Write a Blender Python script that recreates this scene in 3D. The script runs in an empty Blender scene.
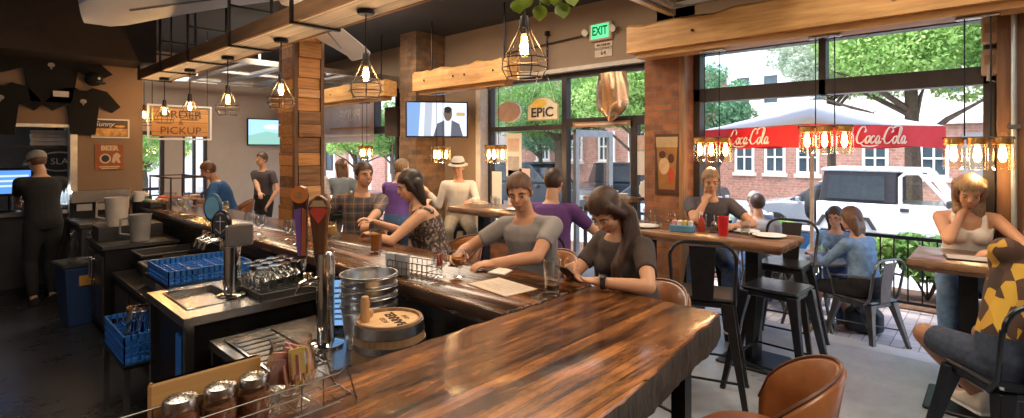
import bpy, bmesh, math, random
from mathutils import Vector, Matrix, Euler
import numpy as np
SC = bpy.context.scene
COL = SC.collection
PI = math.pi
V = Vector
# ------------------------------------------------------------------ camera, sky, sun, exposure
YAW = math.radians(43.0); FOC = 524.0; EYE = 1.75; HORIZON = 150.0
CY, SY = math.cos(YAW), math.sin(YAW)
cam_data = bpy.data.cameras.new('camera'); cam = bpy.data.objects.new('camera', cam_data); COL.objects.link(cam)
cam.location = (0, 0, EYE); cam.rotation_euler = (PI/2, 0, YAW - PI/2)
cam_data.sensor_width = 36; cam_data.lens = 36*FOC/1024; cam_data.shift_y = -(209-HORIZON)/1024
cam_data.clip_start = 0.05; cam_data.clip_end = 300
SC.camera = cam
world = bpy.data.worlds.new('world'); SC.world = world; world.use_nodes = True
wn = world.node_tree; wn.nodes.clear()
sky = wn.nodes.new('ShaderNodeTexSky'); sky.sky_type = 'NISHITA'; sky.sun_disc = False
sky.sun_elevation = math.radians(64); sky.sun_rotation = math.radians(250); sky.dust_density = 2.5; sky.air_density = 1.0
bg = wn.nodes.new('ShaderNodeBackground'); bg.inputs['Strength'].default_value = 0.55
wo = wn.nodes.new('ShaderNodeOutputWorld')
wn.links.new(sky.outputs[0], bg.inputs[0]); wn.links.new(bg.outputs[0], wo.inputs[0])
sun_d = bpy.data.lights.new('sun', 'SUN'); sun_d.energy = 4.2; sun_d.angle = math.radians(12); sun_d.color = (1, .95, .88)
sun_o = bpy.data.objects.new('sun', sun_d); COL.objects.link(sun_o)
sun_o.rotation_euler = V((0.14, -0.55, -0.82)).to_track_quat('-Z', 'Y').to_euler()
def lamp(name, kind, loc, energy, color=(1, .72, .42), size=.1, rot=(0, 0, 0), size_y=None):
    d = bpy.data.lights.new(name, kind); d.energy = energy; d.color = color
    if kind == 'AREA':
        d.size = size
        if size_y: d.shape = 'RECTANGLE'; d.size_y = size_y
    elif kind in ('POINT', 'SPOT'): d.shadow_soft_size = size
    o = bpy.data.objects.new(name, d); o.location = loc; o.rotation_euler = rot; COL.objects.link(o); return o
# added fill lights without fixtures over dining room, bar and kitchen, all shining down
lamp('ceiling_fill', 'AREA', (1.2, -1.2, 3.5), 75, (1, .80, .60), 1.6)
lamp('ceiling_fill', 'AREA', (3.7, 0.4, 3.5), 40, (1, .82, .64), 1.4)
lamp('ceiling_fill', 'AREA', (3.6, 3.9, 3.5), 60, (1, .80, .60), 1.4)
lamp('ceiling_fill', 'AREA', (3.7, 6.2, 3.5), 34, (1, .78, .55), .7)  # small fill added to brighten the brick column
lamp('ceiling_fill', 'AREA', (0.6, 3.2, 3.5), 34, (1, .78, .55), 1.2)
lamp('ceiling_fill', 'AREA', (3.4, 8.8, 3.45), 80, (1, .85, .68), 1.6)
lamp('ceiling_fill', 'AREA', (-0.2, 9.6, 2.65), 5, (.95, .95, 1), .5)
lamp('bar_side_fill', 'POINT', (-1.6, 2.6, 2.2), 34, (.92, .94, 1), .25)  # unseen fill added to light the fan blades and the bar's left side
vs = SC.view_settings
vs.view_transform = 'Standard'; vs.look = 'None'; vs.exposure = 0.45; vs.gamma = 1.0; vs.use_curve_mapping = False
try:
    SC.cycles.use_denoising = True; SC.cycles.max_bounces = 10; SC.cycles.transparent_max_bounces = 24
    SC.cycles.caustics_reflective = False; SC.cycles.caustics_refractive = False; SC.cycles.sample_clamp_indirect = 6
except Exception: pass

def at(px, py, X=None, Y=None, Z=None, D=None):
    """the point of the place seen at a pixel, on a plane of known X, Y, Z or depth"""
    t = (px-512)/FOC; h = -(py-HORIZON)/FOC
    r = V((CY + t*SY, SY - t*CY, h))
    if X is not None: k = X/r.x
    elif Y is not None: k = Y/r.y
    elif Z is not None: k = (Z-EYE)/r.z
    else: k = D
    return V((r.x*k, r.y*k, EYE + r.z*k))

# ------------------------------------------------------------------ materials
MATS = {}
def _new(name):
    m = bpy.data.materials.new(name); m.use_nodes = True
    nt = m.node_tree; b = nt.nodes['Principled BSDF']; return m, nt, b
def N(nt, t, **kw):
    n = nt.nodes.new(t)
    for k, v in kw.items(): setattr(n, k, v)
    return n
def rgba(c): return (c[0], c[1], c[2], 1)
def ramp(nt, fac, stops, interp='LINEAR'):
    r = N(nt, 'ShaderNodeValToRGB'); r.color_ramp.interpolation = interp
    e = r.color_ramp.elements
    while len(e) > 1: e.remove(e[-1])
    e[0].position, e[0].color = stops[0][0], rgba(stops[0][1])
    for p, c in stops[1:]:
        q = e.new(p); q.color = rgba(c)
    nt.links.new(fac, r.inputs[0]); return r.outputs[0]
def mth(nt, op, a, b=None, c=None):
    n = N(nt, 'ShaderNodeMath', operation=op)
    for i, x in enumerate((a, b, c)):
        if x is None: continue
        if hasattr(x, 'is_output'): nt.links.new(x, n.inputs[i])
        else: n.inputs[i].default_value = x
    return n.outputs[0]
def mixc(nt, f, a, b, mode='MIX'):
    n = N(nt, 'ShaderNodeMix', data_type='RGBA', blend_type=mode)
    for s, x in ((n.inputs[0], f), (n.inputs[6], a), (n.inputs[7], b)):
        if hasattr(x, 'is_output'): nt.links.new(x, s)
        elif isinstance(x, (int, float)): s.default_value = x
        else: s.default_value = rgba(x)
    return n.outputs[2]
def coords(nt, scale=(1, 1, 1)):
    tc = N(nt, 'ShaderNodeTexCoord'); mp = N(nt, 'ShaderNodeMapping'); mp.inputs['Scale'].default_value = scale
    nt.links.new(tc.outputs['Object'], mp.inputs[0]); return mp.outputs[0]
def noise(nt, vec, scale, detail=3, rough=.55):
    n = N(nt, 'ShaderNodeTexNoise'); n.inputs['Scale'].default_value = scale; n.inputs['Detail'].default_value = detail
    n.inputs['Roughness'].default_value = rough; nt.links.new(vec, n.inputs['Vector']); return n.outputs[0]
def bump(nt, b, h, s, d=.01):
    n = N(nt, 'ShaderNodeBump'); n.inputs['Strength'].default_value = s; n.inputs['Distance'].default_value = d
    nt.links.new(h, n.inputs['Height']); nt.links.new(n.outputs[0], b.inputs['Normal'])
def mat(name, c, rough=.5, metal=0., var=.12, scale=12, spec=None, coat=0, emit=None, estr=0, bmp=0):
    if name in MATS: return MATS[name]
    m, nt, b = _new(name)
    v = coords(nt); n = noise(nt, v, scale)
    lo = tuple(x*(1-var) for x in c); hi = tuple(min(1, x*(1+var)) for x in c)
    nt.links.new(ramp(nt, n, [(.3, lo), (.7, hi)]), b.inputs['Base Color'])
    b.inputs['Roughness'].default_value = rough; b.inputs['Metallic'].default_value = metal
    if spec is not None: b.inputs['Specular IOR Level'].default_value = spec
    if coat: b.inputs['Coat Weight'].default_value = coat; b.inputs['Coat Roughness'].default_value = .08
    if emit: b.inputs['Emission Color'].default_value = rgba(emit); b.inputs['Emission Strength'].default_value = estr
    if bmp: bump(nt, b, noise(nt, v, scale*4), bmp)
    MATS[name] = m; return m
def wood(name, c1, c2, axis='X', rough=.45, plank=0., across='Y', coat=0, fine=1., knots=0, contrast=1., bmp=.15, cross=0, blotch=0, pw=.42):
    if name in MATS: return MATS[name]
    m, nt, b = _new(name)
    tc = N(nt, 'ShaderNodeTexCoord'); sep = N(nt, 'ShaderNodeSeparateXYZ'); nt.links.new(tc.outputs['Object'], sep.inputs[0])
    sc = {'X': (1.2, 14, 14), 'Y': (14, 1.2, 14), 'Z': (14, 14, 1.2)}[axis]
    mp = N(nt, 'ShaderNodeMapping'); mp.inputs['Scale'].default_value = tuple(s*fine for s in sc)
    vec = tc.outputs['Object']
    if plank:
        cell = mth(nt, 'FLOOR', mth(nt, 'DIVIDE', sep.outputs[across], plank))
        cell2 = cell
        if cross:
            wn1 = N(nt, 'ShaderNodeTexWhiteNoise', noise_dimensions='1D'); nt.links.new(cell, wn1.inputs['W'])
            al = mth(nt, 'FLOOR', mth(nt, 'ADD', mth(nt, 'DIVIDE', sep.outputs[axis], cross), mth(nt, 'MULTIPLY', wn1.outputs[0], 7.3)))
            cell2 = mth(nt, 'ADD', mth(nt, 'MULTIPLY', cell, 17.13), mth(nt, 'MULTIPLY', al, 3.71))
        wnz = N(nt, 'ShaderNodeTexWhiteNoise', noise_dimensions='1D'); nt.links.new(cell2, wnz.inputs['W'])
        off = N(nt, 'ShaderNodeCombineXYZ')
        for i in range(3): nt.links.new(mth(nt, 'MULTIPLY', wnz.outputs[0], 9.7), off.inputs[i])
        va = N(nt, 'ShaderNodeVectorMath', operation='ADD'); nt.links.new(vec, va.inputs[0]); nt.links.new(off.outputs[0], va.inputs[1]); vec = va.outputs[0]
    nt.links.new(vec, mp.inputs[0])
    n = noise(nt, mp.outputs[0], 1.6, 6, .65)
    if plank:
        n = mth(nt, 'ADD', mth(nt, 'MULTIPLY', n, 1.04-pw), mth(nt, 'MULTIPLY', wnz.outputs[0], pw))
    mid = tuple((a+d)/2 for a, d in zip(c1, c2))
    w = .22/contrast
    col = ramp(nt, n, [(.5-w, c1), (.5, mid), (.5+w, c2)])
    if knots:
        vo = N(nt, 'ShaderNodeTexVoronoi'); vo.inputs['Scale'].default_value = knots
        nt.links.new(tc.outputs['Object'], vo.inputs['Vector'])
        k = ramp(nt, vo.outputs[0], [(0, (.12, .05, .02)), (.05, (.2, .09, .03)), (.085, (1, 1, 1))])
        col = mixc(nt, .9, col, k, 'MULTIPLY')
    if plank:
        fr = mth(nt, 'FRACT', mth(nt, 'DIVIDE', sep.outputs[across], plank))
        seam = mth(nt, 'LESS_THAN', fr, .035)
        col = mixc(nt, seam, col, tuple(x*.25 for x in c1))
    if blotch:
        mp2 = N(nt, 'ShaderNodeMapping'); mp2.inputs['Scale'].default_value = tuple(.35 if a == axis else 1. for a in 'XYZ'); nt.links.new(tc.outputs['Object'], mp2.inputs[0])
        col = mixc(nt, blotch, col, ramp(nt, noise(nt, mp2.outputs[0], 9, 6, .7), [(.36, (.10, .07, .05)), (.5, (.8, .75, .7)), (.66, (1.5, 1.4, 1.25))]), 'MULTIPLY')
    nt.links.new(col, b.inputs['Base Color']); b.inputs['Roughness'].default_value = rough
    if coat: b.inputs['Coat Weight'].default_value = coat; b.inputs['Coat Roughness'].default_value = .1
    bump(nt, b, n, bmp, .006)
    MATS[name] = m; return m
def brick(name, c1, c2, mortar, scale=1., rough=.85):
    if name in MATS: return MATS[name]
    m, nt, b = _new(name)
    tc = N(nt, 'ShaderNodeTexCoord'); sep = N(nt, 'ShaderNodeSeparateXYZ'); nt.links.new(tc.outputs['Object'], sep.inputs[0])
    cb = N(nt, 'ShaderNodeCombineXYZ'); nt.links.new(mth(nt, 'ADD', sep.outputs[0], sep.outputs[1]), cb.inputs[0]); nt.links.new(sep.outputs[2], cb.inputs[1])
    br = N(nt, 'ShaderNodeTexBrick'); nt.links.new(cb.outputs[0], br.inputs['Vector'])
    br.inputs['Color1'].default_value = rgba(c1); br.inputs['Color2'].default_value = rgba(c2); br.inputs['Mortar'].default_value = rgba(mortar)
    br.inputs['Scale'].default_value = scale; br.inputs['Brick Width'].default_value = .21; br.inputs['Row Height'].default_value = .07; br.inputs['Mortar Size'].default_value = .007
    n = noise(nt, coords(nt), 9)
    col = mixc(nt, .55, br.outputs[0], ramp(nt, n, [(.25, (.35, .35, .35)), (.75, (1.3, 1.25, 1.2))]), 'MULTIPLY')
    nt.links.new(col, b.inputs['Base Color']); b.inputs['Roughness'].default_value = rough
    bump(nt, b, mth(nt, 'SUBTRACT', 1., br.outputs['Fac']), .5, .01)
    MATS[name] = m; return m
def glass(name, tint=(.96, .98, .97), refl=.5, rough=.0):
    if name in MATS: return MATS[name]
    m, nt, b = _new(name); nt.nodes.remove(b)
    t = N(nt, 'ShaderNodeBsdfTransparent'); t.inputs[0].default_value = rgba(tint)
    g = N(nt, 'ShaderNodeBsdfGlossy'); g.inputs['Roughness'].default_value = rough + .02; g.inputs['Color'].default_value = (1, 1, 1, 1)
    lw = N(nt, 'ShaderNodeLayerWeight'); lw.inputs[0].default_value = .5
    f = mth(nt, 'MULTIPLY', mth(nt, 'ADD', mth(nt, 'POWER', lw.outputs['Facing'], 2.4), .05), refl)
    mx = N(nt, 'ShaderNodeMixShader'); nt.links.new(f, mx.inputs[0]); nt.links.new(t.outputs[0], mx.inputs[1]); nt.links.new(g.outputs[0], mx.inputs[2])
    nt.links.new(mx.outputs[0], nt.nodes['Material Output'].inputs[0]); MATS[name] = m; return m
def emit(name, c, s):
    if name in MATS: return MATS[name]
    m, nt, b = _new(name); b.inputs['Base Color'].default_value = (0, 0, 0, 1)
    b.inputs['Emission Color'].default_value = rgba(c); b.inputs['Emission Strength'].default_value = s; b.inputs['Roughness'].default_value = .3
    MATS[name] = m; return m
def leafmat(name, c1, c2):
    if name in MATS: return MATS[name]
    m, nt, b = _new(name)
    oi = N(nt, 'ShaderNodeNewGeometry')
    col = ramp(nt, oi.outputs['Random Per Island'], [(0, c1), (1, c2)])
    nt.links.new(col, b.inputs['Base Color']); b.inputs['Roughness'].default_value = .6
    tr = N(nt, 'ShaderNodeBsdfTranslucent'); nt.links.new(col, tr.inputs[0])
    mx = N(nt, 'ShaderNodeMixShader'); mx.inputs[0].default_value = .4
    nt.links.new(b.outputs[0], mx.inputs[1]); nt.links.new(tr.outputs[0], mx.inputs[2]); nt.links.new(mx.outputs[0], nt.nodes['Material Output'].inputs[0])
    MATS[name] = m; return m
def voro(name, cols, scale, rough=.8, stretch=(1, 1, 1)):
    if name in MATS: return MATS[name]
    m, nt, b = _new(name)
    vo = N(nt, 'ShaderNodeTexVoronoi'); vo.inputs['Scale'].default_value = scale; nt.links.new(coords(nt, stretch), vo.inputs['Vector'])
    sp = N(nt, 'ShaderNodeSeparateColor'); nt.links.new(vo.outputs['Color'], sp.inputs[0])
    k = len(cols); nt.links.new(ramp(nt, sp.outputs[0], [(i/k, c) for i, c in enumerate(cols)], 'CONSTANT'), b.inputs['Base Color'])
    b.inputs['Roughness'].default_value = rough; MATS[name] = m; return m
def plaid(name, base, stripe1, stripe2, period=.075, rough=.9):
    if name in MATS: return MATS[name]
    m, nt, b = _new(name)
    tc = N(nt, 'ShaderNodeTexCoord'); sep = N(nt, 'ShaderNodeSeparateXYZ'); nt.links.new(tc.outputs['Object'], sep.inputs[0])
    h = mth(nt, 'ADD', mth(nt, 'MULTIPLY', sep.outputs[0], .68), mth(nt, 'MULTIPLY', sep.outputs[1], -.73))
    col = base
    for src, s, w, o in ((h, stripe1, .34, 0), (sep.outputs[2], stripe1, .34, 0), (h, stripe2, .10, .3), (sep.outputs[2], stripe2, .10, .3)):
        f = mth(nt, 'MULTIPLY', mth(nt, 'LESS_THAN', mth(nt, 'FRACT', mth(nt, 'ADD', mth(nt, 'DIVIDE', src, period), o)), w), .6)
        col = mixc(nt, f, col, s)
    nt.links.new(col, b.inputs['Base Color']); b.inputs['Roughness'].default_value = rough; MATS[name] = m; return m

# ------------------------------------------------------------------ mesh builder
def frame_of(d):
    d = d.normalized(); a = V((0, 0, 1)) if abs(d.z) < .95 else V((1, 0, 0))
    u = d.cross(a).normalized(); return u, d.cross(u).normalized()
class MB:
    def __init__(s): s.v = []; s.f = []
    def add(s, vs, fs):
        o = len(s.v); s.v += [tuple(x) for x in vs]; s.f += [tuple(i+o for i in f) for f in fs]; return s
    def box(s, c, d, rz=0, M=None):
        x, y, z = (q/2 for q in d); R = M or Matrix.Rotation(rz, 3, 'Z'); c = V(c)
        vs = [c + R @ V((sx*x, sy*y, sz*z)) for sx in (-1, 1) for sy in (-1, 1) for sz in (-1, 1)]
        return s.add(vs, [(0, 1, 3, 2), (4, 6, 7, 5), (0, 4, 5, 1), (2, 3, 7, 6), (0, 2, 6, 4), (1, 5, 7, 3)])
    def bbox(s, lo, hi): return s.box([(a+b)/2 for a, b in zip(lo, hi)], [b-a for a, b in zip(lo, hi)])
    def rbox(s, c, d, r=.01, rz=0, M=None):
        """box with chamfered edges"""
        x, y, z = (q/2 for q in d); r = min(r, x*.9, y*.9, z*.9); R = M or Matrix.Rotation(rz, 3, 'Z'); c = V(c)
        secs = []
        for zz, k in ((-z, r), (-z+r, 0), (z-r, 0), (z, r)):
            a, b = x-k, y-k
            secs.append([c + R @ V(p) for p in ((-a+r, -b, zz), (a-r, -b, zz), (a, -b+r, zz), (a, b-r, zz), (a-r, b, zz), (-a+r, b, zz), (-a, b-r, zz), (-a, -b+r, zz))])
        return s.rings(secs)
    def rings(s, secs, closed=False, caps=True):
        n = len(secs[0]); o = len(s.v)
        for q in secs: s.v += [tuple(p) for p in q]
        m = len(secs)
        for i in range(m if closed else m-1):
            a, b = o+i*n, o+((i+1) % m)*n
            for j in range(n):
                k = (j+1) % n; s.f.append((a+j, a+k, b+k, b+j))
        if caps and not closed:
            s.f.append(tuple(o+j for j in reversed(range(n)))); s.f.append(tuple(o+(m-1)*n+j for j in range(n)))
        return s
    def cyl(s, a, b, r0, r1=None, n=16, caps=True):
        a, b = V(a), V(b); r1 = r0 if r1 is None else r1; u, w = frame_of(b-a)
        return s.rings([[p + (u*math.cos(2*PI*j/n) + w*math.sin(2*PI*j/n))*r for j in range(n)] for p, r in ((a, r0), (b, r1))], caps=caps)
    def tube(s, pts, r, n=8, closed=False):
        pts = [V(p) for p in pts]; m = len(pts); secs = []; u = None
        for i, p in enumerate(pts):
            a = pts[(i-1) % m] if (closed or i > 0) else p; b = pts[(i+1) % m] if (closed or i < m-1) else p
            d = (b-a).normalized() if (b-a).length > 1e-9 else V((0, 0, 1))
            if u is None: u, w = frame_of(d)
            else:
                u = (u - d*u.dot(d))
                u = u.normalized() if u.length > 1e-6 else frame_of(d)[0]
                w = d.cross(u)
            rr = r[i] if isinstance(r, (list, tuple)) else r
            secs.append([p + (u*math.cos(2*PI*j/n) + w*math.sin(2*PI*j/n))*rr for j in range(n)])
        return s.rings(secs, closed)
    def lathe(s, prof, c=(0, 0, 0), n=24, M=None, caps=True, closed=False):
        c = V(c); M = M or Matrix.Identity(3)
        return s.rings([[c + M @ V((r*math.cos(2*PI*j/n), r*math.sin(2*PI*j/n), z)) for j in range(n)] for r, z in prof], closed, caps)
    def ell(s, c, ax, n=12, m=8):
        c = V(c)
        if not isinstance(ax[0], Vector): ax = (V((ax[0], 0, 0)), V((0, ax[1], 0)), V((0, 0, ax[2])))
        secs = []
        for i in range(m+1):
            th = PI*(i+.001)/(m+.002) - PI/2
            secs.append([c + ax[0]*math.cos(th)*math.cos(2*PI*j/n) + ax[1]*math.cos(th)*math.sin(2*PI*j/n) + ax[2]*math.sin(th) for j in range(n)])
        return s.rings(secs)
    def cap(s, a, b, r0, r1, n=10):
        s.cyl(a, b, r0, r1, n); s.ell(a, (r0, r0, r0), n, 6); s.ell(b, (r1, r1, r1), n, 6); return s
    def chain(s, pr, n=10):
        for (p, r), (q, t) in zip(pr, pr[1:]): s.cyl(p, q, r, t, n)
        for p, r in pr: s.ell(p, (r, r, r), n, 6)
        return s
    def prism(s, pts, z0, z1, M=None, c=(0, 0, 0)):
        """outline in local xy, extruded z0..z1, M maps local to world axes"""
        M = M or Matrix.Identity(3); c = V(c)
        return s.rings([[c + M @ V((x, y, z)) for x, y in pts] for z in (z0, z1)])
    def obj(s, name, m, parent=None, smooth=False, bevel=0, at=None, split=35):
        me = bpy.data.meshes.new(name); me.from_pydata(s.v, [], s.f)
        bm = bmesh.new(); bm.from_mesh(me); bmesh.ops.recalc_face_normals(bm, faces=bm.faces); bm.to_mesh(me); bm.free()
        return link(name, me, m, parent, smooth, bevel, at, split)
def link(name, me, m, parent=None, smooth=False, bevel=0, at=None, split=35):
    me.materials.clear()
    for q in (m if isinstance(m, (list, tuple)) else [m]): me.materials.append(q)
    o = bpy.data.objects.new(name, me); COL.objects.link(o)
    if parent: o.parent = parent
    if at is not None: o.location = at
    if smooth:
        me.polygons.foreach_set('use_smooth', [True]*len(me.polygons))
        if split < 180:
            try: me.set_sharp_from_angle(angle=math.radians(split))
            except Exception: pass
    if bevel:
        b = o.modifiers.new('bevel', 'BEVEL'); b.width = bevel; b.segments = 2; b.limit_method = 'ANGLE'
    return o
def tag(o, label, cat, group=None, kind=None):
    o['label'] = label; o['category'] = cat
    if group: o['group'] = group
    if kind: o['kind'] = kind
    return o
def thing(name, label, cat, loc=(0, 0, 0), rz=0, group=None):
    o = bpy.data.objects.new(name, None); o.empty_display_size = .1; COL.objects.link(o); o.location = loc; o.rotation_euler = (0, 0, rz)
    return tag(o, label, cat, group)
def struct(o): o['kind'] = 'structure'; return o
def dup(root, loc, rz=None, label=None, group=None):
    r = root.copy(); COL.objects.link(r); r.location = loc
    if rz is not None: r.rotation_euler = (0, 0, rz)
    if label: r['label'] = label
    if group: r['group'] = group
    for ch in list(root.children):
        c = ch.copy(); COL.objects.link(c); c.parent = r
        for g in list(ch.children):
            d = g.copy(); COL.objects.link(d); d.parent = c
    return r
def text(s, size, m, name='lettering', parent=None, loc=(0, 0, 0), M=None, depth=.002, shear=0, align='CENTER', sx=1., bold=0):
    """flat lettering; M's columns are the reading direction, the letter-up direction and the outward normal"""
    cu = bpy.data.curves.new('t', 'FONT'); cu.body = s; cu.size = size; cu.align_x = align; cu.align_y = 'CENTER'; cu.extrude = depth; cu.shear = shear; cu.offset = bold; cu.resolution_u = 3
    t = bpy.data.objects.new('t', cu); COL.objects.link(t)
    dg = bpy.context.evaluated_depsgraph_get(); me = bpy.data.meshes.new_from_object(t.evaluated_get(dg))
    bpy.data.objects.remove(t); bpy.data.curves.remove(cu)
    M = M or Matrix.Identity(3); M4 = Matrix.Translation(V(loc)) @ M.to_4x4() @ Matrix.Diagonal((sx, 1, 1, 1)); me.transform(M4)
    return link(name, me, m, parent)
def axes(r, u):
    r = V(r).normalized(); u = V(u).normalized(); n = r.cross(u); return Matrix((r, u, n)).transposed()
# reading directions for boards seen from inside the room
ON_X = axes((0, -1, 0), (0, 0, 1))     # on a wall that faces -X (the street wall)
ON_Y = axes((1, 0, 0), (0, 0, 1))      # on a wall that faces -Y (the far wall)
rnd = random.Random(7)
# ------------------------------------------------------------------ palette
M_black = mat('black_steel', (.018, .018, .02), .38, .6, .2)
M_dark = mat('dark_charcoal', (.03, .03, .032), .6)
M_bronze = mat('dark_bronze_frame', (.045, .04, .042), .42, .3)
M_steel = mat('brushed_stainless', (.45, .435, .42), .26, 1., .06, 30)
M_chrome = mat('chrome', (.78, .77, .75), .08, 1., .03)
M_galv = mat('galvanized_steel', (.56, .57, .58), .3, 1., .18, 25)
M_gun = mat('gunmetal_chair', (.16, .155, .15), .34, .9, .2)
M_tan = mat('tan_plaster', (.32, .235, .165), .85, 0, .05, 3)
M_taupe = mat('taupe_plaster', (.27, .21, .165), .85, 0, .05, 3)
M_white = mat('white_paint', (.8, .79, .77), .6, 0, .03)
M_paper = mat('paper', (.78, .76, .72), .9, 0, .03)
M_bar = wood('bar_planks', (.026, .010, .005), (.43, .185, .062), 'X', .25, .055, 'Y', .2, 1.7, 0, 1.5, .05, 0, .9, .20)
M_farbar = wood('far_bar_planks', (.018, .008, .004), (.22, .09, .032), 'Y', .27, .07, 'X', .15, 1.4, 0, 1.2, .06, 0, .7)
M_beam = wood('live_edge_timber', (.40, .19, .06), (.74, .42, .15), 'Y', .55, 0, 'X', .1, .9, 3.2, 1.1, .2)
M_reclaim = wood('reclaimed_cladding', (.16, .065, .022), (.58, .30, .11), 'X', .6, .14, 'Z', 0, .8, 0, 1.1, .3, .5)
M_table = wood('table_slab', (.13, .065, .035), (.34, .19, .10), 'Y', .3, .1, 'X', .25, 1.3, 0, 1.2, .1, 0, .5)
M_grey_wood = wood('grey_barn_board', (.32, .32, .34), (.74, .76, .80), 'Y', .7, .16, 'X', 0, .9, 0, 1., .3)
M_rust_wood = wood('brown_fascia_board', (.08, .04, .02), (.22, .12, .06), 'Y', .6, 0, 'X', 0, .9)
M_leather = mat('tan_leather', (.30, .115, .04), .32, 0, .25, 8, coat=.15)
M_glass = glass('pane_glass', (.97, .985, .98), .35)
M_drink = glass('drinking_glass', (.92, .93, .92), 1.0)
M_bulb = emit('lamp_filament', (1, .58, .22), 60)
M_jarglow = emit('jar_bulb', (1, .62, .25), 24)
M_brick = brick('red_brick', (.38, .145, .06), (.24, .09, .045), (.20, .14, .10))
M_oldbrick = brick('weathered_brick', (.34, .19, .10), (.17, .11, .08), (.20, .16, .12))
# ================================================================== SETTING
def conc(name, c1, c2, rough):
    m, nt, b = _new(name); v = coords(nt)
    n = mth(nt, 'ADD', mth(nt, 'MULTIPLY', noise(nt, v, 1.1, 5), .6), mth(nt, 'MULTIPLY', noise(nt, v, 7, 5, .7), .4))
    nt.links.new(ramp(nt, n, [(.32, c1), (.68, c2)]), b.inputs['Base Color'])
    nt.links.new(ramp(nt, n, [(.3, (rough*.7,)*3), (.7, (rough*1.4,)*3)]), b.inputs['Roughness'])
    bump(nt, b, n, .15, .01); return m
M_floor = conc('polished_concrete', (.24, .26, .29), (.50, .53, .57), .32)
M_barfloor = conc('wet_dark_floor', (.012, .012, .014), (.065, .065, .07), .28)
MB().bbox((1.9, -4.2, -.12), (5.5, 11.7, 0)).obj('floor', M_floor); struct(bpy.data.objects['floor'])
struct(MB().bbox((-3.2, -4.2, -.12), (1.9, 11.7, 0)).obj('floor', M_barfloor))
M_ceil = mat('charcoal_ceiling', (.035, .037, .042), .8, 0, .1, 2)
struct(MB().bbox((-3.2, -4.2, 3.6), (5.7, 11.7, 3.75)).obj('ceiling', M_ceil))
# street wall with its openings (y0, y1, z0, z1)
openings = [(-3.6, -.9, 0, 2.85), (0.03, 2.42, 0, 2.85), (2.87, 5.66, 0, 2.76), (7.9, 11.0, 0, 2.78)]  # first opening is out of view, added for daylight
w = MB(); y = -4.2
for (a, b_, z0, z1) in openings:
    w.bbox((5.5, y, -.1), (5.72, a, 3.6)); w.bbox((5.5, a, z1), (5.72, b_, 3.6)); y = b_
w.bbox((5.5, y, -.1), (5.72, 11.7, 3.6)); w.bbox((5.5, 2.42, 2.8), (5.72, 2.87, 3.6)); struct(w.obj('wall_street', M_tan))
struct(MB().bbox((5.22, 2.42, -.1), (5.74, 2.87, 2.80)).obj('pier_brick', M_brick))
struct(MB().bbox((5.2, 2.40, 0), (5.27, 2.46, 2.80)).obj('trim_1', wood('brown_trim', (.14, .07, .03), (.34, .19, .09), 'Z', .6)))
struct(MB().bbox((5.22, -.40, 0), (5.72, .02, 3.6)).obj('pier_wood', wood('brown_post', (.10, .045, .02), (.27, .13, .055), 'Z', .55)))
struct(MB().bbox((4.92, 6.62, 0), (5.5, 7.04, 3.6)).obj('pier_brick', M_oldbrick))
struct(MB().bbox((5.36, 5.64, 0), (5.52, 5.74, 2.82)).obj('trim_2', mat('pale_trim', (.55, .50, .45), .6)))
struct(MB().bbox((5.40, 2.87, 2.76), (5.52, 5.74, 2.81)).obj('trim_3', mat('pale_trim', (.55, .50, .45), .6)))
# far wall (faces the bar) with a door and a window, side and rear walls
w = MB()
for lo, hi in (((1.8, 0), (2.30, 3.6)), ((2.30, 2.1), (2.75, 3.6)), ((2.75, 0), (3.05, 3.6)), ((3.05, 2.1), (3.48, 3.6)), ((3.05, 0), (3.48, .1)), ((3.48, 0), (5.72, 3.6))):
    w.bbox((lo[0], 11.5, lo[1]), (hi[0], 11.7, hi[1]))
M_farwall = mat('grey_tan_plaster', (.44, .36, .30), .85, 0, .05, 3)
struct(w.obj('wall_far', M_farwall))
w = MB().bbox((1.08, 8.6, 0), (1.80, 8.75, 2.86)).bbox((-3.2, 8.6, 2.06), (1.08, 8.75, 2.86)); w.bbox((1.68, 8.75, 0), (1.80, 11.5, 3.6))
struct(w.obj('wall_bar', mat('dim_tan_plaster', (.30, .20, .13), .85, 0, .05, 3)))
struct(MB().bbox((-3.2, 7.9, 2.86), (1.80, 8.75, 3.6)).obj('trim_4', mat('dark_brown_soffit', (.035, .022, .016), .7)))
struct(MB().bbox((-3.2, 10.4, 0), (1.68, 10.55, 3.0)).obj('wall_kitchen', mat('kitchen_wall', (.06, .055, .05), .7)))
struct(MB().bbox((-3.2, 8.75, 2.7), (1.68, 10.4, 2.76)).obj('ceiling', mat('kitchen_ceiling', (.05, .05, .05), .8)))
struct(MB().bbox((1.03, 8.55, 0), (1.10, 8.77, 2.08)).obj('trim_5', mat('corner_metal', (.6, .56, .5), .35, .8)))
struct(MB().bbox((-3.2, 8.57, 2.03), (1.1, 8.63, 2.07)).obj('trim_6', mat('corner_metal', (.6, .56, .5), .35, .8)))
struct(MB().bbox((-3.35, -4.2, 0), (-3.2, 11.7, 3.6)).obj('wall_left', M_taupe))
struct(MB().bbox((-3.2, -4.35, 0), (5.72, -4.2, 3.6)).obj('wall_rear', M_taupe))
struct(MB().bbox((5.44, -.9, 0), (5.5, -.4, .12)).bbox((5.44, 5.74, 0), (5.5, 6.62, .12)).obj('baseboard_street', M_bronze))

def frame_x(name, x0, x1, bars, parent=None):
    m = MB()
    for (y0, y1, z0, z1) in bars: m.bbox((x0, y0, z0), (x1, y1, z1))
    return m.obj(name, M_bronze, parent, bevel=.004)
def pane_x(parent, x, y0, y1, z0, z1):
    return MB().bbox((x-.004, y0, z0), (x+.004, y1, z1)).obj('pane', M_glass, parent)
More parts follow.
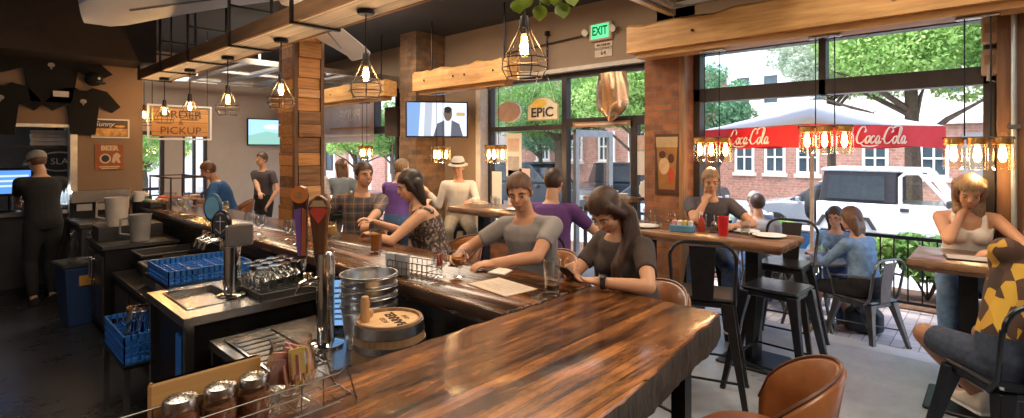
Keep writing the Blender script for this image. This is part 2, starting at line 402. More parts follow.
# shop window with the door beside it
w1 = struct(frame_x('window_1', 5.52, 5.62, [(2.87, 2.94, 0, 2.76), (4.17, 4.25, 0, 2.76), (5.59, 5.66, 0, 2.76), (2.94, 4.17, 2.69, 2.76), (4.25, 5.59, 2.69, 2.76),
     (4.25, 5.59, 2.02, 2.09), (2.94, 4.17, 2.05, 2.16), (4.25, 5.59, .38, .47), (2.94, 3.14, 0, .1), (3.14, 3.22, 0, 2.05)]))
for q in ((4.25, 5.59, 2.09, 2.69), (2.94, 4.17, 2.16, 2.69), (4.25, 5.59, .47, 2.02), (2.94, 3.14, .1, 2.05)): pane_x(w1, 5.57, *q)
MB().bbox((5.52, 4.25, -.1), (5.62, 5.59, .38)).obj('sill_panel', M_brick, w1)
d1 = MB()
for (x0, x1, z0, z1) in ((5.64, 5.72, -.05, 2.02), (6.44, 6.54, -.05, 2.02), (5.72, 6.44, 1.93, 2.02), (5.72, 6.44, -.05, .2)): d1.bbox((x0, 4.10, z0), (x1, 4.15, z1))
d1 = struct(d1.obj('door_1', mat('grey_aluminium', (.36, .40, .44), .4, .6), bevel=.004))
MB().bbox((5.72, 4.12, .2), (6.44, 4.128, 1.93)).obj('pane', M_glass, d1)
MB().tube([(6.40, 4.09, .8), (6.40, 4.03, .8), (6.40, 4.03, 1.25), (6.40, 4.09, 1.25)], .012).obj('door_handle', M_steel, d1)
# roll-up door openings: glazed header panels stay in view
def header(name, y0, y1, zb, mid):
    o = struct(frame_x(name, 5.46, 5.60, [(y0, y0+.07, 0, 2.85), (y1-.07, y1, 0, 2.85), (y0, y1, 2.76, 2.85), (y0, y1, zb, zb+.14)] + [(q-.03, q+.03, zb, 2.8) for q in mid]))
    ys = [y0] + list(mid) + [y1]
    for a, b_ in zip(ys, ys[1:]): pane_x(o, 5.53, a+.03, b_-.03, zb+.14, 2.77)
    return o
header('window_2', .03, 2.42, 2.26, (1.2,)); header('window_3', 7.9, 11.0, 2.05, (8.65, 9.4, 10.2)); header('window_unseen', -3.6, -.9, 2.26, (-2.2,))  # the last is an unseen opening added to let daylight in
# far door and window
d2 = MB()
for x0, x1, z0, z1 in ((2.30, 2.36, 0, 2.1), (2.69, 2.75, 0, 2.1), (2.36, 2.69, 2.03, 2.1), (2.36, 2.69, 0, .15), (2.36, 2.69, 1.0, 1.05)): d2.bbox((x0, 11.55, z0), (x1, 11.62, z1))
d2 = struct(d2.obj('door_2', M_bronze)); MB().bbox((2.36, 11.58, .15), (2.69, 11.586, 2.03)).obj('pane', M_glass, d2)
MB().tube([(2.66, 11.54, .95), (2.66, 11.48, .95), (2.66, 11.48, 1.2), (2.66, 11.54, 1.2)], .012).obj('door_handle', M_steel, d2)
w5 = MB()
for x0, x1, z0, z1 in ((3.05, 3.10, .1, 2.1), (3.43, 3.48, .1, 2.1), (3.10, 3.43, 2.05, 2.1), (3.10, 3.43, .1, .16), (3.24, 3.29, .16, 2.05), (3.10, 3.43, 1.2, 1.25)): w5.bbox((x0, 11.55, z0), (x1, 11.62, z1))
w5 = struct(w5.obj('window_5', M_bronze)); MB().bbox((3.10, 11.58, .16), (3.43, 11.586, 2.05)).obj('pane', M_glass, w5)

# ------------------------------------------------------------------ outdoors
def pavers():
    m, nt, b = _new('brick_pavers'); tc = N(nt, 'ShaderNodeTexCoord')
    br = N(nt, 'ShaderNodeTexBrick'); nt.links.new(tc.outputs['Object'], br.inputs['Vector'])
    br.inputs['Color1'].default_value = (.62, .56, .54, 1); br.inputs['Color2'].default_value = (.48, .40, .38, 1); br.inputs['Mortar'].default_value = (.25, .22, .2, 1)
    br.inputs['Scale'].default_value = 1; br.inputs['Brick Width'].default_value = .22; br.inputs['Row Height'].default_value = .11; br.inputs['Mortar Size'].default_value = .005
    nt.links.new(mixc(nt, .4, br.outputs[0], ramp(nt, noise(nt, coords(nt), 4), [(.3, (.5, .5, .5)), (.7, (1.2, 1.2, 1.2))]), 'MULTIPLY'), b.inputs['Base Color'])
    b.inputs['Roughness'].default_value = .8; return m
M_conc = conc('sidewalk_concrete', (.46, .45, .43), (.62, .61, .59), .8)
struct(MB().bbox((5.5, -6, -.3), (5.78, 14, -.02)).obj('threshold', conc('pale_threshold', (.40, .42, .44), (.62, .64, .66), .5)))
struct(MB().bbox((5.78, -8, -.3), (7.55, 20, -.10)).obj('patio', pavers()))
struct(MB().bbox((7.55, -8, -.3), (8.6, 20, -.08)).obj('planting_bed', mat('mulch', (.16, .085, .05), .95, 0, .4, 20)))
struct(MB().bbox((8.6, -14, -.4), (11.0, 40, -.12)).obj('sidewalk', M_conc))
struct(MB().bbox((-30, -30, -.9), (60, 60, -.5)).obj('road', mat('asphalt', (.20, .20, .21), .9, 0, .15, 6)))
struct(MB().bbox((19, -30, -.5), (21.9, 60, -.28)).obj('sidewalk', M_conc))
struct(MB().bbox((1.8, 11.7, -.3), (5.72, 24, -.05)).obj('sidewalk', M_conc))
# ---- buildings across the street
M_bbrick = brick('street_brick', (.50, .27, .21), (.42, .21, .16), (.46, .34, .28), .7)
M_cream = mat('cream_stucco', (.80, .77, .74), .85, 0, .04, 1)
M_stone = mat('stone_sill', (.66, .62, .56), .8)
M_wglass = mat('dark_window_glass', (.06, .09, .11), .08, 0, .2, 3)
def bwindow(parent, X, y0, y1, z0, z1, bars=1, white=True):
    f = MB(); t = .09
    for a in ((y0, y0+t, z0, z1), (y1-t, y1, z0, z1), (y0+t, y1-t, z1-t, z1), (y0+t, y1-t, z0, z0+t), (y0+t, y1-t, (z0+z1)/2-.03, (z0+z1)/2+.03)): f.bbox((X-.06, a[0], a[2]), (X+.05, a[1], a[3]))
    for k in range(bars): q = y0 + (y1-y0)*(k+1)/(bars+1); f.bbox((X-.055, q-.03, z0+t), (X+.04, q+.03, z1-t))
    o = f.obj('window', M_white if white else M_bronze, parent)
    MB().bbox((X-.02, y0+.05, z0+.05), (X+.04, y1-.05, z1-.05)).obj('pane', M_wglass, o)
    MB().bbox((X-.10, y0-.08, z0-.14), (X+.02, y1+.08, z0-.003)).obj('sill', M_stone, o); return o
b1 = thing('building', 'red brick building with white sash windows and a cream upper storey across the street', 'building', (22, 0, -.42))
def rel(o, root): o.location = -V(root.location); return o
rel(MB().bbox((22, -16, -.42), (30, 8.7, 2.6)).obj('wall', M_bbrick, b1), b1)
rel(MB().bbox((21.85, -16.1, 2.6), (30, 8.8, 2.85)).obj('ledge', M_stone, b1), b1)
rel(MB().bbox((23.0, -16, 2.85), (30, 8.7, 7.2)).obj('upper_wall', M_cream, b1), b1)
for yc in (7.6, 6.45, 5.3, 3.2, 1.6, -1.2, -4): rel(bwindow(b1, 22, yc-.38, yc+.38, .85, 2.1), b1)
for yc in (8.0, 6.9, 5.2, 3.2, 1.2, -1, -3): rel(bwindow(b1, 23.0, yc-.35, yc+.35, 3.6, 4.9, 0), b1)
o = MB().bbox((21.93, -.2, -.42), (22.06, .9, 2.3)).obj('door', mat('grey_door', (.25, .24, .24), .5), b1); rel(o, b1)
b2 = thing('building', 'brick house with small paned white windows seen through the open glass door', 'building', (19.6, 12, -.42))
rel(MB().bbox((19.6, 9.6, -.42), (27, 18, 5.2)).obj('wall', M_bbrick, b2), b2)
rel(MB().bbox((19.4, 9.5, 5.2), (27.2, 18.1, 5.5)).obj('roof', M_stone, b2), b2)
for yc, zc in ((11.1, 1.9), (12.6, 1.9), (14.3, 1.9), (16.2, 1.9), (11.1, 4.1), (12.6, 4.1), (14.3, 4.1)): rel(bwindow(b2, 19.6, yc-.42, yc+.42, zc-.65, zc+.65, 2), b2)
b3 = thing('building', 'pale rendered building with brick strips beyond the rolled up far opening', 'building', (15, 27, -.42))
rel(MB().bbox((14.5, 18.3, -.42), (22, 34, 5.5)).obj('wall', M_cream, b3), b3)
for yc in (19.2, 22.4, 26, 29.5): rel(MB().bbox((14.35, yc-.6, -.42), (14.52, yc+.6, 3.6)).obj('brick_pier', M_bbrick, b3), b3)
for yc in (20.8, 24.2, 27.8): rel(bwindow(b3, 14.5, yc-.7, yc+.7, .6, 2.8, 1, False), b3)
b4 = thing('building', 'cream building standing beyond the small door in the far wall', 'building', (3, 30, -.42))
rel(MB().bbox((-4, 30, -.42), (12, 36, 5)).obj('wall', M_cream, b4), b4)

# ---- trees and shrubs
def leaves(c, rad, n, size, seed, hollow=.35, clumps=16):
    r = np.random.default_rng(seed); c = np.array(c); rad = np.array(rad)
    d = r.normal(size=(clumps, 3)); d /= np.linalg.norm(d, axis=1)[:, None]
    cc = c + d*rad*(r.uniform(hollow, .85, (clumps, 1))); cr = rad.mean()*r.uniform(.28, .5, clumps)
    k = r.integers(0, clumps, n); q = r.normal(size=(n, 3)); q /= np.linalg.norm(q, axis=1)[:, None]
    p = cc[k] + q*(cr[k]*r.uniform(.55, 1, n)**.5)[:, None]*np.array([1, 1, .75])
    a = r.normal(size=(n, 3)); a /= np.linalg.norm(a, axis=1)[:, None]
    b = np.cross(a, r.normal(size=(n, 3))); b /= np.linalg.norm(b, axis=1)[:, None]
    s = size*r.uniform(.6, 1.3, (n, 1))
    v = np.stack([p - a*s, p + b*s*.5, p + a*s, p - b*s*.5], 1).reshape(-1, 3)
    me = bpy.data.meshes.new('crown'); me.from_pydata(v.tolist(), [], [(4*i, 4*i+1, 4*i+2, 4*i+3) for i in range(n)]); return me
M_bark = mat('bark', (.11, .075, .05), .95, 0, .3, 14, bmp=.4)
L_green = leafmat('leaves_green', (.10, .26, .06), (.32, .50, .16))
L_bright = leafmat('leaves_bright', (.24, .46, .10), (.52, .68, .24))
L_pale = leafmat('leaves_pale', (.34, .46, .30), (.78, .80, .70))
L_teal = leafmat('leaves_cool', (.10, .28, .14), (.30, .50, .32))
def tree(x, y, zc, rad, n, lm, label, trunk=.12, seed=1, size=.055, gz=-.42):
    t = thing('tree', label, 'tree', (x, y, gz), 0, 'street trees')
    r = random.Random(seed); m = MB(); top = zc - gz
    m.tube([(0, 0, 0), (.04, .03, top*.4), (-.05, .06, top*.75), (.02, 0, top)], [trunk, trunk*.8, trunk*.6, trunk*.3])
    for k in range(6):
        a = r.uniform(0, 6.28); z0 = top*r.uniform(.45, .75)
        m.tube([(0, 0, z0), (math.cos(a)*rad[0]*.35, math.sin(a)*rad[1]*.35, z0+rad[2]*.35), (math.cos(a)*rad[0]*.75, math.sin(a)*rad[1]*.75, z0+rad[2]*.6)], [trunk*.4, trunk*.28, trunk*.1], 6)
    m.obj('trunk', M_bark, t, True)
    link('crown', leaves((0, 0, top), rad, int(n*4.2), size, seed, .35, 26), lm, t); return t
tree(15.6, 1.5, 4.4, (2.3, 2.6, 1.7), 7000, L_bright, 'bright green street tree above the pale off-road car', .2, 3)
tree(17.6, 3.6, 4.6, (2.0, 2.0, 1.5), 5500, L_pale, 'pale blossoming tree between umbrella and the bright green tree', .14, 5)
tree(14.2, -1.2, 3.9, (2.0, 2.2, 1.7), 6000, L_green, 'deep green tree beside the wooden post at the street wall', .16, 8)
tree(14.5, 11.2, 3.6, (3.0, 3.2, 1.8), 9000, L_green, 'large leafy tree filling the shop window behind the oval sign', .26, 11)
tree(13.2, 7.6, 3.5, (1.7, 1.9, 1.6), 5500, L_bright, 'light green tree behind the copper shield', .12, 14)
tree(16.0, 6.3, 3.0, (1.1, 1.1, 1.3), 2500, L_teal, 'slim tree in front of the cream upper storey', .09, 17)
tree(17.5, 14.6, 3.2, (2.0, 2.0, 1.6), 4500, L_teal, 'bluish green tree behind the paper notices on the shop window', .12, 19)
tree(11.4, 19.4, 2.4, (1.5, 1.6, 1.1), 4000, L_bright, 'leafy tree beyond the banner in the far opening', .12, 23)
tree(10.2, 15.0, 2.5, (1.1, 1.1, 1.0), 3000, L_green, 'small round tree beyond the rolled up far opening, nearer the brick column', .09, 27)
tree(3.9, 18.5, 2.2, (1.6, 1.6, 1.3), 4500, L_bright, 'green tree seen through the small far door', .1, 29, gz=-.05)
def shrub(x, y, h, r, n, lm, label, seed):
    t = thing('shrub', label, 'shrub', (x, y, -.08), 0, 'shrubs behind the railing'); m = MB(); q = random.Random(seed)
    for k in range(7):
        a = q.uniform(0, 6.28); m.tube([(0, 0, 0), (math.cos(a)*r*.4, math.sin(a)*r*.4, h*.5), (math.cos(a)*r*.7, math.sin(a)*r*.7, h*.85)], [.014, .01, .005], 5)
    m.obj('stem', M_bark, t); link('foliage', leaves((0, 0, h*.55), (r, r, h*.5), n, .055, seed, .2, 14), lm, t)
for i, (x, y, h, r, lm, lb) in enumerate([(8.05, -.9, 1.25, .55, L_bright, 'tall light green shrub beside the wooden post'), (8.0, -.1, .95, .5, L_bright, 'light green shrub behind the woman at the slab table'),
        (8.1, .65, .85, .5, L_green, 'green shrub at the railing below the car door'), (8.0, 1.35, .78, .48, L_bright, 'green shrub behind the woman with glasses'),
        (8.1, 2.2, .82, .5, L_bright, 'light green shrub behind the two men outdoors'), (8.05, 3.0, .84, .5, L_pale, 'pale green shrub under the silver car bonnet'),
        (8.1, 4.0, .8, .5, L_green, 'dark green shrub behind the man with his hand on his chin')]):
    shrub(x, y, h, r, 2600, lm, lb, 40+i)
# ---- black railing between patio and planting
rl = thing('railing', 'black metal railing with thin balusters along the paved patio', 'railing', (7.42, 0, -.10))
MB().bbox((-.02, -3, .83), (.02, 5.2, .87)).obj('top_rail', M_black, rl); MB().bbox((-.012, -3, .10), (.012, 5.2, .13)).obj('bottom_rail', M_black, rl)
pm = MB().bbox((-.025, -.025, 0), (.025, .025, .9)).obj('post', M_black, rl, at=(0, -3, 0))
for k in range(1, 6): q = pm.copy(); COL.objects.link(q); q.location = (0, -3+k*1.64, 0)
pm = MB().cyl((0, 0, .13), (0, 0, .83), .008, n=6).obj('baluster', M_black, rl, at=(0, -2.87, 0))
for k in range(1, 62):
    yk = -2.87 + k*.13
    if abs((yk+3) % 1.64) < .03: continue
    q = pm.copy(); COL.objects.link(q); q.location = (0, yk, 0)

# ---- cars
M_tyre = mat('tyre_rubber', (.025, .025, .025), .85, bmp=.3); M_carglass = mat('car_glass', (.05, .06, .07), .06, 0, .1)
M_rim = mat('alloy_rim', (.5, .5, .5), .35, .8)
def wheel(parent, c, r, w, name='wheel'):
    A = Matrix(((0, 0, 1), (1, 0, 0), (0, 1, 0)))
    o = MB().lathe([(r*.55, -w/2), (r*.93, -w/2), (r, -w*.32), (r, w*.32), (r*.93, w/2), (r*.55, w/2)], (0, 0, 0), 28, A).obj(name, M_tyre, parent, True, at=c)
    m = MB().lathe([(r*.56, -w*.42), (r*.5, -w*.5), (r*.15, -w*.52)], (0, 0, 0), 20, A).lathe([(r*.56, w*.42), (r*.5, w*.5), (r*.15, w*.52)], (0, 0, 0), 20, A)
    m.obj('rim', M_rim, o, True); return o
PYZ = Matrix(((0, 0, 1), (1, 0, 0), (0, 1, 0)))     # local (y, z) outline -> extruded along x
# white soft-top off-road car, nose towards -Y
M_jwhite = mat('white_car_paint', (.80, .80, .79), .25, 0, .02, coat=.4); M_soft = mat('black_soft_top', (.03, .03, .035), .8)
jp = thing('car', 'white two door off-road car with a dark soft top and rear spare tyre', 'car', (12.9, 1.1, -.50))
MB().prism([(1.85, .55), (1.85, 1.15), (-.15, 1.15), (-.35, 1.13), (-1.62, 1.06), (-1.72, .95), (-1.72, .62), (-1.4, .55)], 0, 1.5, PYZ).obj('body', M_jwhite, jp, bevel=.03)
MB().prism([(1.82, 1.152), (1.70, 1.82), (.42, 1.82), (.42, 1.152)], .03, 1.47, PYZ).obj('soft_top', M_soft, jp, bevel=.04)
MB().prism([(1.78, 1.80), (1.72, 1.88), (.0, 1.88), (-.06, 1.80)], .0, 1.5, PYZ).obj('roof', mat('pale_roof', (.52, .56, .60), .5), jp, bevel=.03)
MB().prism([(1.66, 1.22), (1.58, 1.72), (.62, 1.72), (.62, 1.22)], -.005, .026, PYZ).obj('side_window', M_carglass, jp)
dr = MB().prism([(.40, .62), (.40, 1.17), (-.48, 1.17), (-.48, .75), (-.36, .62)], -.02, .0, PYZ).obj('door', M_jwhite, jp, bevel=.008)
fr = MB()
fr.tube([(-.01, .36, 1.17), (-.01, .36, 1.70), (-.01, .28, 1.78), (-.01, .05, 1.78), (-.01, -.42, 1.17)], .035, 8); fr.obj('window_frame', M_jwhite, dr)
MB().bbox((-.05, .22, 1.02), (-.021, .36, 1.09)).obj('door_handle', M_dark, dr); MB().prism([(.33, 1.17), (.33, 1.75), (.05, 1.75), (-.38, 1.17)], .0, .008, PYZ).obj('pane', M_glass, dr)
MB().rbox((-.12, -.40, 1.22), (.16, .09, .14), .02).obj('mirror', M_dark, jp)
MB().prism([(-.10, 1.80), (-.04, 1.82), (-.46, 1.14), (-.52, 1.14)], .04, 1.46, PYZ).obj('windshield_frame', M_jwhite, jp)
for yw, s in ((1.3, 0), (-1.2, 0), (1.3, 1), (-1.2, 1)):
    wheel(jp, (.12 if not s else 1.38, yw, .38), .38, .25)
    MB().prism([(yw+.55, .62), (yw+.42, .86), (yw-.42, .86), (yw-.55, .62), (yw-.48, .62), (yw-.38, .80), (yw+.38, .80), (yw+.48, .62)], -.08 if not s else 1.4, .1 if not s else 1.58, PYZ).obj('fender', M_dark, jp)
B = Matrix(((1, 0, 0), (0, 0, 1), (0, -1, 0)))
sp = MB().lathe([(.18, -.13), (.33, -.13), (.37, -.08), (.37, .08), (.33, .13), (.18, .13)], (0, 0, 0), 28, B).obj('spare_wheel', M_tyre, jp, True, at=(.62, 2.02, 1.02))
MB().lathe([(.19, -.08), (.05, -.1)], (0, 0, 0), 20, B).lathe([(.19, .08), (.05, .10)], (0, 0, 0), 20, B).obj('rim', M_rim, sp, True)
MB().rbox((.75, 1.95, .58), (1.5, .16, .16), .02).obj('rear_bumper', M_dark, jp); MB().rbox((.75, -1.85, .58), (1.5, .18, .18), .02).obj('front_bumper', M_dark, jp)
MB().cyl((.25, -1.72, .86), (.25, -1.75, .86), .09).cyl((1.25, -1.72, .86), (1.25, -1.75, .86), .09).obj('headlight', M_white, jp)
def saloon(label, loc, rz, paint, kind='saloon'):
    c = thing('car', label, 'car', loc, rz)
    if kind == 'saloon':
        MB().prism([(2.2, .35), (2.22, .75), (1.9, .92), (-1.3, .95), (-2.05, .82), (-2.2, .62), (-2.2, .35)], -.88, .88, PYZ).obj('body', paint, c, bevel=.06)
        MB().prism([(1.5, .93), (.75, 1.42), (-.4, 1.44), (-1.15, .95)], -.72, .72, PYZ).obj('cabin', M_carglass, c, bevel=.05)
        MB().prism([(.8, 1.41), (.7, 1.47), (-.4, 1.48), (-.5, 1.43)], -.68, .68, PYZ).obj('roof', paint, c, bevel=.02)
        r = .32
    else:
        MB().prism([(2.3, .45), (2.35, .95), (2.2, 1.1), (-1.2, 1.12), (-2.3, 1.02), (-2.4, .8), (-2.4, .45)], -.95, .95, PYZ).obj('body', paint, c, bevel=.06)
        MB().prism([(2.1, 1.1), (1.85, 1.72), (-.35, 1.76), (-1.1, 1.12)], -.80, .80, PYZ).obj('cabin', M_carglass, c, bevel=.05)
        MB().prism([(1.9, 1.70), (1.8, 1.79), (-.4, 1.82), (-.5, 1.75)], -.76, .76, PYZ).obj('roof', paint, c, bevel=.02)
        r = .38
    for s in (-1, 1):
        wheel(c, (s*.8, 1.35, r), r, .22); wheel(c, (s*.8, -1.4, r), r, .22)
        MB().rbox((s*.6, -2.2 if kind == 'saloon' else -2.38, .72), (.34, .08, .14), .02).obj('headlight', M_white, c)
        MB().rbox((s*.98, -.85, 1.02), (.2, .1, .12), .02).obj('mirror', paint, c)
    return c
M_silver = mat('silver_paint', (.52, .56, .60), .25, .5, .03); M_slate = mat('slate_paint', (.05, .06, .075), .25, .3, .05); M_sky = mat('pale_blue_paint', (.55, .63, .72), .22, .3, .03)
saloon('silver car parked behind the spare tyre of the white off-road car', (15.6, 2.9, -.5), PI, M_silver)
saloon('dark grey car parked behind the man with his hand on his chin', (16.6, 8.9, -.5), 0, M_slate, 'suv')
saloon('pale blue saloon parked nearest the kerb beside the brick pier', (12.8, 6.25, -.55), 0, M_sky)
saloon('dark car parked outside the open glass door', (14.4, 12.2, -.5), 0, M_slate, 'suv')
# ================================================================== HANGING THINGS AND SIGNS
def beam(name, label, x0, x1, y0, y1, z0, z1, seed, rods, top=3.6):
    """live-edge timber running along the street wall, hung from rods"""
    t = thing(name, label, 'beam', (0, 0, 0), 0, None); r = random.Random(seed); n = 26
    secs = []
    for i in range(n+1):
        y = y0 + (y1-y0)*i/n; h = z1 + r.uniform(-.022, .012) + .009*math.sin(i*.7+seed); f = r.uniform(-.006, .006)
        secs.append([V((x0+f, y, z0)), V((x1, y, z0)), V((x1, y, h-.02)), V((x0+.05, y, h)), V((x0+f, y, h-.03))])
    MB().rings(secs).obj('log', M_beam, t)
    MB().bbox((x0+.06, y0+.1, z0-.055), (x1-.02, y1-.08, z0+.0)).obj('batten', M_beam, t)
    for yy in rods: MB().cyl((x0+.14, yy, z1-.08), (x0+.14, yy, top), .011, n=8).obj('hanger_rod', M_black, t)
    for i, yy in enumerate([y0 + (y1-y0)*k for k in (.12, .4, .52, .85)]):
        MB().cyl((x0-.012, yy, z0+.13), (x0+.02, yy, z0+.13), .014, n=10).obj('bolt', M_black, t)
    return t
beam('timber_beam', 'long live edged timber beam above the street opening', 4.82, 5.12, -1.9, 2.86, 2.76, 3.05, 1, (2.4, .9, -.6))
beam('timber_beam', 'short live edged timber beam hung in front of the television', 4.60, 4.84, 4.38, 6.28, 2.61, 2.89, 2, (4.55, 6.0))
beam('timber_beam', 'timber beam beyond the clad column above the printed banner', 4.60, 4.84, 7.02, 11.2, 2.60, 2.87, 3, (7.3, 9.2))
# ---- hanging plank shelf over the bar
sh = thing('hanging_shelf', 'long plank shelf hung on black steel straps over the bar', 'shelf', (0, 0, 0))
SZ = 2.69
for k in range(5):
    MB().bbox((1.715, .9+k*1.5, SZ), (2.03, .9+(k+1)*1.5-.008, SZ+.035)).obj('shelf_board', M_grey_wood, sh)
MB().bbox((1.70, .9, SZ-.005), (1.725, 8.4, SZ+.115)).obj('front_board', M_rust_wood, sh); MB().bbox((2.03, .9, SZ-.005), (2.055, 8.4, SZ+.115)).obj('rear_board', M_rust_wood, sh)
for yy in (1.3, 2.5, 3.77, 5.02, 6.2, 7.26, 8.3):
    m = MB().bbox((1.685, yy-.02, SZ-.02), (1.70, yy+.02, 3.6)).bbox((1.685, yy-.02, SZ-.02), (2.07, yy+.02, SZ-.006)).bbox((2.056, yy-.02, SZ-.02), (2.07, yy+.02, 3.6)).bbox((1.70, yy-.012, SZ+.34), (2.06, yy+.012, SZ+.36))
    m.obj('steel_strap', M_black, sh)
# ---- cage pendants under the shelf
CZ = 2.25
def cage_pendant(loc, label, drop, big=1.):
    t = thing('cage_pendant', label, 'pendant lamp', loc, 0, 'wire cage pendants over the bar')
    MB().lathe([(.0, drop), (.055, drop), (.06, drop-.012), (.052, drop-.028), (.0, drop-.03)], n=20).obj('ceiling_rose', M_black, t, True)
    MB().cyl((0, 0, .13), (0, 0, drop-.02), .005, n=6).obj('cord', M_black, t)
    MB().lathe([(.0, .15), (.018, .15), (.022, .13), (.024, .07), (.02, .06), (0, .06)], n=16).obj('socket', M_bronze, t, True)
    b_ = MB().lathe([(.0, .065), (.012, .062), (.016, .04), (.031, .005), (.034, -.015), (.026, -.04), (.0, -.052)], n=16).obj('bulb', glass('bulb_glass', (1, .86, .62), .5), t, True)
    f = MB()
    for k in range(4): f.tube([(.008*math.cos(k*PI/2), .008*math.sin(k*PI/2), .05), (.016*math.cos(k*PI/2), .016*math.sin(k*PI/2), .0), (.012*math.cos(k*PI/2+.5), .012*math.sin(k*PI/2+.5), -.035)], .006, 6)
    f.obj('filament', M_bulb, b_)
    c = MB(); R0, R1, R2 = .026, .108*big, .088*big
    for rr, zz in ((R0, .09), (R1, -.06), (R1*1.02, -.105), (R2, -.15)):
        c.tube([(rr*math.cos(a*PI/10), rr*math.sin(a*PI/10), zz) for a in range(20)], .0032, 5, True)
    for k in range(6):
        a = k*PI/3; ca, sa = math.cos(a), math.sin(a)
        c.tube([(R0*ca, R0*sa, .09), (R1*ca, R1*sa, -.06), (R1*1.02*ca, R1*1.02*sa, -.105), (R2*ca, R2*sa, -.15)], .0032, 5)
    c.obj('wire_cage', M_bronze, t)
    l = lamp('bulb_light', 'POINT', (0, 0, 0), 16, (1, .60, .28), .03); l.parent = t; return t
PY = (9.0, 7.95, 6.89, 5.67, 4.43, 3.11, 1.69)
PL = ('cage pendant at the far end of the shelf, first from the kitchen', 'cage pendant second from the kitchen end of the shelf, over the order sign',
      'cage pendant third from the kitchen end, at the right of the order sign', 'cage pendant in the middle of the shelf row, before the grey wall',
      'cage pendant in front of the plank clad column', 'cage pendant hanging before the printed banner, second from the near end', 'largest looking cage pendant, near end of the shelf beneath the plant')
for i, (y, lb) in enumerate(zip(PY, PL)):
    if i == 0: MB  # the far lamp hangs from the ceiling past the shelf end
    cage_pendant((1.9, y, CZ), lb, (SZ-.006-CZ) if 0.9 < y < 8.4 else 3.6-CZ)
# trailing plant on the shelf
pl = thing('trailing_plant', 'trailing plant with broad green leaves on the near end of the shelf', 'plant', (1.92, 1.62, SZ+.035))
MB().lathe([(0, 0), (.07, 0), (.09, .13), (.095, .14), (.08, .14), (.075, .11), (0, .11)], n=20).obj('pot', mat('terracotta', (.42, .2, .11), .8), pl, True)
M_leaf = mat('pothos_leaf', (.30, .42, .05), .45, 0, .35, 9)
st = MB(); lf = []; pb = V(pl.location)
for k, (px, py) in enumerate([(516, 1), (527, -6), (540, 6), (545, -8), (561, 4), (556, -10), (570, -8)]):
    e = at(px, py, X=1.655-.015*(k % 2)) - pb; sx_ = -.235
    st.tube([(0, 0, .12), (-.12, e.y*.5, .17), (sx_, e.y*.8, .10), (sx_-.02, e.y, -.05), e], .004, 5)
    d = V((.05, (-.35, .3, .1, -.3, -.2, .2, -.3)[k], -1)).normalized(); u = V((.72, -.69, .1)).normalized(); u = (u - d*u.dot(d)).normalized(); nn = d.cross(u)
    lo_ = [(0, 0), (.4, .2), (.52, .45), (.4, .75), (0, 1.05), (-.4, .75), (-.52, .45), (-.4, .2)]
    MB().rings([[e + u*(a*.062) + d*((b_-.1)*.066) + nn*(z + .010*abs(a)) for a, b_ in lo_] for z in (0, .002)]).obj('leaf', M_leaf, pl)
st.obj('stem', mat('plant_stem', (.2, .3, .06), .6), pl)
# ---- ceiling fan with broad white sail blades
fan = thing('ceiling_fan', 'large windmill ceiling fan with white cloth sail blades', 'fan', (2.39, 5.35, 3.6))
MB().cyl((0, 0, 0), (0, 0, -.2), .025).lathe([(0, -.16), (.11, -.18), (.13, -.28), (.09, -.35), (0, -.36)], n=20).obj('motor', M_white, fan, True)
M_sail = mat('sail_cloth', (.66, .71, .80), .5, 0, .06, 4, bmp=.2)
for kb in (40, 152, 262):
    a, L = math.radians(kb), 1.48 if kb < 100 else 1.66
    R = Matrix.Rotation(a, 3, 'Z'); secs = []; n = 14
    for i in range(n+1):
        f = i/n; wdt = (.22+.66*f)*(1 if f < .82 else math.sqrt(max(.03, 1-((f-.82)/.18)**2))); z = -.24 - .20*f - .10*f*f
        ring = []
        for s, tt in ((-1, .005), (-.5, .005), (0, .005), (.5, .005), (1, .005), (1, -.005), (.5, -.005), (0, -.005), (-.5, -.005), (-1, -.005)):
            ring.append(R @ V((.12+f*L, s*wdt*.5, z + s*.12*(.4+.6*f) - .05*(1-s*s)*f + tt)))
        secs.append(ring)
    b_ = MB().rings(secs).obj('blade', M_sail, fan, True)
    MB().tube([R @ V((.05, 0, -.25)), R @ V((.7, 0, -.36)), R @ V((1.4, 0, -.53))], .012).obj('spar', M_steel, b_)
# ---- jar lamps on pairs of black cables
M_jar = glass('jar_glass', (1, .93, .80), .9)
def jar_lamp(loc, top, label, n=3, s=1.):
    t = thing('jar_pendant', label, 'pendant lamp', loc, 0, 'mason jar pendants'); r = .060*s
    MB().rbox((0, 0, top-.012), (.07, .24, .02), .005).obj('canopy', M_steel, t)
    m = MB()
    for yy in (-.07, .07): m.cyl((0, yy, .13), (0, yy, top-.015), .0045, n=6)
    m.obj('cable', M_black, t)
    ys = [(k-(n-1)/2)*.124*s for k in range(n)]
    MB().tube([(0, ys[0]-r, .115), (0, ys[-1]+r, .115)], .010).obj('bar', M_bronze, t)
    for k, yy in enumerate(ys):
        j = MB().lathe([(r*.86, .085), (r*.86, .06), (r, .04), (r, -.09), (r*.9, -.11), (0, -.112)], (0.015*(-1)**k, yy, 0), 18).obj('jar', M_jar, t, True)
        MB().lathe([(0, .118), (r*.95, .116), (r*.95, .07), (r*.86, .068)], (0.015*(-1)**k, yy, 0), 18).obj('lid', mat('brass_lid', (.55, .30, .10), .35, .9), j, True)
        MB().lathe([(0, .06), (.014, .055), (.02, .02), (.024, -.02), (.014, -.05), (0, -.055)], (0.015*(-1)**k, yy, 0), 12).obj('bulb', M_jarglow, j, True)
    l = lamp('jar_light', 'POINT', (0, 0, -.15), 9, (1, .60, .28), .05); l.parent = t; return t
jar_lamp((4.97, 2.02, 1.75), 2.705-1.75, 'jar lamp cluster hanging beside the brick pier', 3)
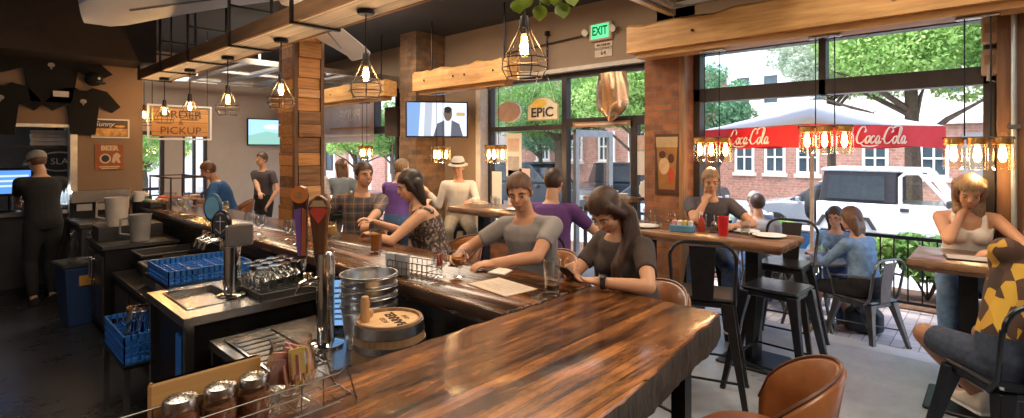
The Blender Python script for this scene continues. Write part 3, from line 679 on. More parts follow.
jar_lamp((4.97, 1.07, 1.83), 2.705-1.83, 'jar lamp cluster hanging in front of the patio umbrella', 3, 1.1)
jar_lamp((4.97, .12, 1.72), 2.705-1.72, 'jar lamp cluster hanging nearest the wooden post', 3, 1.05)
jar_lamp((4.74, 4.72, 1.69), 2.555-1.69, 'jar lamp cluster hanging at the shop window edge', 3)
jar_lamp((4.74, 5.82, 1.68), 2.555-1.68, 'jar lamp cluster hanging under the television', 3)
jar_lamp((4.74, 7.8, 1.70), 2.545-1.70, 'jar lamp cluster hanging below the far timber beam', 3)
# ---- plank clad column between bar and dining room
cl = thing('clad_column', 'square column clad in stacked reclaimed planks behind the bar stools', 'column', (0, 0, 0))
MB().bbox((3.02, 6.6, 0), (3.36, 7.05, 3.6)).obj('core', M_dark, cl)
r_ = random.Random(4); z = 0
M_planks = [M_reclaim] + [wood('reclaimed_cladding_%s' % k, a, b_, 'X', .6, 0, 'Z', 0, 1.2, 2., 1.1, .3) for k, a, b_ in (('pale', (.34, .16, .06), (.70, .40, .17)), ('dark', (.09, .04, .018), (.30, .15, .06)), ('orange', (.30, .12, .035), (.66, .32, .10)))]
while z < 3.55:
    h = r_.choice((.14, .20, .26, .12, .17)); h = min(h, 3.6-z); d = r_.uniform(.012, .06); mp_ = r_.choice(M_planks)
    MB().bbox((3.04, 6.6-d, z), (3.33, 6.6, z+h-.008)).obj('plank', mp_, cl)
    d2 = r_.uniform(.012, .035); MB().bbox((3.02-d2, 6.64, z), (3.02, 7.05, z+h-.006)).obj('plank', M_reclaim, cl); z += h
MB().bbox((2.985, 6.56, 0), (3.03, 6.62, 3.6)).bbox((3.335, 6.55, 0), (3.38, 6.62, 3.6)).obj('corner_post', wood('dark_corner', (.06, .03, .015), (.2, .1, .05), 'Z', .6), cl)
# ---- televisions
def tv(label, c, n, w, h, show):
    n = V(n).normalized(); rd = V((0, 0, 1)).cross(n).normalized(); M = axes(rd, (0, 0, 1))
    t = thing('television', label, 'television', c); R = M
    MB().rbox((0, 0, 0), (w, h, .05), .012, M=R).obj('casing', M_black, t)
    MB().box(R @ V((0, 0, -.12)), (.12, .12, .2), M=R).obj('wall_bracket', M_black, t)
    P = lambda pts, z0, z1, nm, m, par: MB().prism(pts, z0, z1, R).obj(nm, m, par)
    a, b_ = w/2-.02, h/2-.02
    s = P([(-a, -b_), (a, -b_), (a, b_), (-a, b_)], .026, .028, 'screen', emit('screen_'+show, (.72, .80, .95) if show == 'news' else (.35, .62, .95), 1.15), t)
    E = lambda cx, cy, rx, ry, k=24: [(cx+rx*math.cos(2*PI*i/k), cy+ry*math.sin(2*PI*i/k)) for i in range(k)]
    if show == 'news':
        P([(-a, -b_), (-a*.62, -b_), (-a*.55, b_), (-a, b_)], .028, .0285, 'picture', emit('scr_blue', (.25, .45, .85), .8), s)
        P([(-a*.45, -b_), (-a*.2, -b_), (-a*.15, b_), (-a*.4, b_)], .028, .0285, 'picture', emit('scr_pale', (.55, .62, .75), .8), s)
        P([(-.06*w, -b_), (.42*w, -b_), (.36*w, -.12*h), (.24*w, -.02*h), (.12*w, -.02*h), (0, -.12*h)], .0285, .029, 'picture', emit('scr_suit', (.16, .19, .26), .6), s)
        P([(.12*w, -b_), (.22*w, -b_), (.235*w, -.02*h), (.115*w, -.02*h)], .029, .0295, 'picture', emit('scr_shirt', (.8, .82, .88), .9), s)
        P(E(.175*w, .16*h, .068*w, .2*h), .0295, .030, 'picture', emit('scr_face', (.20, .13, .10), .7), s)
        P(E(.175*w, .27*h, .064*w, .09*h), .030, .0303, 'picture', emit('scr_hair', (.03, .03, .035), .5), s)
        P([(.31*w, .1*h), (.45*w, .1*h), (.45*w, .2*h), (.31*w, .2*h)], .0285, .029, 'picture', emit('scr_gold', (.8, .55, .2), .7), s)
    else:
        P([(-a, -b_), (a, -b_), (a, -b_*.2), (-a*.1, b_*.05), (-a, -b_*.3)], .028, .0285, 'picture', emit('scr_green', (.35, .7, .62), .8), s)
        P(E(.1*w, .2*h, .22*w, .1*h), .028, .0285, 'picture', emit('scr_cloud', (.85, .92, 1), .9), s)
    return t
c0 = at(437, 119.5, D=7.75)
tv('television showing a man in a suit beside the brick column', c0, V((-.60, -.80, -.05)), .91, .53, 'news')
tv('small television with a blue picture on the far grey wall', (4.62, 11.42, 2.13), (-.1, -1, 0), .82, .56, 'sport')
# ---- exit sign and occupancy notice
ex = thing('exit_sign', 'green lit exit sign above the shop window', 'sign', (5.5, 3.60, 3.21))
MB().rbox((-.03, 0, 0), (.06, .33, .22), .012).obj('housing', mat('exit_housing', (.55, .45, .36), .5), ex)
MB().bbox((-.064, -.125, -.085), (-.058, .125, .085)).obj('face', emit('exit_green', (.06, .85, .30), 1.1), ex)
text('EXIT', .15, mat('exit_letter', (.01, .10, .04), .6), 'lettering', ex, (-.0655, 0, 0), ON_X, .0015, sx=.72, bold=.004)
for s in (-1, 1): MB().cyl((-.05, s*.2, .02), (-.10, s*.2, 0), .03, .045).obj('emergency_lamp', mat('lamp_head', (.7, .66, .6), .4), ex, True)
oc = thing('occupancy_sign', 'small printed notice with the number 64 below the exit sign', 'sign', (5.5, 3.58, 2.99))
MB().bbox((-.012, -.125, -.09), (0, .125, .09)).obj('board', mat('notice_board', (.66, .53, .42), .7), oc)
for s, sz, zz in (('MAXIMUM', .042, .055), ('OCCUPANCY', .042, .012), ('64', .075, -.045)): text(s, sz, M_dark, 'lettering', oc, (-.0135, 0, zz), ON_X, .001, bold=.001)
# ---- things hung in the shop window
E = lambda cx, cy, rx, ry, k=32: [(cx+rx*math.cos(2*PI*i/k), cy+ry*math.sin(2*PI*i/k)) for i in range(k)]
ov = thing('oval_sign', 'plain oval board hung in the shop window left of the arched sign', 'sign', at(508, 112, X=5.44))
MB().prism(E(0, 0, .185, .115), -.004, .012, ON_X).obj('board', mat('oval_board', (.56, .40, .33), .7), ov, bevel=.004)
ov.scale = (1.2, 1.2, 1.25)
MB().prism(E(.012, .0, .192, .12), -.022, -.005, ON_X).obj('backing', M_white, ov)
MB().tube([(0, .05, .1), (0, .05, .52)], .003, 5).tube([(0, -.05, .1), (0, -.05, .52)], .003, 5).obj('cord', M_white, ov)
ep = thing('hanging_sign', 'cream arched sign lettered EPIC hung in the shop window', 'sign', at(542.5, 109, X=5.44))
oe = [(-.205, -.13), (.205, -.13), (.205, .05), (.15, .075), (.11, .115), (.05, .14), (-.05, .14), (-.11, .115), (-.15, .075), (-.205, .05)]
MB().prism([(x*1.05, y_*1.05) for x, y_ in oe], -.012, 0, ON_X).obj('border', mat('sign_green', (.35, .42, .20), .6), ep); MB().prism([(x*.96, y_*.95) for x, y_ in oe], 0.0005, .006, ON_X).obj('board', mat('sign_cream', (.82, .74, .58), .6), ep)
MB().prism(E(-.04, .065, .10, .05), .007, .009, ON_X).obj('sun_emblem', mat('sign_yellow', (.85, .62, .12), .6), ep)
ep.scale = (1.28, 1.28, 1.12)
text('EPiC', .16, mat('sign_letters', (.05, .05, .05), .5), 'lettering', ep, V((-.010, 0, -.045)), ON_X, .002, bold=.003)
MB().tube([(0, .16, .08), (0, .05, .46)], .003, 5).tube([(0, -.16, .08), (0, -.05, .46)], .003, 5).obj('cord', M_white, ep)
shd = thing('shield_ornament', 'shiny copper shield hung high in the shop window above the door', 'ornament', at(612, 97, X=5.40))
os_ = [(-.17, .20), (-.10, .27), (0, .25), (.10, .27), (.17, .20), (.17, -.12), (.12, -.20), (0, -.29), (-.12, -.20), (-.17, -.12)]
M_copper = mat('polished_copper', (.86, .60, .40), .26, 1., .10, 3)
secs = []
for i in range(17):
    y_ = .29-.58*i/16; wd = .225 if y_ > -.06 else .225*max(.03, 1-((y_+.06)/-.23)**1.9); wd *= 1 if y_ < .17 else (1-.13*math.sin(min(1, (y_-.17)/.10)*PI/2))
    secs.append([ON_X @ V((wd*(u/5), y_, .075*math.cos(u/5*1.45)+.012*math.sin(u*1.7+y_*3))) for u in range(-5, 6)] + [ON_X @ V((wd*(u/5), y_, .075*math.cos(u/5*1.45)-.014)) for u in range(5, -6, -1)])
MB().rings(secs).obj('plate', M_copper, shd, True); MB().tube([(.0, .1, .25), (0, .03, .36), (0, -.03, .36), (0, -.1, .25)], .004, 5).obj('cord', M_black, shd)
def poster(name, label, c, w, h, m, M=ON_X, parts=(), frame=None):
    t = thing(name, label, 'notice' if name == 'paper_notice' else 'poster', c)
    MB().prism([(-w/2, -h/2), (w/2, -h/2), (w/2, h/2), (-w/2, h/2)], 0, .006, M).obj('sheet', m, t)
    if frame:
        f = MB(); q = .018
        for a in ((-w/2-q, -h/2-q, w/2+q, -h/2), (-w/2-q, h/2, w/2+q, h/2+q), (-w/2-q, -h/2, -w/2, h/2), (w/2, -h/2, w/2+q, h/2)): f.prism([(a[0], a[1]), (a[2], a[1]), (a[2], a[3]), (a[0], a[3])], 0, .02, M)
        f.obj('frame', frame, t)
    for i, (pts, mm, nm) in enumerate(parts): MB().prism(pts, .0062+i*.0004, .0068+i*.0004, M).obj(nm, mm, t)
    return t
Rct = lambda x0, y0, x1, y1: [(x0, y0), (x1, y0), (x1, y1), (x0, y1)]
M_grey = mat('print_grey', (.42, .40, .40), .8); M_pink = mat('print_pink', (.66, .50, .44), .8)
poster('paper_notice', 'white printed sheet taped to the shop window, the upper one', at(514, 155, X=5.54), .30, .62, M_paper, parts=[(Rct(-.11, .05, .11, .24), M_pink, 'print'), (Rct(-.11, -.22, .11, -.02), M_grey, 'print')])
poster('paper_notice', 'pinkish sheet taped to the shop window behind the man in the grey shirt', at(519, 190, X=5.54), .42, .62, M_pink, parts=[(Rct(-.15, .1, .15, .22), M_grey, 'print')])
poster('paper_notice', 'small sheet taped to the shop window at its pale trim', at(497, 190, X=5.54), .2, .55, M_paper)
poster('paper_notice', 'sheet taped to the narrow pane beside the brick pier, topmost', at(642, 143, X=5.54), .18, .18, M_pink)
poster('paper_notice', 'white sheet taped to the narrow pane beside the brick pier, lower one', at(642, 163, X=5.54), .18, .28, M_paper)
oct_ = [(.1*math.cos(PI/8+k*PI/4), .12*math.sin(PI/8+k*PI/4)) for k in range(8)]
poster('paper_notice', 'white eight sided sticker on the narrow pane beside the brick pier', at(648, 190, X=5.54)+V((0, .02, 0)), .02, .02, M_paper, parts=[(oct_, M_paper, 'sticker')])
# notice strip on the transom
tn = thing('transom_sign', 'thin wooden lettered strip on the transom above the glass door', 'sign', at(601, 124, X=5.50))
MB().prism(Rct(-.42, -.032, .42, .032), 0, .015, ON_X).obj('strip', wood('strip_wood', (.25, .13, .06), (.45, .26, .13), 'Y'), tn)
MB().prism(Rct(-.38, -.012, .38, .012), .016, .017, ON_X).obj('print', M_pink, tn)
# beer glass poster on the brick pier
bp = poster('beer_poster', 'tall dark poster of a filled beer glass on the brick pier', (5.21, 2.60, 1.60), .27, .64, mat('poster_brown', (.07, .035, .02), .4), parts=[
    ([(-.09, -.28), (.09, -.28), (.12, .22), (-.12, .22)], mat('poster_beer', (.28, .13, .04), .4), 'picture'), ([(-.122, .18), (.122, .18), (.125, .29), (-.125, .29)], mat('poster_foam', (.42, .30, .17), .4), 'picture'),
    (E(-.03, -.02, .06, .09), mat('poster_cream', (.50, .34, .19), .4), 'picture'), (E(.05, -.12, .035, .09), mat('poster_red', (.40, .06, .03), .4), 'picture'), (E(-.05, .1, .04, .04), mat('poster_dark', (.08, .03, .02), .4), 'picture'),
    (E(.05, .06, .035, .05), mat('poster_dark', (.08, .03, .02), .4), 'picture'), (Rct(-.1, -.31, .1, -.27), mat('poster_dark', (.08, .03, .02), .4), 'picture')])
# conduit, boxes and hose at the street opening
cd = thing('wall_conduit', 'grey electrical conduit running down the wooden post', 'pipe', (5.2, -.07, 0))
MB().tube([(-.02, 0, .2), (-.02, 0, 3.5)], .017, 10).obj('pipe', mat('conduit_grey', (.50, .58, .66), .3, .6), cd, True)
for zz in (.8, 1.9, 3.1): MB().bbox((-.045, -.035, zz), (.015, .035, zz+.03)).obj('clip', M_steel, cd)
for lb, yy, zz, h in (('small beige control box high on the opening jamb', .03, 2.66, .2), ('small beige control box just below the upper one on the opening jamb', .03, 2.42, .2)):
    t = thing('control_box', lb, 'box', (5.42, yy+.03, zz)); MB().rbox((0, 0, 0), (.08, .10, h), .01).obj('case', mat('box_beige', (.45, .35, .27), .6), t); MB().bbox((-.045, -.03, -.02), (-.04, .03, .05)).obj('cover', M_tan, t)
hs = thing('cable_loop', 'pale cable looped from the control box on the opening jamb', 'cable', (5.38, .02, 2.3))
MB().tube([(0, -.02, .45), (-.02, -.05, .1), (-.02, -.02, -.05), (-.02, .05, -.02), (-.01, .04, .08), (0, .03, .12)], .012, 8).obj('cable', mat('pale_cable', (.5, .46, .42), .5), hs, True)
# garage door tracks at the ceiling and the raised doors
def raised(label, y0, y1, x0, x1, z, n):
    t = thing('garage_door', label, 'garage door', (0, 0, z)); k = (x1-x0)/n
    for yy in (y0, y1): MB().bbox((x0-.3, yy-.03, -.05), (x1+.1, yy+.03, .03)).obj('track', M_galv, t)
    for i in range(n):
        a, b_ = x0+i*k, x0+(i+1)*k-.02; f = MB()
        for q in ((a, y0+.04, a+.06, y1-.04), (b_-.06, y0+.04, b_, y1-.04), (a+.06, y0+.04, b_-.06, y0+.1), (a+.06, y1-.1, b_-.06, y1-.04), (a+.06, (y0+y1)/2-.03, b_-.06, (y0+y1)/2+.03)): f.bbox((q[0], q[1], -.02), (q[2], q[3], .02))
        f = f.obj('section', mat('door_aluminium', (.42, .42, .43), .4, .7), t); MB().bbox((a+.06, y0+.1, -.004), (b_-.06, y1-.1, .004)).obj('pane', M_glass, f)
    for yy in (y0, y1): MB().bbox((x0+.1, yy-.012, .0), (x0+.13, yy+.012, 3.6-z)).obj('hanger', M_galv, t)
    return t
raised('glazed garage door rolled up under the ceiling of the street opening', .1, 2.36, 3.5, 4.75, 3.12, 2)
raised('glazed garage door rolled up under the ceiling beyond the clad column', 8.0, 10.9, 3.0, 5.35, 3.05, 4)
# printed banner in the far opening, seen from behind
bn = thing('banner', 'translucent grey banner with reversed letters hanging in the far opening', 'banner', (5.40, 9.62, 2.32))
B_X = axes((0, 1, 0), (0, 0, 1))
n = 14; secs = []
for i in range(n+1):
    yy = -1.05 + 2.1*i/n; o_ = .025*math.sin(i*1.3); secs.append([V((o_, yy, .38)), V((o_, yy, -.42)), V((o_+.004, yy, -.42)), V((o_+.004, yy, .38))])
def translucent(name, c, f=.55):
    m, nt, b = _new(name); nt.links.new(ramp(nt, noise(nt, coords(nt), 5), [(.3, tuple(x*.93 for x in c)), (.7, c)]), b.inputs['Base Color']); b.inputs['Roughness'].default_value = .8
    tr = N(nt, 'ShaderNodeBsdfTranslucent'); tr.inputs[0].default_value = rgba(c); mx = N(nt, 'ShaderNodeMixShader'); mx.inputs[0].default_value = f
    nt.links.new(b.outputs[0], mx.inputs[1]); nt.links.new(tr.outputs[0], mx.inputs[2]); nt.links.new(mx.outputs[0], nt.nodes['Material Output'].inputs[0]); return m
MB().rings(secs).obj('cloth', translucent('banner_cloth', (.76, .66, .62)), bn, True)
M_ban = mat('banner_letters', (.92, .88, .86), .8)
text('PRIDE', .30, M_ban, 'lettering', bn, (-.03, -.25, .10), B_X, .002, bold=.006)
MB().bbox((-.032, -.95, -.16), (-.028, .55, -.12)).obj('stripe', mat('banner_orange', (.60, .34, .16), .8), bn)
MB().bbox((-.032, -1.0, -.30), (-.028, 1.0, -.27)).obj('stripe', M_ban, bn)
MB().tube([(0, -1.1, .39), (0, 1.1, .39)], .016, 8).obj('hanging_rail', M_black, bn)
sp_ = thing('wall_speaker', 'dark loudspeaker hung beside the brick column in the far opening', 'speaker', at(394, 122, X=5.2))
MB().rbox((0, 0, 0), (.22, .26, .50), .02, rz=.5).obj('cabinet', mat('speaker_brown', (.06, .045, .04), .6), sp_); MB().bbox((.05, -.03, .2), (.1, .03, .5)).obj('bracket', M_black, sp_)
# conduit run and chain on the street wall
cn = thing('wall_conduit', 'thin dark conduit running along the street wall towards the exit sign', 'pipe', (5.47, 0, 0))
MB().tube([(0, 3.8, 3.2), (0, 5.2, 3.14), (0, 5.25, 3.16), (0, 5.25, 3.58)], .012, 8).obj('pipe', M_bronze, cn)
ch = thing('hanging_chain', 'black chain hanging on the street wall above the shop window', 'chain', (5.43, 4.42, 3.22))
for k in range(9):
    a = k % 2; MB().tube([(.0 + (.014*math.cos(q) if a else 0), (0 if a else .014*math.cos(q)), -.06*k + .04*math.sin(q)) for q in [2*PI*i/12 for i in range(12)]], .006, 5, True).obj('link', M_black, ch)
MB().lathe([(0, .06), (.035, .05), (.04, 0), (0, -.02)], (0, 0, .06), 12).obj('hook_plate', M_black, ch)

# ================================================================== BACK LEFT: KITCHEN PASS AND SIGN WALL
def shirt(label, c, w, h, tail=.0):
    t = thing('tee_shirt', label, 't-shirt', c, 0, 'black t-shirts on the wall')
    hw, s = w/2, w*.27
    o_ = [(-hw*.40, -h*.5), (hw*.40, -h*.5), (hw*.52, h*.12), (hw*.95, -h*.02), (hw*1.25, h*.12), (hw*.78, h*.44), (hw*.30, h*.5), (hw*.12, h*.43), (-hw*.12, h*.43), (-hw*.30, h*.5), (-hw*.78, h*.44), (-hw*1.25, h*.12), (-hw*.95, -h*.02), (-hw*.52, h*.12)]
    MB().prism(o_, 0, .03, ON_Y).obj('body', mat('black_jersey', (.010, .010, .011), .95, bmp=.3), t, bevel=.006)
    MB().prism(E(0, h*.2, .035, .03, 8), .031, .033, ON_Y).prism(Rct(-.008, h*.12, .008, h*.17), .031, .033, ON_Y).obj('chest_print', mat('shirt_print', (.45, .44, .40), .8), t)
    return t
shirt('black t-shirt with small pale chest print, topmost on the tan panel', at(51, 76, Y=8.56), .98, .66)
shirt('black t-shirt hanging under the black cap', at(83, 111, Y=8.56), .62, .60)
shirt('black t-shirt at the kitchen side of the tan panel, lowest', at(0, 108, Y=8.56), .62, .62)
cp = thing('black_cap', 'black baseball cap hung on the tan panel above the t-shirt', 'cap', at(93, 80, Y=8.55))
MB().ell((0, -.05, .0), (.095, .10, .085), 20, 10).obj('crown', mat('black_jersey', (.010, .010, .011), .95), cp, True)
MB().prism(E(.03, -.04, .09, .05, 20), -.005, .008, axes((1, 0, 0), (0, -1, .3)), (0, -.13, -.03)).obj('brim', M_dark, cp)
MB().ell((.04, -.145, .01), (.015, .008, .018)).obj('badge', M_white, cp)
poster('price_card', 'small pale price card pinned between the t-shirts', at(61, 94, Y=8.50), .15, .07, M_paper, ON_Y)['category'] = 'card'
M_gold = mat('beer_gold', (.60, .32, .08), .5, 0, .5, 14)
fs = poster('framed_sign', 'dark framed picture with cream script above the beer sign', at(110.5, 128.5, Y=8.59), .37, .215, mat('sign_night', (.06, .03, .015), .4), ON_Y, [(Rct(-.18, -.10, .18, .0), M_gold, 'picture'), (E(.10, .03, .06, .015), M_gold, 'picture')], M_paper)
text('Sunny', .085, M_paper, 'lettering', fs, (-.07, -.010, .055), ON_Y, .001, shear=.35)
M_orange = mat('beer_sign_red', (.36, .10, .03), .6); M_creamp = mat('beer_sign_cream', (.68, .52, .32), .6)
bs = poster('beer_sign', 'square rust red sign lettered BEER with a barrel picture', at(109.5, 157, Y=8.59), .30, .33, M_orange, ON_Y, [(E(-.045, -.02, .06, .065, 20), M_creamp, 'barrel_picture'), (E(-.045, -.02, .042, .046, 20), M_dark, 'barrel_picture'),
    ([(.02, -.07), (.04, .03), (.08, .06), (.12, .02), (.10, -.02), (.12, -.08), (.09, -.08), (.07, -.04), (.05, -.08)], M_creamp, 'lion_picture'), (Rct(-.11, -.135, .11, -.12), M_creamp, 'print'), (Rct(-.09, -.155, .09, -.143), M_creamp, 'print')])
text('BEER', .085, M_creamp, 'lettering', bs, (0, -.010, .115), ON_Y, .001, bold=.004)
og = thing('order_sign', 'hanging wooden sign lettered ORDER & PICKUP in a white frame', 'sign', (2.36, 9.0, 2.16))
MB().rbox((0, 0, 0), (.74, .03, .42), .012).obj('board', wood('sign_ply', (.55, .25, .07), (.75, .40, .13), 'X', .6, .14, 'Z'), og)
f = MB()
for q in ((-.42, -.26, .42, -.235), (-.42, .235, .42, .26), (-.42, -.235, -.395, .235), (.395, -.235, .42, .235)): f.bbox((q[0], -.012, q[1]), (q[2], .012, q[3]))
f.obj('frame', M_paper, og); M_burn = mat('burnt_letters', (.16, .055, .015), .8)
text('ORDER', .155, M_burn, 'lettering', og, (0, -.017, .115), ON_Y, .001, sx=1.1); text('&', .10, M_burn, 'lettering', og, (0, -.017, -.005), ON_Y, .001); text('PICKUP', .155, M_burn, 'lettering', og, (0, -.017, -.125), ON_Y, .001, sx=1.05)
for sx in (-.36, .36): MB().tube([(sx, 0, .26), (sx, 0, 1.44)], .005, 5).obj('chain', M_black, og)
# kitchen pass: counter, shelves, boxes, monitor, heat-lamp
kc = thing('pass_counter', 'dark kitchen pass counter under the tan panel', 'counter', (0, 8.9, 0))
MB().bbox((-2.2, -.28, .95), (1.02, .5, 1.0)).obj('worktop', M_steel, kc); MB().bbox((-2.2, -.2, .08), (1.02, .45, .949)).obj('cabinet', M_dark, kc); MB().bbox((-2.2, -.16, 0), (1.02, .4, .079)).obj('plinth', M_black, kc)
ks = thing('kitchen_shelf', 'dark shelf above the kitchen pass carrying stacked boxes', 'shelf', (0, 9.2, 1.78))
MB().bbox((-2, -.2, 0), (1.02, .2, .03)).obj('board', M_black, ks)
for xx in (-1.2, 0, .98): MB().bbox((xx-.015, .15, .03), (xx+.015, .18, .90)).obj('hanger', M_black, ks)
M_card = mat('white_carton', (.48, .45, .42), .8)
def carton(p, label, w=.34, h=.04, grp='flat cartons on the kitchen shelf'):
    t = thing('carton', label, 'box', p, rnd.uniform(-.06, .06), grp)
    MB().bbox((-w/2, -.14, 0), (w/2, .14, h*.55)).obj('tray', M_card, t); MB().bbox((-w/2-.004, -.144, h*.55), (w/2+.004, .144, h-.002)).obj('lid', M_card, t)
xa = at(48, 148, Y=9.2).x; xb = at(70, 148, Y=9.2).x
for k in range(4): carton((xa, 9.15, 1.81+k*.05), ['flat pale carton at the bottom of the shelf stack nearer the monitor', 'flat pale carton second in the shelf stack nearer the monitor', 'flat pale carton third in the shelf stack nearer the monitor', 'flat pale carton topmost in the shelf stack nearer the monitor'][k], .34, .046)
for k in range(5): carton((xb+.04, 9.15, 1.81+k*.05), 'flat pale carton %s the shelf stack beside the lit corner trim' % ['at the bottom of', 'second from the bottom in', 'in the middle of', 'fourth up in', 'topmost in'][k], .20, .046)
mo = thing('order_monitor', 'order monitor with a blue lit screen on the kitchen pass', 'monitor', (at(11, 195, Y=8.8).x, 8.85, 1.0))
MB().rbox((0, 0, .36), (.40, .05, .34), .01).obj('casing', M_black, mo); MB().bbox((-.18, -.029, .22), (.18, -.026, .50)).obj('screen', emit('pos_blue', (.10, .30, .85), 1.0), mo); MB().cyl((0, .02, .01), (0, .02, .25), .025).lathe([(0, 0), (.11, 0), (.10, .014), (0, .016)], n=20).obj('stand', M_black, mo)
for k, (a, b_, c, d) in enumerate(((-.16, .42, .16, .445), (-.16, .36, .06, .385), (-.16, .30, .1, .325))): MB().bbox((a, -.0305, b_), (c, -.0295, d)).obj('screen_row', emit('pos_pale', (.55, .7, 1), 1.), mo)
ws = thing('worktop_lamp', 'small work lamp lighting white plates on the kitchen pass', 'lamp', (at(54, 186, Y=8.85).x, 8.85, 1.0))
MB().lathe([(0, 0), (.08, 0), (.07, .012), (0, .014)], n=20).tube([(0, 0, .01), (0, .02, .24), (0, -.02, .32)], .01, 8).obj('stand', M_steel, ws); MB().lathe([(.02, .34), (.05, .33), (.09, .27), (.085, .27)], (0, -.03, 0), 20, caps=False).obj('shade', M_steel, ws, True)
MB().ell((0, -.03, .285), (.045, .045, .02)).obj('bulb', emit('cool_bulb', (.85, .93, 1), 22), ws)
lp = lamp('work_light', 'POINT', (at(54, 186, Y=8.85).x, 8.78, 1.24), 4, (.85, .93, 1), .04)
M_plate = mat('white_china', (.75, .75, .74), .25)
def plate(p, r, label, grp, m=None):
    t = MB().lathe([(0, 0), (r*.6, 0), (r, .016), (r, .020), (r*.62, .006), (0, .005)], (0, 0, 0), 28).obj('plate', m or M_plate, None, True, at=p); return tag(t, label, 'plate', grp)
for k in range(5): plate((at(58, 192, Y=8.8).x+.10, 8.82, 1.001+k*.0085), .11, 'white plate in the stack beside the work lamp on the pass', 'plates on the kitchen pass')
for k in range(4):
    px = 60+k*4; t = thing('squeeze_bottle', 'pale squeeze bottle in the row on the kitchen pass', 'bottle', (at(px, 190, Y=9.1).x+.02, 9.1, 1.0), 0, 'bottles on the kitchen pass')
    MB().lathe([(0, 0), (.032, 0), (.033, .15), (.02, .18), (0, .18)], n=14).obj('body', mat('bottle_pale', (.45, .55, .62), .4), t, True); MB().lathe([(.015, .18), (.012, .20), (.004, .25), (0, .25)], n=12).obj('nozzle', M_white, t, True)
sg = thing('oval_kitchen_sign', 'rounded dark sign with pale border behind the kitchen pass', 'sign', (at(64, 162, Y=9.9).x, 10.38, at(64, 162, Y=9.9).z))
MB().prism(E(0, 0, .26, .15), 0, .02, ON_Y).obj('border', M_creamp, sg); MB().prism(E(0, 0, .24, .13), .021, .028, ON_Y).obj('board', M_dark, sg); text('SLA', .13, M_creamp, 'lettering', sg, (0, -.03, 0), ON_Y, .001)
# under the beer sign: silver back-bar ledge, black cabinet, jugs and crates
bb = thing('service_cabinet', 'black service cabinet with a steel backsplash under the beer sign', 'cabinet', (1.36, 7.9, 0))
MB().bbox((-.34, -.25, .06), (.30, .68, .86)).obj('body', M_dark, bb); MB().bbox((-.36, -.28, .861), (.32, .68, .90)).obj('worktop', M_steel, bb); MB().bbox((-.34, .40, 1.10), (.26, .62, 1.24)).obj('backsplash', M_steel, bb)
for k in range(3): MB().bbox((-.30+k*.19, .385, 1.00), (-.15+k*.19, .398, 1.08)).obj('label_tag', M_grey, bb)
MB().bbox((-.30, -.262, .12), (-.03, -.252, .80)).obj('door', M_gun, bb); MB().bbox((.0, -.262, .12), (.27, -.252, .80)).obj('door', M_gun, bb); MB().bbox((-.3, -.2, 0), (.28, .6, .059)).obj('plinth', M_black, bb); MB().bbox((-.34, .62, .90), (.28, .68, 1.12)).obj('backing', M_dark, bb)
def jug(p, rz, label, m, s=1.):
    t = thing('jug', label, 'jug', p, rz, None)
    MB().lathe([(0, 0), (.075*s, 0), (.09*s, .24*s), (.094*s, .25*s), (.086*s, .25*s), (.07*s, .01), (0, .01)], n=22).obj('body', m, t, True)
    MB().tube([(.085*s, 0, .22*s), (.15*s, 0, .21*s), (.155*s, 0, .08*s), (.08*s, 0, .06*s)], .011, 8).obj('handle', m, t, True); return t
M_plastic = mat('milky_plastic', (.52, .46, .40), .4)
pj = at(117, 226, Y=6.6); jug((pj.x, 6.6, .98), 2.6, 'milky plastic jug upright under the beer sign', M_plastic, 1.15)
pj2 = at(139, 243, Y=6.3); jug((pj2.x, 6.25, .85), 2.9, 'greyish plastic jug lower down beside the grey bin', mat('grey_plastic', (.25, .24, .23), .4), 1.05)
kt = thing('prep_cabinet', 'low black cabinet carrying jugs between the bins and the beer sign wall', 'cabinet', (1.30, 6.5, 0))
MB().bbox((-.32, -.42, .05), (.26, .42, .82)).obj('body', M_black, kt); MB().bbox((-.34, -.44, .82), (.28, .44, .849)).obj('worktop', M_dark, kt); MB().bbox((-.30, .0, .85), (.24, .36, .979)).obj('riser', M_dark, kt)
for k in range(2): MB().bbox((-.335, -.38+k*.4, .12), (-.322, -.04+k*.4, .75)).obj('door', M_gun, kt); MB().tube([(-.35, -.1+k*.12, .5), (-.37, -.1+k*.12, .5), (-.37, -.1+k*.12, .7), (-.35, -.1+k*.12, .7)], .008, 6).obj('handle', M_steel, kt)
cup = thing('paper_cup_stack', 'stack of white cups on a black dispenser below the beer sign', 'cups', (1.58, 7.72, .90)); MB().cyl((0, 0, 0), (0, 0, .22), .07, n=20).obj('dispenser', M_black, cup); MB().lathe([(0, .221), (.055, .221), (.06, .34), (.05, .34), (.05, .24), (0, .24)], n=20).obj('cups', M_paper, cup, True)
def crate_mesh(w, d, h, m, parent, name='basket', hole=.032):
    b_ = MB(); t = .008; b_.bbox((-w/2, -d/2, 0), (w/2, d/2, .006))
    for sx in (-1, 1):
        for zz in (.0, h*.28, h*.56, h-.028): b_.bbox((sx*w/2-t/2, -d/2, zz), (sx*w/2+t/2, d/2, zz+(.028 if zz > h*.9-.03 else .012)))
        k = int(d/hole)
        for i in range(k+1): y_ = -d/2 + d*i/k; b_.bbox((sx*w/2-t/2, y_-.004, 0), (sx*w/2+t/2, y_+.004, h))
    for sy in (-1, 1):
        for zz in (.0, h*.28, h*.56, h-.028): b_.bbox((-w/2, sy*d/2-t/2, zz), (w/2, sy*d/2+t/2, zz+(.028 if zz > h*.9-.03 else .012)))
        k = int(w/hole)
        for i in range(k+1): x_ = -w/2 + w*i/k; b_.bbox((x_-.004, sy*d/2-t/2, 0), (x_+.004, sy*d/2+t/2, h))
    return b_.obj(name, m, parent)
M_blue = mat('blue_plastic', (.03, .16, .52), .35, 0, .1)
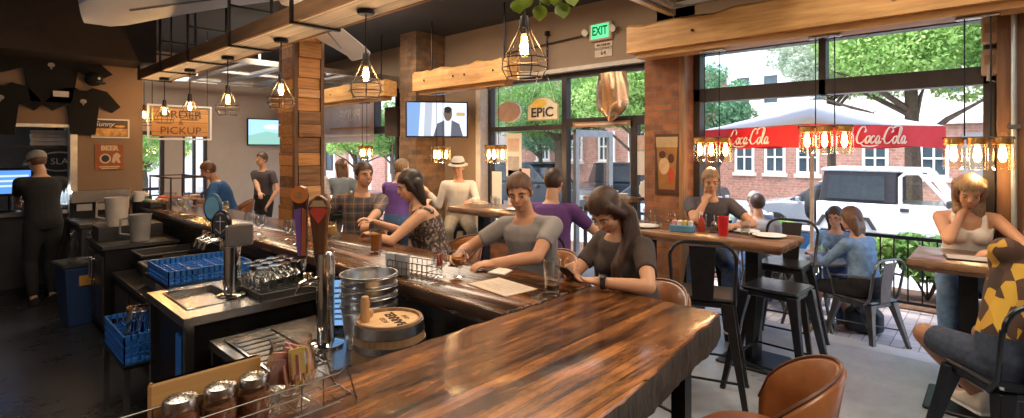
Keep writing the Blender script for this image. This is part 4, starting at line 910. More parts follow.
wt = thing('storage_bin', 'navy blue bin with a black lid on the dark floor under the beer sign', 'bin', (.93, 6.9, 0), .1)
MB().rings([[V((sx*a, sy*b_, z)) for sx, sy in ((-1, -1), (1, -1), (1, 1), (-1, 1))] for a, b_, z in ((.15, .17, 0), (.19, .21, .58))]).obj('body', mat('navy_plastic', (.02, .05, .14), .45), wt, bevel=.01)
MB().rbox((0, 0, .60), (.41, .45, .039), .012).obj('lid', M_dark, wt); MB().bbox((-.08, -.22, .40), (.08, -.205, .50)).obj('label_plate', mat('amber_label', (.6, .28, .06), .6), wt)
for k, (dx, dy) in enumerate(((-.1, -.1), (.05, -.08), (.1, .1), (-.06, .1))):
    t = thing('bottle', ['clear bottle at the bar side of the navy bin', 'clear bottle in the middle of the navy bin lid', 'clear bottle by the cabinet side of the navy bin', 'clear bottle at the rear of the navy bin'][k], 'bottle', (.93+dx, 6.9+dy, .622), 0, 'bottles on the navy bin')
    MB().lathe([(0, 0), (.036, 0), (.038, .16), (.014, .22), (.014, .29), (0, .29)], n=16).obj('body', M_drink, t, True); MB().lathe([(.0, .291), (.016, .291), (.016, .27), (.0145, .27)], n=12).obj('cap', M_steel, t, True)
# ================================================================== BAR
BT = 1.07
# near slab with live edge, planks along x
def slab(name, label, x0, x1, y0, y1, z0, z1, m, seed, long='X', rag=.018, skew=0):
    """thick slab whose outline wanders a little like sawn timber"""
    r = random.Random(seed); n = 90; pts = []
    j = lambda k: rag*(.35*math.sin(k*.31+seed)+.3*math.sin(k*1.1+seed*2)) + r.uniform(-rag, rag)*.45
    for i in range(n): pts.append((x0+(x1-x0)*i/n, y0+j(i)))
    for i in range(n//2): pts.append((x1+j(i+50)*.7, y0+(y1-y0)*i*2/n))
    for i in range(n): pts.append((x1-(x1-x0)*i/n, y1+j(i+90)))
    for i in range(n//2): pts.append((x0+j(i+130)*.5, y1-(y1-y0)*i*2/n))
    pts = [(x, y + skew*(x-1.1)*max(0, (y1-y)/(y1-y0))) for x, y in pts]
    cx, cy = (x0+x1)/2, (y0+y1)/2; b_ = .008
    ins = lambda p, d: (p[0]-d*(1 if p[0] > cx else -1)*min(1, abs(p[0]-cx)/max(1e-6, abs(x1-cx)))**8, p[1]-d*(1 if p[1] > cy else -1)*min(1, abs(p[1]-cy)/max(1e-6, abs(y1-cy)))**8)
    secs = [[V((*ins(p, .02), z0)) for p in pts], [V((p[0]+r.uniform(-.004, .004), p[1]+r.uniform(-.006, .006), z0+.03)) for p in pts], [V((p[0]+r.uniform(-.005, .005), p[1]+r.uniform(-.008, .008), (z0+z1)/2)) for p in pts], [V((*p, z1-b_)) for p in pts], [V((*ins(p, b_), z1)) for p in pts]]
    return MB().rings(secs).obj(name, m, None, True, split=50)
o = slab('plank_counter', '', -.75, 2.20, .735, 1.50, .94, BT, M_bar, 3, rag=.009, skew=.115)
tag(o, 'thick glossy plank bar top with a rough live edge and tan streaks', 'bar top')
# end grain / charred sawn edge skin on the guest side of the slab
m_char = wood('charred_edge', (.006, .005, .004), (.085, .07, .06), 'Z', .75, 0, 'Y', 0, 2.6, 0, .8, 1.)
o.data.materials.append(m_char)
for p in o.data.polygons:
    if abs(p.normal.z) < .5 and p.center.z < 1.058: p.material_index = 1
o = slab('plank_counter', '', 1.57, 2.22, 1.52, 8.0, .99, BT, M_farbar, 5, rag=.006)
tag(o, 'long dark glossy bar top running away past the seated guests', 'bar top')
o.data.materials.append(mat('bar_edge_dark', (.045, .022, .012), .4))
for p in o.data.polygons:
    if abs(p.normal.z) < .5: p.material_index = 1
bb_ = thing('bar_cabinet', 'dark panelled base under the long bar top', 'bar base', (0, 0, 0))
MB().bbox((1.66, 1.5, 0), (1.98, 7.95, .985)).obj('carcass', mat('bar_base_dark', (.022, .016, .013), .6), bb_)
for k in range(8): MB().bbox((1.981, 1.56+k*.8, .12), (1.995, 2.30+k*.8, .92)).obj('panel', wood('base_panel', (.05, .025, .012), (.16, .08, .035), 'Z', .5), bb_)
MB().tube([(2.12, 1.4, .20), (2.12, 7.9, .20)], .022, 10).obj('foot_rail', mat('brass_rail', (.6, .4, .16), .3, 1.), bb_, True)
MB().bbox((1.655, 1.56, .90), (1.66, 7.9, .985)).obj('ledge_trim', M_bronze, bb_)
bn_ = thing('bar_cabinet', 'dark base with steel legs under the thick live edged bar top', 'bar base', (0, 0, 0))
MB().bbox((-.7, 1.12, 0), (1.60, 1.42, .935)).obj('carcass', mat('bar_base_dark', (.022, .016, .013), .6), bn_)
for k in range(3): MB().bbox((-.6+k*.72, 1.105, .12), (.06+k*.72, 1.119, .90)).obj('panel', wood('base_panel', (.05, .025, .012), (.16, .08, .035), 'Z', .5), bn_)
for x_ in (2.05,): MB().bbox((x_-.03, .93, .0), (x_+.03, .99, .935)).obj('leg', M_black, bn_); MB().bbox((x_-.03, 1.28, 0), (x_+.03, 1.34, .935)).obj('leg', M_black, bn_)
MB().bbox((1.61, 1.285, .90), (2.015, 1.335, .935)).bbox((1.61, .935, .90), (2.015, .985, .935)).obj('bracket', M_black, bn_)
# round white stickers on the inner edge of the far bar
for i, (px, py) in enumerate(((408, 294), (467, 300))):
    q = at(px, py, X=1.652); t = MB().prism(E(0, 0, .03, .03, 18), 0, .002, axes((0, -1, 0), (0, 0, 1)), q).obj('sticker', M_creamp); tag(t, ['round pale sticker under the bar edge by the metal bucket', 'round pale sticker under the bar edge nearer the menu sheet'][i], 'sticker')
# ---- stainless beer station behind the bar
stn = thing('beer_station', 'stainless topped beer station with a sunken drip tray behind the bar', 'counter', (0, 0, 0))
m = MB(); x0, x1, y0, y1 = .80, 1.54, 3.0, 3.72; a, b_, c, d = .86, 1.12, 3.16, 3.62
for lo, hi in (((x0, y0), (x1, c)), ((x0, d), (x1, y1)), ((x0, c), (a, d)), ((b_, c), (x1, d))): m.bbox((lo[0], lo[1], .855), (hi[0], hi[1], .90))
m.obj('worktop', M_steel, stn); MB().bbox((a, c, .86), (b_, d, .872)).obj('drip_tray', M_steel, stn)
MB().tube([(a, c, .90), (b_, c, .90), (b_, d, .90), (a, d, .90)], .007, 6, True).obj('tray_rim', M_chrome, stn)
MB().bbox((.84, 3.04, .05), (1.52, 3.70, .854)).obj('cabinet', M_black, stn)
for q in ((.83, 3.03), (1.52, 3.03), (.83, 3.70), (1.52, 3.70)): MB().bbox((q[0]-.02, q[1]-.02, 0), (q[0]+.02, q[1]+.02, .854)).obj('leg', M_steel, stn)
MB().bbox((.815, 3.10, .45), (.838, 3.2, .78)).obj('side_label', M_blue, stn)
mt_ = thing('drip_mat', 'black ribbed drip mat under the upturned glasses on the beer station', 'mat', (1.36, 3.36, .901))
m = MB().bbox((-.16, -.3, 0), (.16, .3, .008)); 
for k in range(15): m.bbox((-.155, -.29+k*.04, .008), (.155, -.275+k*.04, .018))
for s in (-1, 1): m.bbox((s*.16-.006, -.3, 0), (s*.16+.006, .3, .03)); m.bbox((-.16, s*.3-.006, 0), (.16, s*.3+.006, .03))
m.obj('mat', M_dark, mt_)
M_chipglass = glass('stem_glass', (.90, .92, .92), 1.5)
def goblet(p, label, grp, m=M_chipglass, s=1., up=True, fill=None, fillm=None):
    t = thing('tasting_glass', label, 'glass', p, rnd.uniform(0, 6), grp)
    prof = [(0, .002), (.032, 0), (.030, .004), (.006, .010), (.005, .035), (.012, .045), (.036, .07), (.040, .095), (.036, .125), (.033, .14)]
    inn = [(.031, .14), (.034, .125), (.037, .095), (.033, .073), (.008, .052), (0, .05)]
    pr = [(r*s, z*s) for r, z in prof+inn]
    if not up: pr = [(r, .14*s-z) for r, z in pr]
    MB().lathe(pr, n=18).obj('bowl', m, t, True)
    if fill: MB().lathe([(0, .053*s), (.007*s, .054*s), (.032*s, .075*s), (.0355*s, .095*s), (.034*s, fill*s), (0, fill*s)], n=16).obj('drink', fillm, t, True)
    return t
def tumbler(p, label, grp=None, r=.04, h=.15, fill=0, fillm=None, m=None, flare=.82, nm='pint_glass'):
    t = thing(nm, label, 'glass', p, 0, grp)
    MB().lathe([(0, 0), (r*flare, 0), (r, h), (r*.94, h), (r*flare*.92, .012), (0, .012)], n=22).obj('body', m or M_drink, t, True)
    if fill: k = flare+(1-flare)*fill; MB().lathe([(0, .0135), (r*flare*.90, .0135), (r*k*.92, h*fill), (0, h*fill)], n=20).obj('drink', fillm, t, True)
    return t
def liquid(name, c, r=.05):
    m, nt, b = _new(name); b.inputs['Base Color'].default_value = rgba(c); b.inputs['Roughness'].default_value = r; b.inputs['Transmission Weight'].default_value = .12; return m
M_amber = liquid('amber_beer', (.62, .22, .05)); M_gold_b = liquid('golden_beer', (.85, .55, .18)); M_cola = liquid('dark_drink', (.10, .035, .015)); M_water = glass('water', (.88, .93, .95), .6)
wh = ['nearest the steel tower', 'second from the steel tower', 'third from the steel tower', 'fourth from the steel tower']
for i in range(4):
    for j in range(3):
        p = at(262+i*12, 280-j*4, Z=.92); p = V((1.24+i*.075, 3.14+j*.10+.02*i, .9195))
        goblet(p, 'upturned tasting glass, %s glass of the line %s' % (['front', 'middle', 'rear'][j], wh[i]), 'upturned tasting glasses on the mat', s=1.05, up=False)
# taller column of glasses on the bar above the mat
for k, (px, py) in enumerate(((263, 252), (285, 254), (300, 259), (246, 250), (190, 228), (175, 222))):
    q = at(px, py, X=1.72); goblet((1.70+.05*(k % 2), q.y, BT+.001), ['clear stemmed glass on the bar behind the black mat', 'clear stemmed glass on the bar nearer the tall handles', 'clear stemmed glass on the bar touching the shadow of the handles', 'clear stemmed glass on the bar behind the steel box head', 'clear stemmed glass on the far stretch of the bar by the blue handle', 'clear stemmed glass farthest along the bar near the clutter'][k], 'stemmed glasses along the bar', s=1.1)
# ---- tap towers
def faucet(parent, p, d, lever=None):
    d = V(d).normalized(); p = V(p)
    MB().tube([p, p+d*.05, p+d*.085+V((0, 0, -.01)), p+d*.10+V((0, 0, -.05))], [.014, .014, .012, .009], 10).cyl(p+d*.05+V((0, 0, 0)), p+d*.05+V((0, 0, .035)), .011).obj('faucet', M_chrome, parent, True)
tw = thing('beer_tower', 'square headed steel beer tower rising from the stainless station', 'tap tower', (1.12, 3.27, .901))
MB().lathe([(0, 0), (.08, 0), (.08, .012), (.06, .02), (0, .02)], n=28).cyl((0, 0, .018), (0, 0, .30), .045, n=28).obj('column', M_chrome, tw, True)
MB().rbox((.0, 0, .365), (.15, .25, .13), .008, rz=0.0).obj('head', M_steel, tw, bevel=.003)
for k in range(3): faucet(tw, (-.075, -.075+k*.075, .35), (-1, 0, 0))
def handle_oval(label, p, c, c2, s=1., logo=None):
    t = thing('tap_handle', label, 'tap handle', p)
    MB().lathe([(0, 0), (.012, 0), (.014, .03), (.009, .06), (0, .065)], n=12).obj('ferrule', M_chrome, t, True)
    R = axes((.70, -.71, 0), (0, 0, 1))
    MB().rings([[R @ V((x*k, y_*k + .12*s, z)) for x, y_ in E(0, 0, .048*s, .075*s, 24)] for k, z in ((.85, -.014), (1, -.006), (1, .006), (.85, .014))]).obj('paddle', c, t, True)
    MB().prism([(x, y_+.12*s) for x, y_ in E(0, 0, .036*s, .058*s, 24)], .0145, .017, R).obj('badge', c2, t)
    if logo == 'anchor': MB().tube([R @ V((0, .08*s, .019)), R @ V((0, .165*s, .019))], .0022, 6).tube([R @ V((-.02*s, .14*s, .019)), R @ V((.02*s, .14*s, .019))], .0018, 6).tube([R @ V((-.024*s, .105*s, .019)), R @ V((0, .082*s, .019)), R @ V((.024*s, .105*s, .019))], .0018, 6).obj('emblem', M_grey, t)
    return t
handle_oval('blue oval tap handle on the steel tower', (1.035, 3.32, 1.285), mat('handle_blue', (.02, .08, .17), .35), mat('handle_blue_badge', (.12, .30, .42), .4), 1.1)
handle_oval('black oval tap handle with pale emblem on the steel tower', (1.04, 3.195, 1.19), mat('handle_black', (.015, .015, .017), .25), mat('handle_black_badge', (.03, .03, .035), .3), 1.15, 'anchor')
tp = at(325, 345, Z=.801)
t2 = thing('beer_tower', 'round chrome beer tower with tall handles nearest the barrel', 'tap tower', (1.245, 2.40, .801))
MB().lathe([(0, 0), (.085, 0), (.085, .012), (.055, .02), (0, .02)], n=28).lathe([(0, .018), (.043, .018), (.043, .43), (.040, .448), (.02, .455), (0, .456)], n=30).obj('column', M_chrome, t2, True)
faucet(t2, (-.03, .03, .30), (-.7, .70, 0)); faucet(t2, (-.04, -.005, .33), (-1, .15, 0)); MB().cyl((-.055, .03, .34), (-.075, .06, .34), .018).obj('coupling', M_chrome, t2)
def tall_handle(label, p, out, m, parts, tilt=.05):
    t = thing('tap_handle', label, 'tap handle', p)
    MB().lathe([(0, 0), (.011, 0), (.014, .05), (.010, .09), (0, .095)], n=12).obj('ferrule', M_chrome, t, True)
    R = axes((.72, -.69, 0), (tilt*-.7, tilt*-.7, 1))
    MB().rings([[R @ V((x*k, y_, z)) for x, y_ in out] for k, z in ((.8, -.02), (1, -.008), (1, .008), (.8, .02))]).obj('body', m, t, bevel=.004)
    for nm, pts, mm in parts: MB().prism(pts, .0205, .023, R).obj(nm, mm, t)
    return t
M_hw = wood('handle_wood', (.07, .03, .015), (.20, .09, .04), 'Z', .3)
tall_handle('tall brown tap handle with a red diamond badge', (1.235, 2.43, 1.13), [(-.026, .07), (.026, .07), (.034, .20), (.046, .30), (.054, .34), (.045, .375), (.012, .40), (-.012, .40), (-.045, .375), (-.054, .34), (-.046, .30), (-.034, .20)], M_hw,
    [('badge', [(-.044, .325), (0, .265), (.044, .325), (.026, .345), (-.026, .345)], mat('badge_red', (.55, .07, .04), .4)), ('badge_border', [(-.04, .348), (.04, .348), (.022, .378), (-.022, .378)], mat('badge_tan', (.50, .33, .18), .4))])
tall_handle('tall dark tap handle with an orange ring and a purple stripe', (1.205, 2.55, 1.15), [(-.02, .06), (.02, .06), (.026, .2), (.034, .33), (.04, .38), (.03, .415), (0, .425), (-.03, .415), (-.04, .38), (-.034, .33), (-.026, .2)], mat('handle_dark', (.06, .025, .02), .3),
    [('orange_ring', E(.0, .385, .042, .042, 24), mat('ring_orange', (.72, .22, .05), .4)), ('ring_centre', E(.0, .385, .016, .016, 16), mat('ring_cream', (.7, .5, .3), .4)), ('orange_stripe', [(.0, .08), (.02, .08), (.03, .31), (.012, .32)], mat('stripe_orange', (.60, .16, .05), .4)), ('purple_stripe', [(-.018, .08), (-.002, .08), (.008, .32), (-.028, .31)], mat('stripe_purple', (.22, .10, .34), .4))], .10)
# ---- lower drainboard and ice well
db = thing('drainboard', 'low stainless drainboard with perforated inset beside the chrome tower', 'drainboard', (0, 0, 0))
m = MB().bbox((.88, 2.10, .76), (1.56, 2.88, .80)); m.bbox((.88, 1.56, .76), (1.10, 2.10, .80)); m.obj('worktop', M_steel, db)
m = MB(); m.tube([(.93, 2.2, .803), (1.16, 2.2, .803), (1.16, 2.82, .803), (.93, 2.82, .803)], .006, 6, True); m.obj('raised_rim', M_chrome, db)
for k in range(9): MB().bbox((.95, 2.24+k*.062, .8005), (1.14, 2.28+k*.062, .804)).obj('grate_bar', M_gun, db)
MB().bbox((.92, 1.6, .1), (1.08, 2.84, .759)).bbox((1.081, 2.14, .1), (1.54, 2.84, .759)).obj('cabinet', M_black, db)
for q in ((.90, 1.62), (.90, 2.86), (1.5, 2.86)): MB().bbox((q[0]-.015, q[1]-.015, 0), (q[0]+.015, q[1]+.015, .759)).obj('leg', M_steel, db)
iw = thing('ice_well', 'low dark ice well cabinet carrying the small barrel', 'cabinet', (0, 0, 0))
MB().bbox((1.12, 1.56, .05), (1.55, 2.09, .68)).obj('body', M_dark, iw); MB().bbox((1.11, 1.555, .681), (1.56, 2.095, .72)).obj('lid', M_steel, iw); MB().bbox((1.14, 1.6, 0), (1.53, 2.05, .049)).obj('plinth', M_black, iw)
# ---- till screen beside the tower
ti = thing('till_screen', 'small tablet till with a pale blue lit page beside the chrome tower', 'tablet', (1.40, 2.50, .801))
TR = axes((.72, -.69, 0), (-.1, -.1, 1))
MB().prism([(-.10, .02), (.10, .02), (.10, .30), (-.10, .30)], -.012, 0, TR).obj('casing', M_black, ti, bevel=.004); MB().prism([(-.085, .04), (.085, .04), (.085, .285), (-.085, .285)], .0005, .002, TR).obj('screen', emit('till_blue', (.22, .42, .72), .8), ti)
for k in range(7): MB().prism([(-.07, .07+k*.028), (.03+.03*(k % 3), .07+k*.028), (.03+.03*(k % 3), .08+k*.028), (-.07, .08+k*.028)], .0022, .003, TR).obj('screen_row', emit('till_text', (.08, .14, .30), .3), ti)
MB().lathe([(0, 0), (.07, 0), (.06, .012), (.01, .03), (0, .03)], n=20).obj('stand', M_black, ti)
# ---- nested galvanised buckets
M_handle = wood('pale_handle_wood', (.42, .22, .09), (.62, .38, .18), 'Z', .5)
for k in range(4):
    z = .801 + k*.048
    t = thing('metal_bucket', ['galvanised bucket at the bottom of the nested stack beside the barrel', 'galvanised bucket second from the bottom of the nested stack', 'galvanised bucket just under the topmost one of the nested stack', 'galvanised bucket topmost in the nested stack, open mouth showing'][k], 'bucket', (1.40, 2.265, z), 0, 'nested galvanised buckets')
    MB().lathe([(0, 0), (.105, 0), (.107, .01), (.132, .19), (.139, .195), (.139, .204), (.131, .204), (.128, .19), (.102, .006), (0, .006)] if k == 0 else [(.1265, .14), (.132, .19), (.139, .195), (.139, .204), (.131, .204), (.128, .19), (.122, .14)], n=36, closed=(k > 0)).obj('pail', M_galv, t, True)
    if k: MB().lathe([(0, .145), (.121, .145), (.121, .147), (0, .147)], n=30).obj('inner_base', M_galv, t)
    MB().tube([(.139*math.cos(a)*.99, .139*math.sin(a)*.99, .175-.02*math.sin(a)) for a in [PI*.95+i*PI*.9/10 for i in range(11)]], .004, 6).obj('bail', M_galv, t, True)
# ---- small barrel
br_ = thing('small_barrel', 'small oak barrel with steel hoops and a tap peg behind the bar', 'barrel', (1.29, 1.925, .721))
M_oak = wood('oak_stave', (.16, .085, .04), (.40, .24, .12), 'Z', .55, 0, 'X', 0, .9); M_oakhead = wood('oak_head', (.62, .38, .18), (.85, .60, .33), 'X', .85, 0, 'Y')
MB().lathe([(0, 0), (.132, 0), (.150, .07), (.158, .155), (.150, .24), (.140, .31), (.128, .31), (.128, .295), (0, .294)], n=40).obj('staves', M_oak, br_, True)
MB().lathe([(0, .2945), (.127, .2945), (.127, .298), (0, .298)], n=40).obj('head', M_oakhead, br_)
for z0, z1, r0, r1 in ((.03, .06, .142, .150), (.085, .11, .1545, .157), (.2, .225, .1555, .1535), (.258, .30, .150, .1435)): MB().lathe([(r0-.003, z0), (r0+.001, z0), (r1+.001, z1), (r1-.003, z1)], n=40, closed=True).obj('hoop', M_galv, br_, True)
tx = axes((.70, .70, 0), (-.7, .7, 0)); M_ink = mat('branding_ink', (.05, .02, .01), .9)
text('BARREL', .058, M_ink, 'lettering', br_, (.025, -.01, .2985), axes((.25, .97, 0), (-.97, .25, 0)), .0008, bold=.002)
text('AGED', .03, M_ink, 'lettering', br_, (-.02, .01, .2985), axes((.25, .97, 0), (-.97, .25, 0)), .0005)
text('OAK', .03, M_ink, 'lettering', br_, (.07, -.02, .2985), axes((.25, .97, 0), (-.97, .25, 0)), .0005)
pg = MB().lathe([(0, .298), (.018, .298), (.022, .32), (.017, .34), (.021, .38), (.014, .405), (0, .408)], (-.085, .055, 0), 16).obj('peg', M_handle, br_, True)
MB().ell((-.035, .10, .315), (.018, .018, .02)).obj('bung', M_handle, br_, True)
# ---- blue glass racks
rs = thing('rack_stand', 'black shelving stand holding the two blue glass racks', 'stand', (0, 0, 0))
for z, xa_ in ((.44, .70), (.86, .94)): MB().bbox((xa_, 3.80, z), (1.50, 4.44, z+.02)).obj('shelf', M_black, rs)
for q in ((1.10, 3.82), (1.48, 3.82), (1.10, 4.42), (1.48, 4.42), (.72, 3.82), (.72, 4.42)): MB().bbox((q[0]-.015, q[1]-.015, 0), (q[0]+.015, q[1]+.015, .86 if q[0] > 1 else .44)).obj('upright', M_steel, rs)
rk = thing('glass_rack', 'blue plastic glass rack on the upper shelf behind the beer station', 'rack', (1.20, 4.13, .881)); crate_mesh(.5, .5, .09, M_blue, rk)
m = MB()
for k in range(1, 6): m.bbox((-.24, -.25+k*.083-.003, .006), (.24, -.25+k*.083+.003, .06)).bbox((-.25+k*.083-.003, -.24, .006), (-.25+k*.083+.003, .24, .06))
m.obj('divider', M_blue, rk)
rk2 = thing('glass_rack', 'blue plastic rack on the lower shelf holding two steel tumblers', 'rack', (.88, 4.12, .461)); crate_mesh(.34, .58, .17, M_blue, rk2); m = MB()
for k in range(1, 6): m.bbox((-.165, -.29+k*.097-.003, .006), (.165, -.29+k*.097+.003, .12))
for k in range(1, 4): m.bbox((-.17+k*.085-.003, -.285, .006), (-.17+k*.085+.003, .285, .12))
m.obj('divider', M_blue, rk2)
for k, (dx, dy, lb) in enumerate(((-.10, -.04, 'tall steel tumbler standing in the lower blue rack, nearer the aisle'), (-.045, -.05, 'tall steel tumbler standing in the lower blue rack, nearer the bar'))):
    t = thing('steel_tumbler', lb, 'tumbler', (.88+dx, 4.12+dy, .468), 0, 'steel tumblers'); t.rotation_euler = (.06, .12-.05*k, 0)
    MB().lathe([(0, 0), (.034, 0), (.045, .27), (.047, .275), (.043, .275), (.032, .01), (0, .01)], n=22).obj('body', M_chrome, t, True); MB().lathe([(.0445, .245), (.0465, .247), (.0475, .255), (.045, .257)], n=22, closed=True).obj('rim_band', M_steel, t, True)
for k, (dx, dy) in enumerate(((-.02, -.2), (.06, -.17), (.0, .1), (.09, -.05), (.1, .12))): tumbler((.88+dx, 4.12+dy, .4685), 'clear glass in the lower blue rack, %s' % ['at its near corner', 'beside the near corner', 'behind the steel tumblers', 'against the far side', 'deepest in the rack'][k], 'glasses in the lower blue rack', .034, .12)
# grey bus tubs and brown box beyond
for lb, p, d, c in (('grey plastic bus tub behind the upper blue rack', (1.35, 5.05, .62), (.55, .42, .2), (.085, .085, .09)), ('black bus tub standing farther along beside the prep cabinet', (1.40, 5.72, .62), (.5, .4, .2), (.02, .02, .022))):
    t = thing('bus_tub', lb, 'tub', p); a, b_ = d[0]/2, d[1]/2; m = MB()
    ring = lambda k, z: [V((sx*a*k, sy*b_*k, z)) for sx, sy in ((-1, -1), (1, -1), (1, 1), (-1, 1))]
    MB().rings([ring(.86, 0), ring(.97, d[2]-.02), ring(1.04, d[2]-.02), ring(1.04, d[2]), ring(.94, d[2]), ring(.82, .01)]).obj('tub', mat('tub_%d' % int(c[0]*1000), c, .45), t, bevel=.006)
    MB().bbox((-a*.4, -b_*1.06-.012, d[2]-.05), (a*.4, -b_*1.04, d[2]-.02)).obj('handle', M_dark, t)
tc = thing('tub_cart', 'low dark counter under the bus tubs behind the bar', 'counter', (0, 0, 0)); MB().bbox((1.04, 4.75, .08), (1.62, 6.0, .58)).obj('body', M_black, tc); MB().bbox((1.02, 4.72, .581), (1.64, 6.02, .619)).obj('worktop', M_gun, tc); MB().bbox((1.1, 4.8, 0), (1.6, 5.95, .079)).obj('plinth', M_black, tc)
for k in range(2): MB().bbox((1.028, 4.8+k*.6, .14), (1.039, 5.34+k*.6, .52)).obj('door', M_gun, tc)
# ---- things on the far bar top
cd_ = thing('condiment_basket', 'wire basket holding wooden menu board and sugar glasses on the bar', 'basket', (1.70, 2.30, BT+.001), 1.75)
m = MB()
for z in (.012, .05, .085): m.tube([(-.14, -.06, z), (.14, -.06, z), (.14, .06, z), (-.14, .06, z)], .0028, 5, True)
for k in range(9): x_ = -.14+k*.035; m.tube([(x_, -.06, .085), (x_, -.06, .004), (x_, .06, .004), (x_, .06, .085)], .0022, 5)
m.obj('wire', M_gun, cd_)
mb_ = thing('menu_block', 'dark wooden block of menus standing in the wire basket', 'menu', (1.66, 2.40, BT+.008), 1.75); MB().rbox((0, 0, .055), (.16, .03, .11), .004).obj('board', M_grey_wood, mb_); MB().bbox((-.07, -.022, .02), (.07, -.016, .10)).obj('sheet', M_pink, mb_)
M_pkt = [mat('packet_red', (.62, .08, .07), .6), mat('packet_pink', (.80, .40, .36), .6), mat('packet_white', (.8, .76, .7), .6), mat('packet_yellow', (.75, .55, .15), .6)]
def packets(parent, n, r, z0, h, cols, seed, sc=1.):
    q = random.Random(seed)
    for k in range(n):
        a = q.uniform(0, 6.28); d = q.uniform(0, r*.55); T = Matrix.Rotation(q.uniform(-.35, .35), 3, 'X') @ Matrix.Rotation(q.uniform(0, 3), 3, 'Z')
        MB().box((d*math.cos(a), d*math.sin(a), z0+h/2), (.032*sc, .004, h), M=T).obj('packet', M_pkt[cols[k % len(cols)]], parent)
g = goblet(at(440, 277, Z=BT+.014), 'tulip glass filled with red sugar packets in the wire basket', None, M_drink, .98); packets(g, 7, .028, .06, .06, [0, 0, 2], 3, .7)
g = goblet(at(459, 277, Z=BT+.001), 'tulip glass half full of amber beer beside the menu sheet', None, M_drink, 1.05, fill=.088, fillm=M_amber)
mn = thing('menu_sheet', 'white menu sheet lying on the bar before the man in the grey shirt', 'menu', at(502, 287, Z=BT+.002), 1.45)
MB().bbox((-.15, -.10, 0), (.15, .10, .004)).obj('sheet', mat('menu_paper', (.62, .52, .42), .8), mn); 
for k in range(7): MB().bbox((-.12, -.075+k*.022, .0041), (.05+.06*(k % 2), -.068+k*.022, .0046)).obj('print', M_grey, mn)
pg_ = tumbler(at(552, 292, Z=BT+.001), 'tall pint glass with a little dark drink before the woman with the phone', None, .043, .155, .24, M_cola)
tumbler(at(376, 252, Z=BT+.001), 'pint glass of amber beer on the bar before the man in plaid', None, .042, .15, .8, M_amber)
goblet(at(330, 247, Z=BT+.001), 'round tulip glass of golden beer beside the red diamond handle', None, M_drink, 1.25, fill=.118, fillm=M_gold_b)
goblet(at(183, 214, Z=BT+.001), 'tulip glass of pale beer on the far end of the bar', None, M_drink, 1.15, fill=.11, fillm=M_gold_b)
goblet(at(224, 217, Z=BT+.001), 'tulip glass before the man in the blue shirt', None, M_drink, 1.15, fill=.10, fillm=M_gold_b)
pn = thing('paper_napkin', 'crumpled folded napkin on the bar beside the grey shirted man', 'napkin', at(500, 272, Z=BT+.002), .4); MB().rings([[V((x*k, y_*k, z)) for x, y_ in ((-.06, -.05), (.05, -.055), (.065, .04), (-.05, .055))] for k, z in ((1, 0), (1, .006), (.55, .016))]).obj('fold', M_paper, pn)
# clutter at the far end of the bar
M_food = [mat('food_red', (.55, .10, .05), .6), mat('food_green', (.12, .34, .22), .6), mat('food_tan', (.52, .36, .2), .6)]
for k, (px, py, lb) in enumerate(((140, 200, 'low steel garnish tray at the far end of the bar'), (156, 207, 'steel garnish tray with green lids on the bar'), (170, 203, 'steel garnish tray with red fruit on the bar'))):
    q = at(px, py, Z=BT+.001); t = thing('garnish_tray', lb, 'tray', (min(q.x, 2.05), q.y, BT+.001), .1*k, 'garnish trays')
    MB().rbox((0, 0, .035), (.22, .3, .07), .01).obj('tray', M_steel if k != 1 else M_dark, t)
    for j in range(4): MB().ell((-.06+.12*(j % 2), -.08+.16*(j//2), .075), (.045, .06, .025)).obj('garnish', M_food[(k+1+j*(k == 1)) % 3] if k else M_creamp, t, True)
for k, (px, py) in enumerate(((120, 191), (133, 193), (143, 190), (194, 206), (203, 205), (150, 212))):
    q = at(px, py, Z=BT+.001); q.x = min(max(q.x, 1.64), 2.1); tumbler((q.x, min(q.y, 7.9-.07*k), BT+.001), 'glass in the clutter at the far end of the bar, %s' % ['farthest', 'beside the garnish trays', 'near the small door', 'before the man in blue', 'beside his elbow', 'nearest the bus tubs'][k], 'glasses at the far end of the bar', .04, .13, .6 if k % 2 else 0, M_cola)
pf = thing('bar_gantry', 'thin steel gantry frame standing on the far end of the bar', 'rack', (1.9, 7.3, BT+.001))
m = MB()
for yy in (-.45, .45):
    m.tube([(-.2, yy, 0), (-.2, yy, .36), (.15, yy, .36), (.15, yy, 0)], .011, 6)
m.tube([(-.2, -.45, .36), (-.2, .45, .36)], .011, 6).tube([(.15, -.45, .36), (.15, .45, .36)], .011, 6); m.obj('frame', M_bronze, pf)
# ---- wire caddy with shakers on the near slab
cq = V((.56, 1.355, BT+.001))
cdy = thing('shaker_caddy', 'long wire caddy with shakers and a packet glass on the near bar top', 'caddy', cq, -.02)
L0, L1, W = -.36, .15, .064; m = MB()
for z in (.008, .055, .085): m.tube([(L0, -W, z), (L1, -W, z), (L1, W, z), (L0, W, z)], .0018, 6, True)
k = 0
while L0+k*.058 <= L1+.001:
    x_ = L0+k*.058; m.tube([(x_, -W, .085), (x_, -W, .008), (x_, W, .008), (x_, W, .085)], .0013, 5); k += 1
for s in (-1, 1): m.tube([(L1, s*W, .085), (L1+.02, s*W, .10), (L1+.045, s*W, .012), (L1+.05, s*W, .0)], .0022, 6)
m.tube([(L1+.05, -W, .004), (L1+.05, W, .004)], .002, 6); m.obj('wire', M_gun, cdy)
wb = thing('menu_board', 'pale wooden board standing along the back of the wire caddy', 'board', cq+V((-.125, .078, .0)), -.02)
MB().rbox((0, 0, .070), (.25, .014, .140), .006).obj('board', wood('menu_maple', (.48, .26, .09), (.66, .40, .16), 'X', .45), wb); MB().bbox((-.11, -.0085, .0), (.11, -.0072, .03)).obj('clip_strip', M_leather, wb)
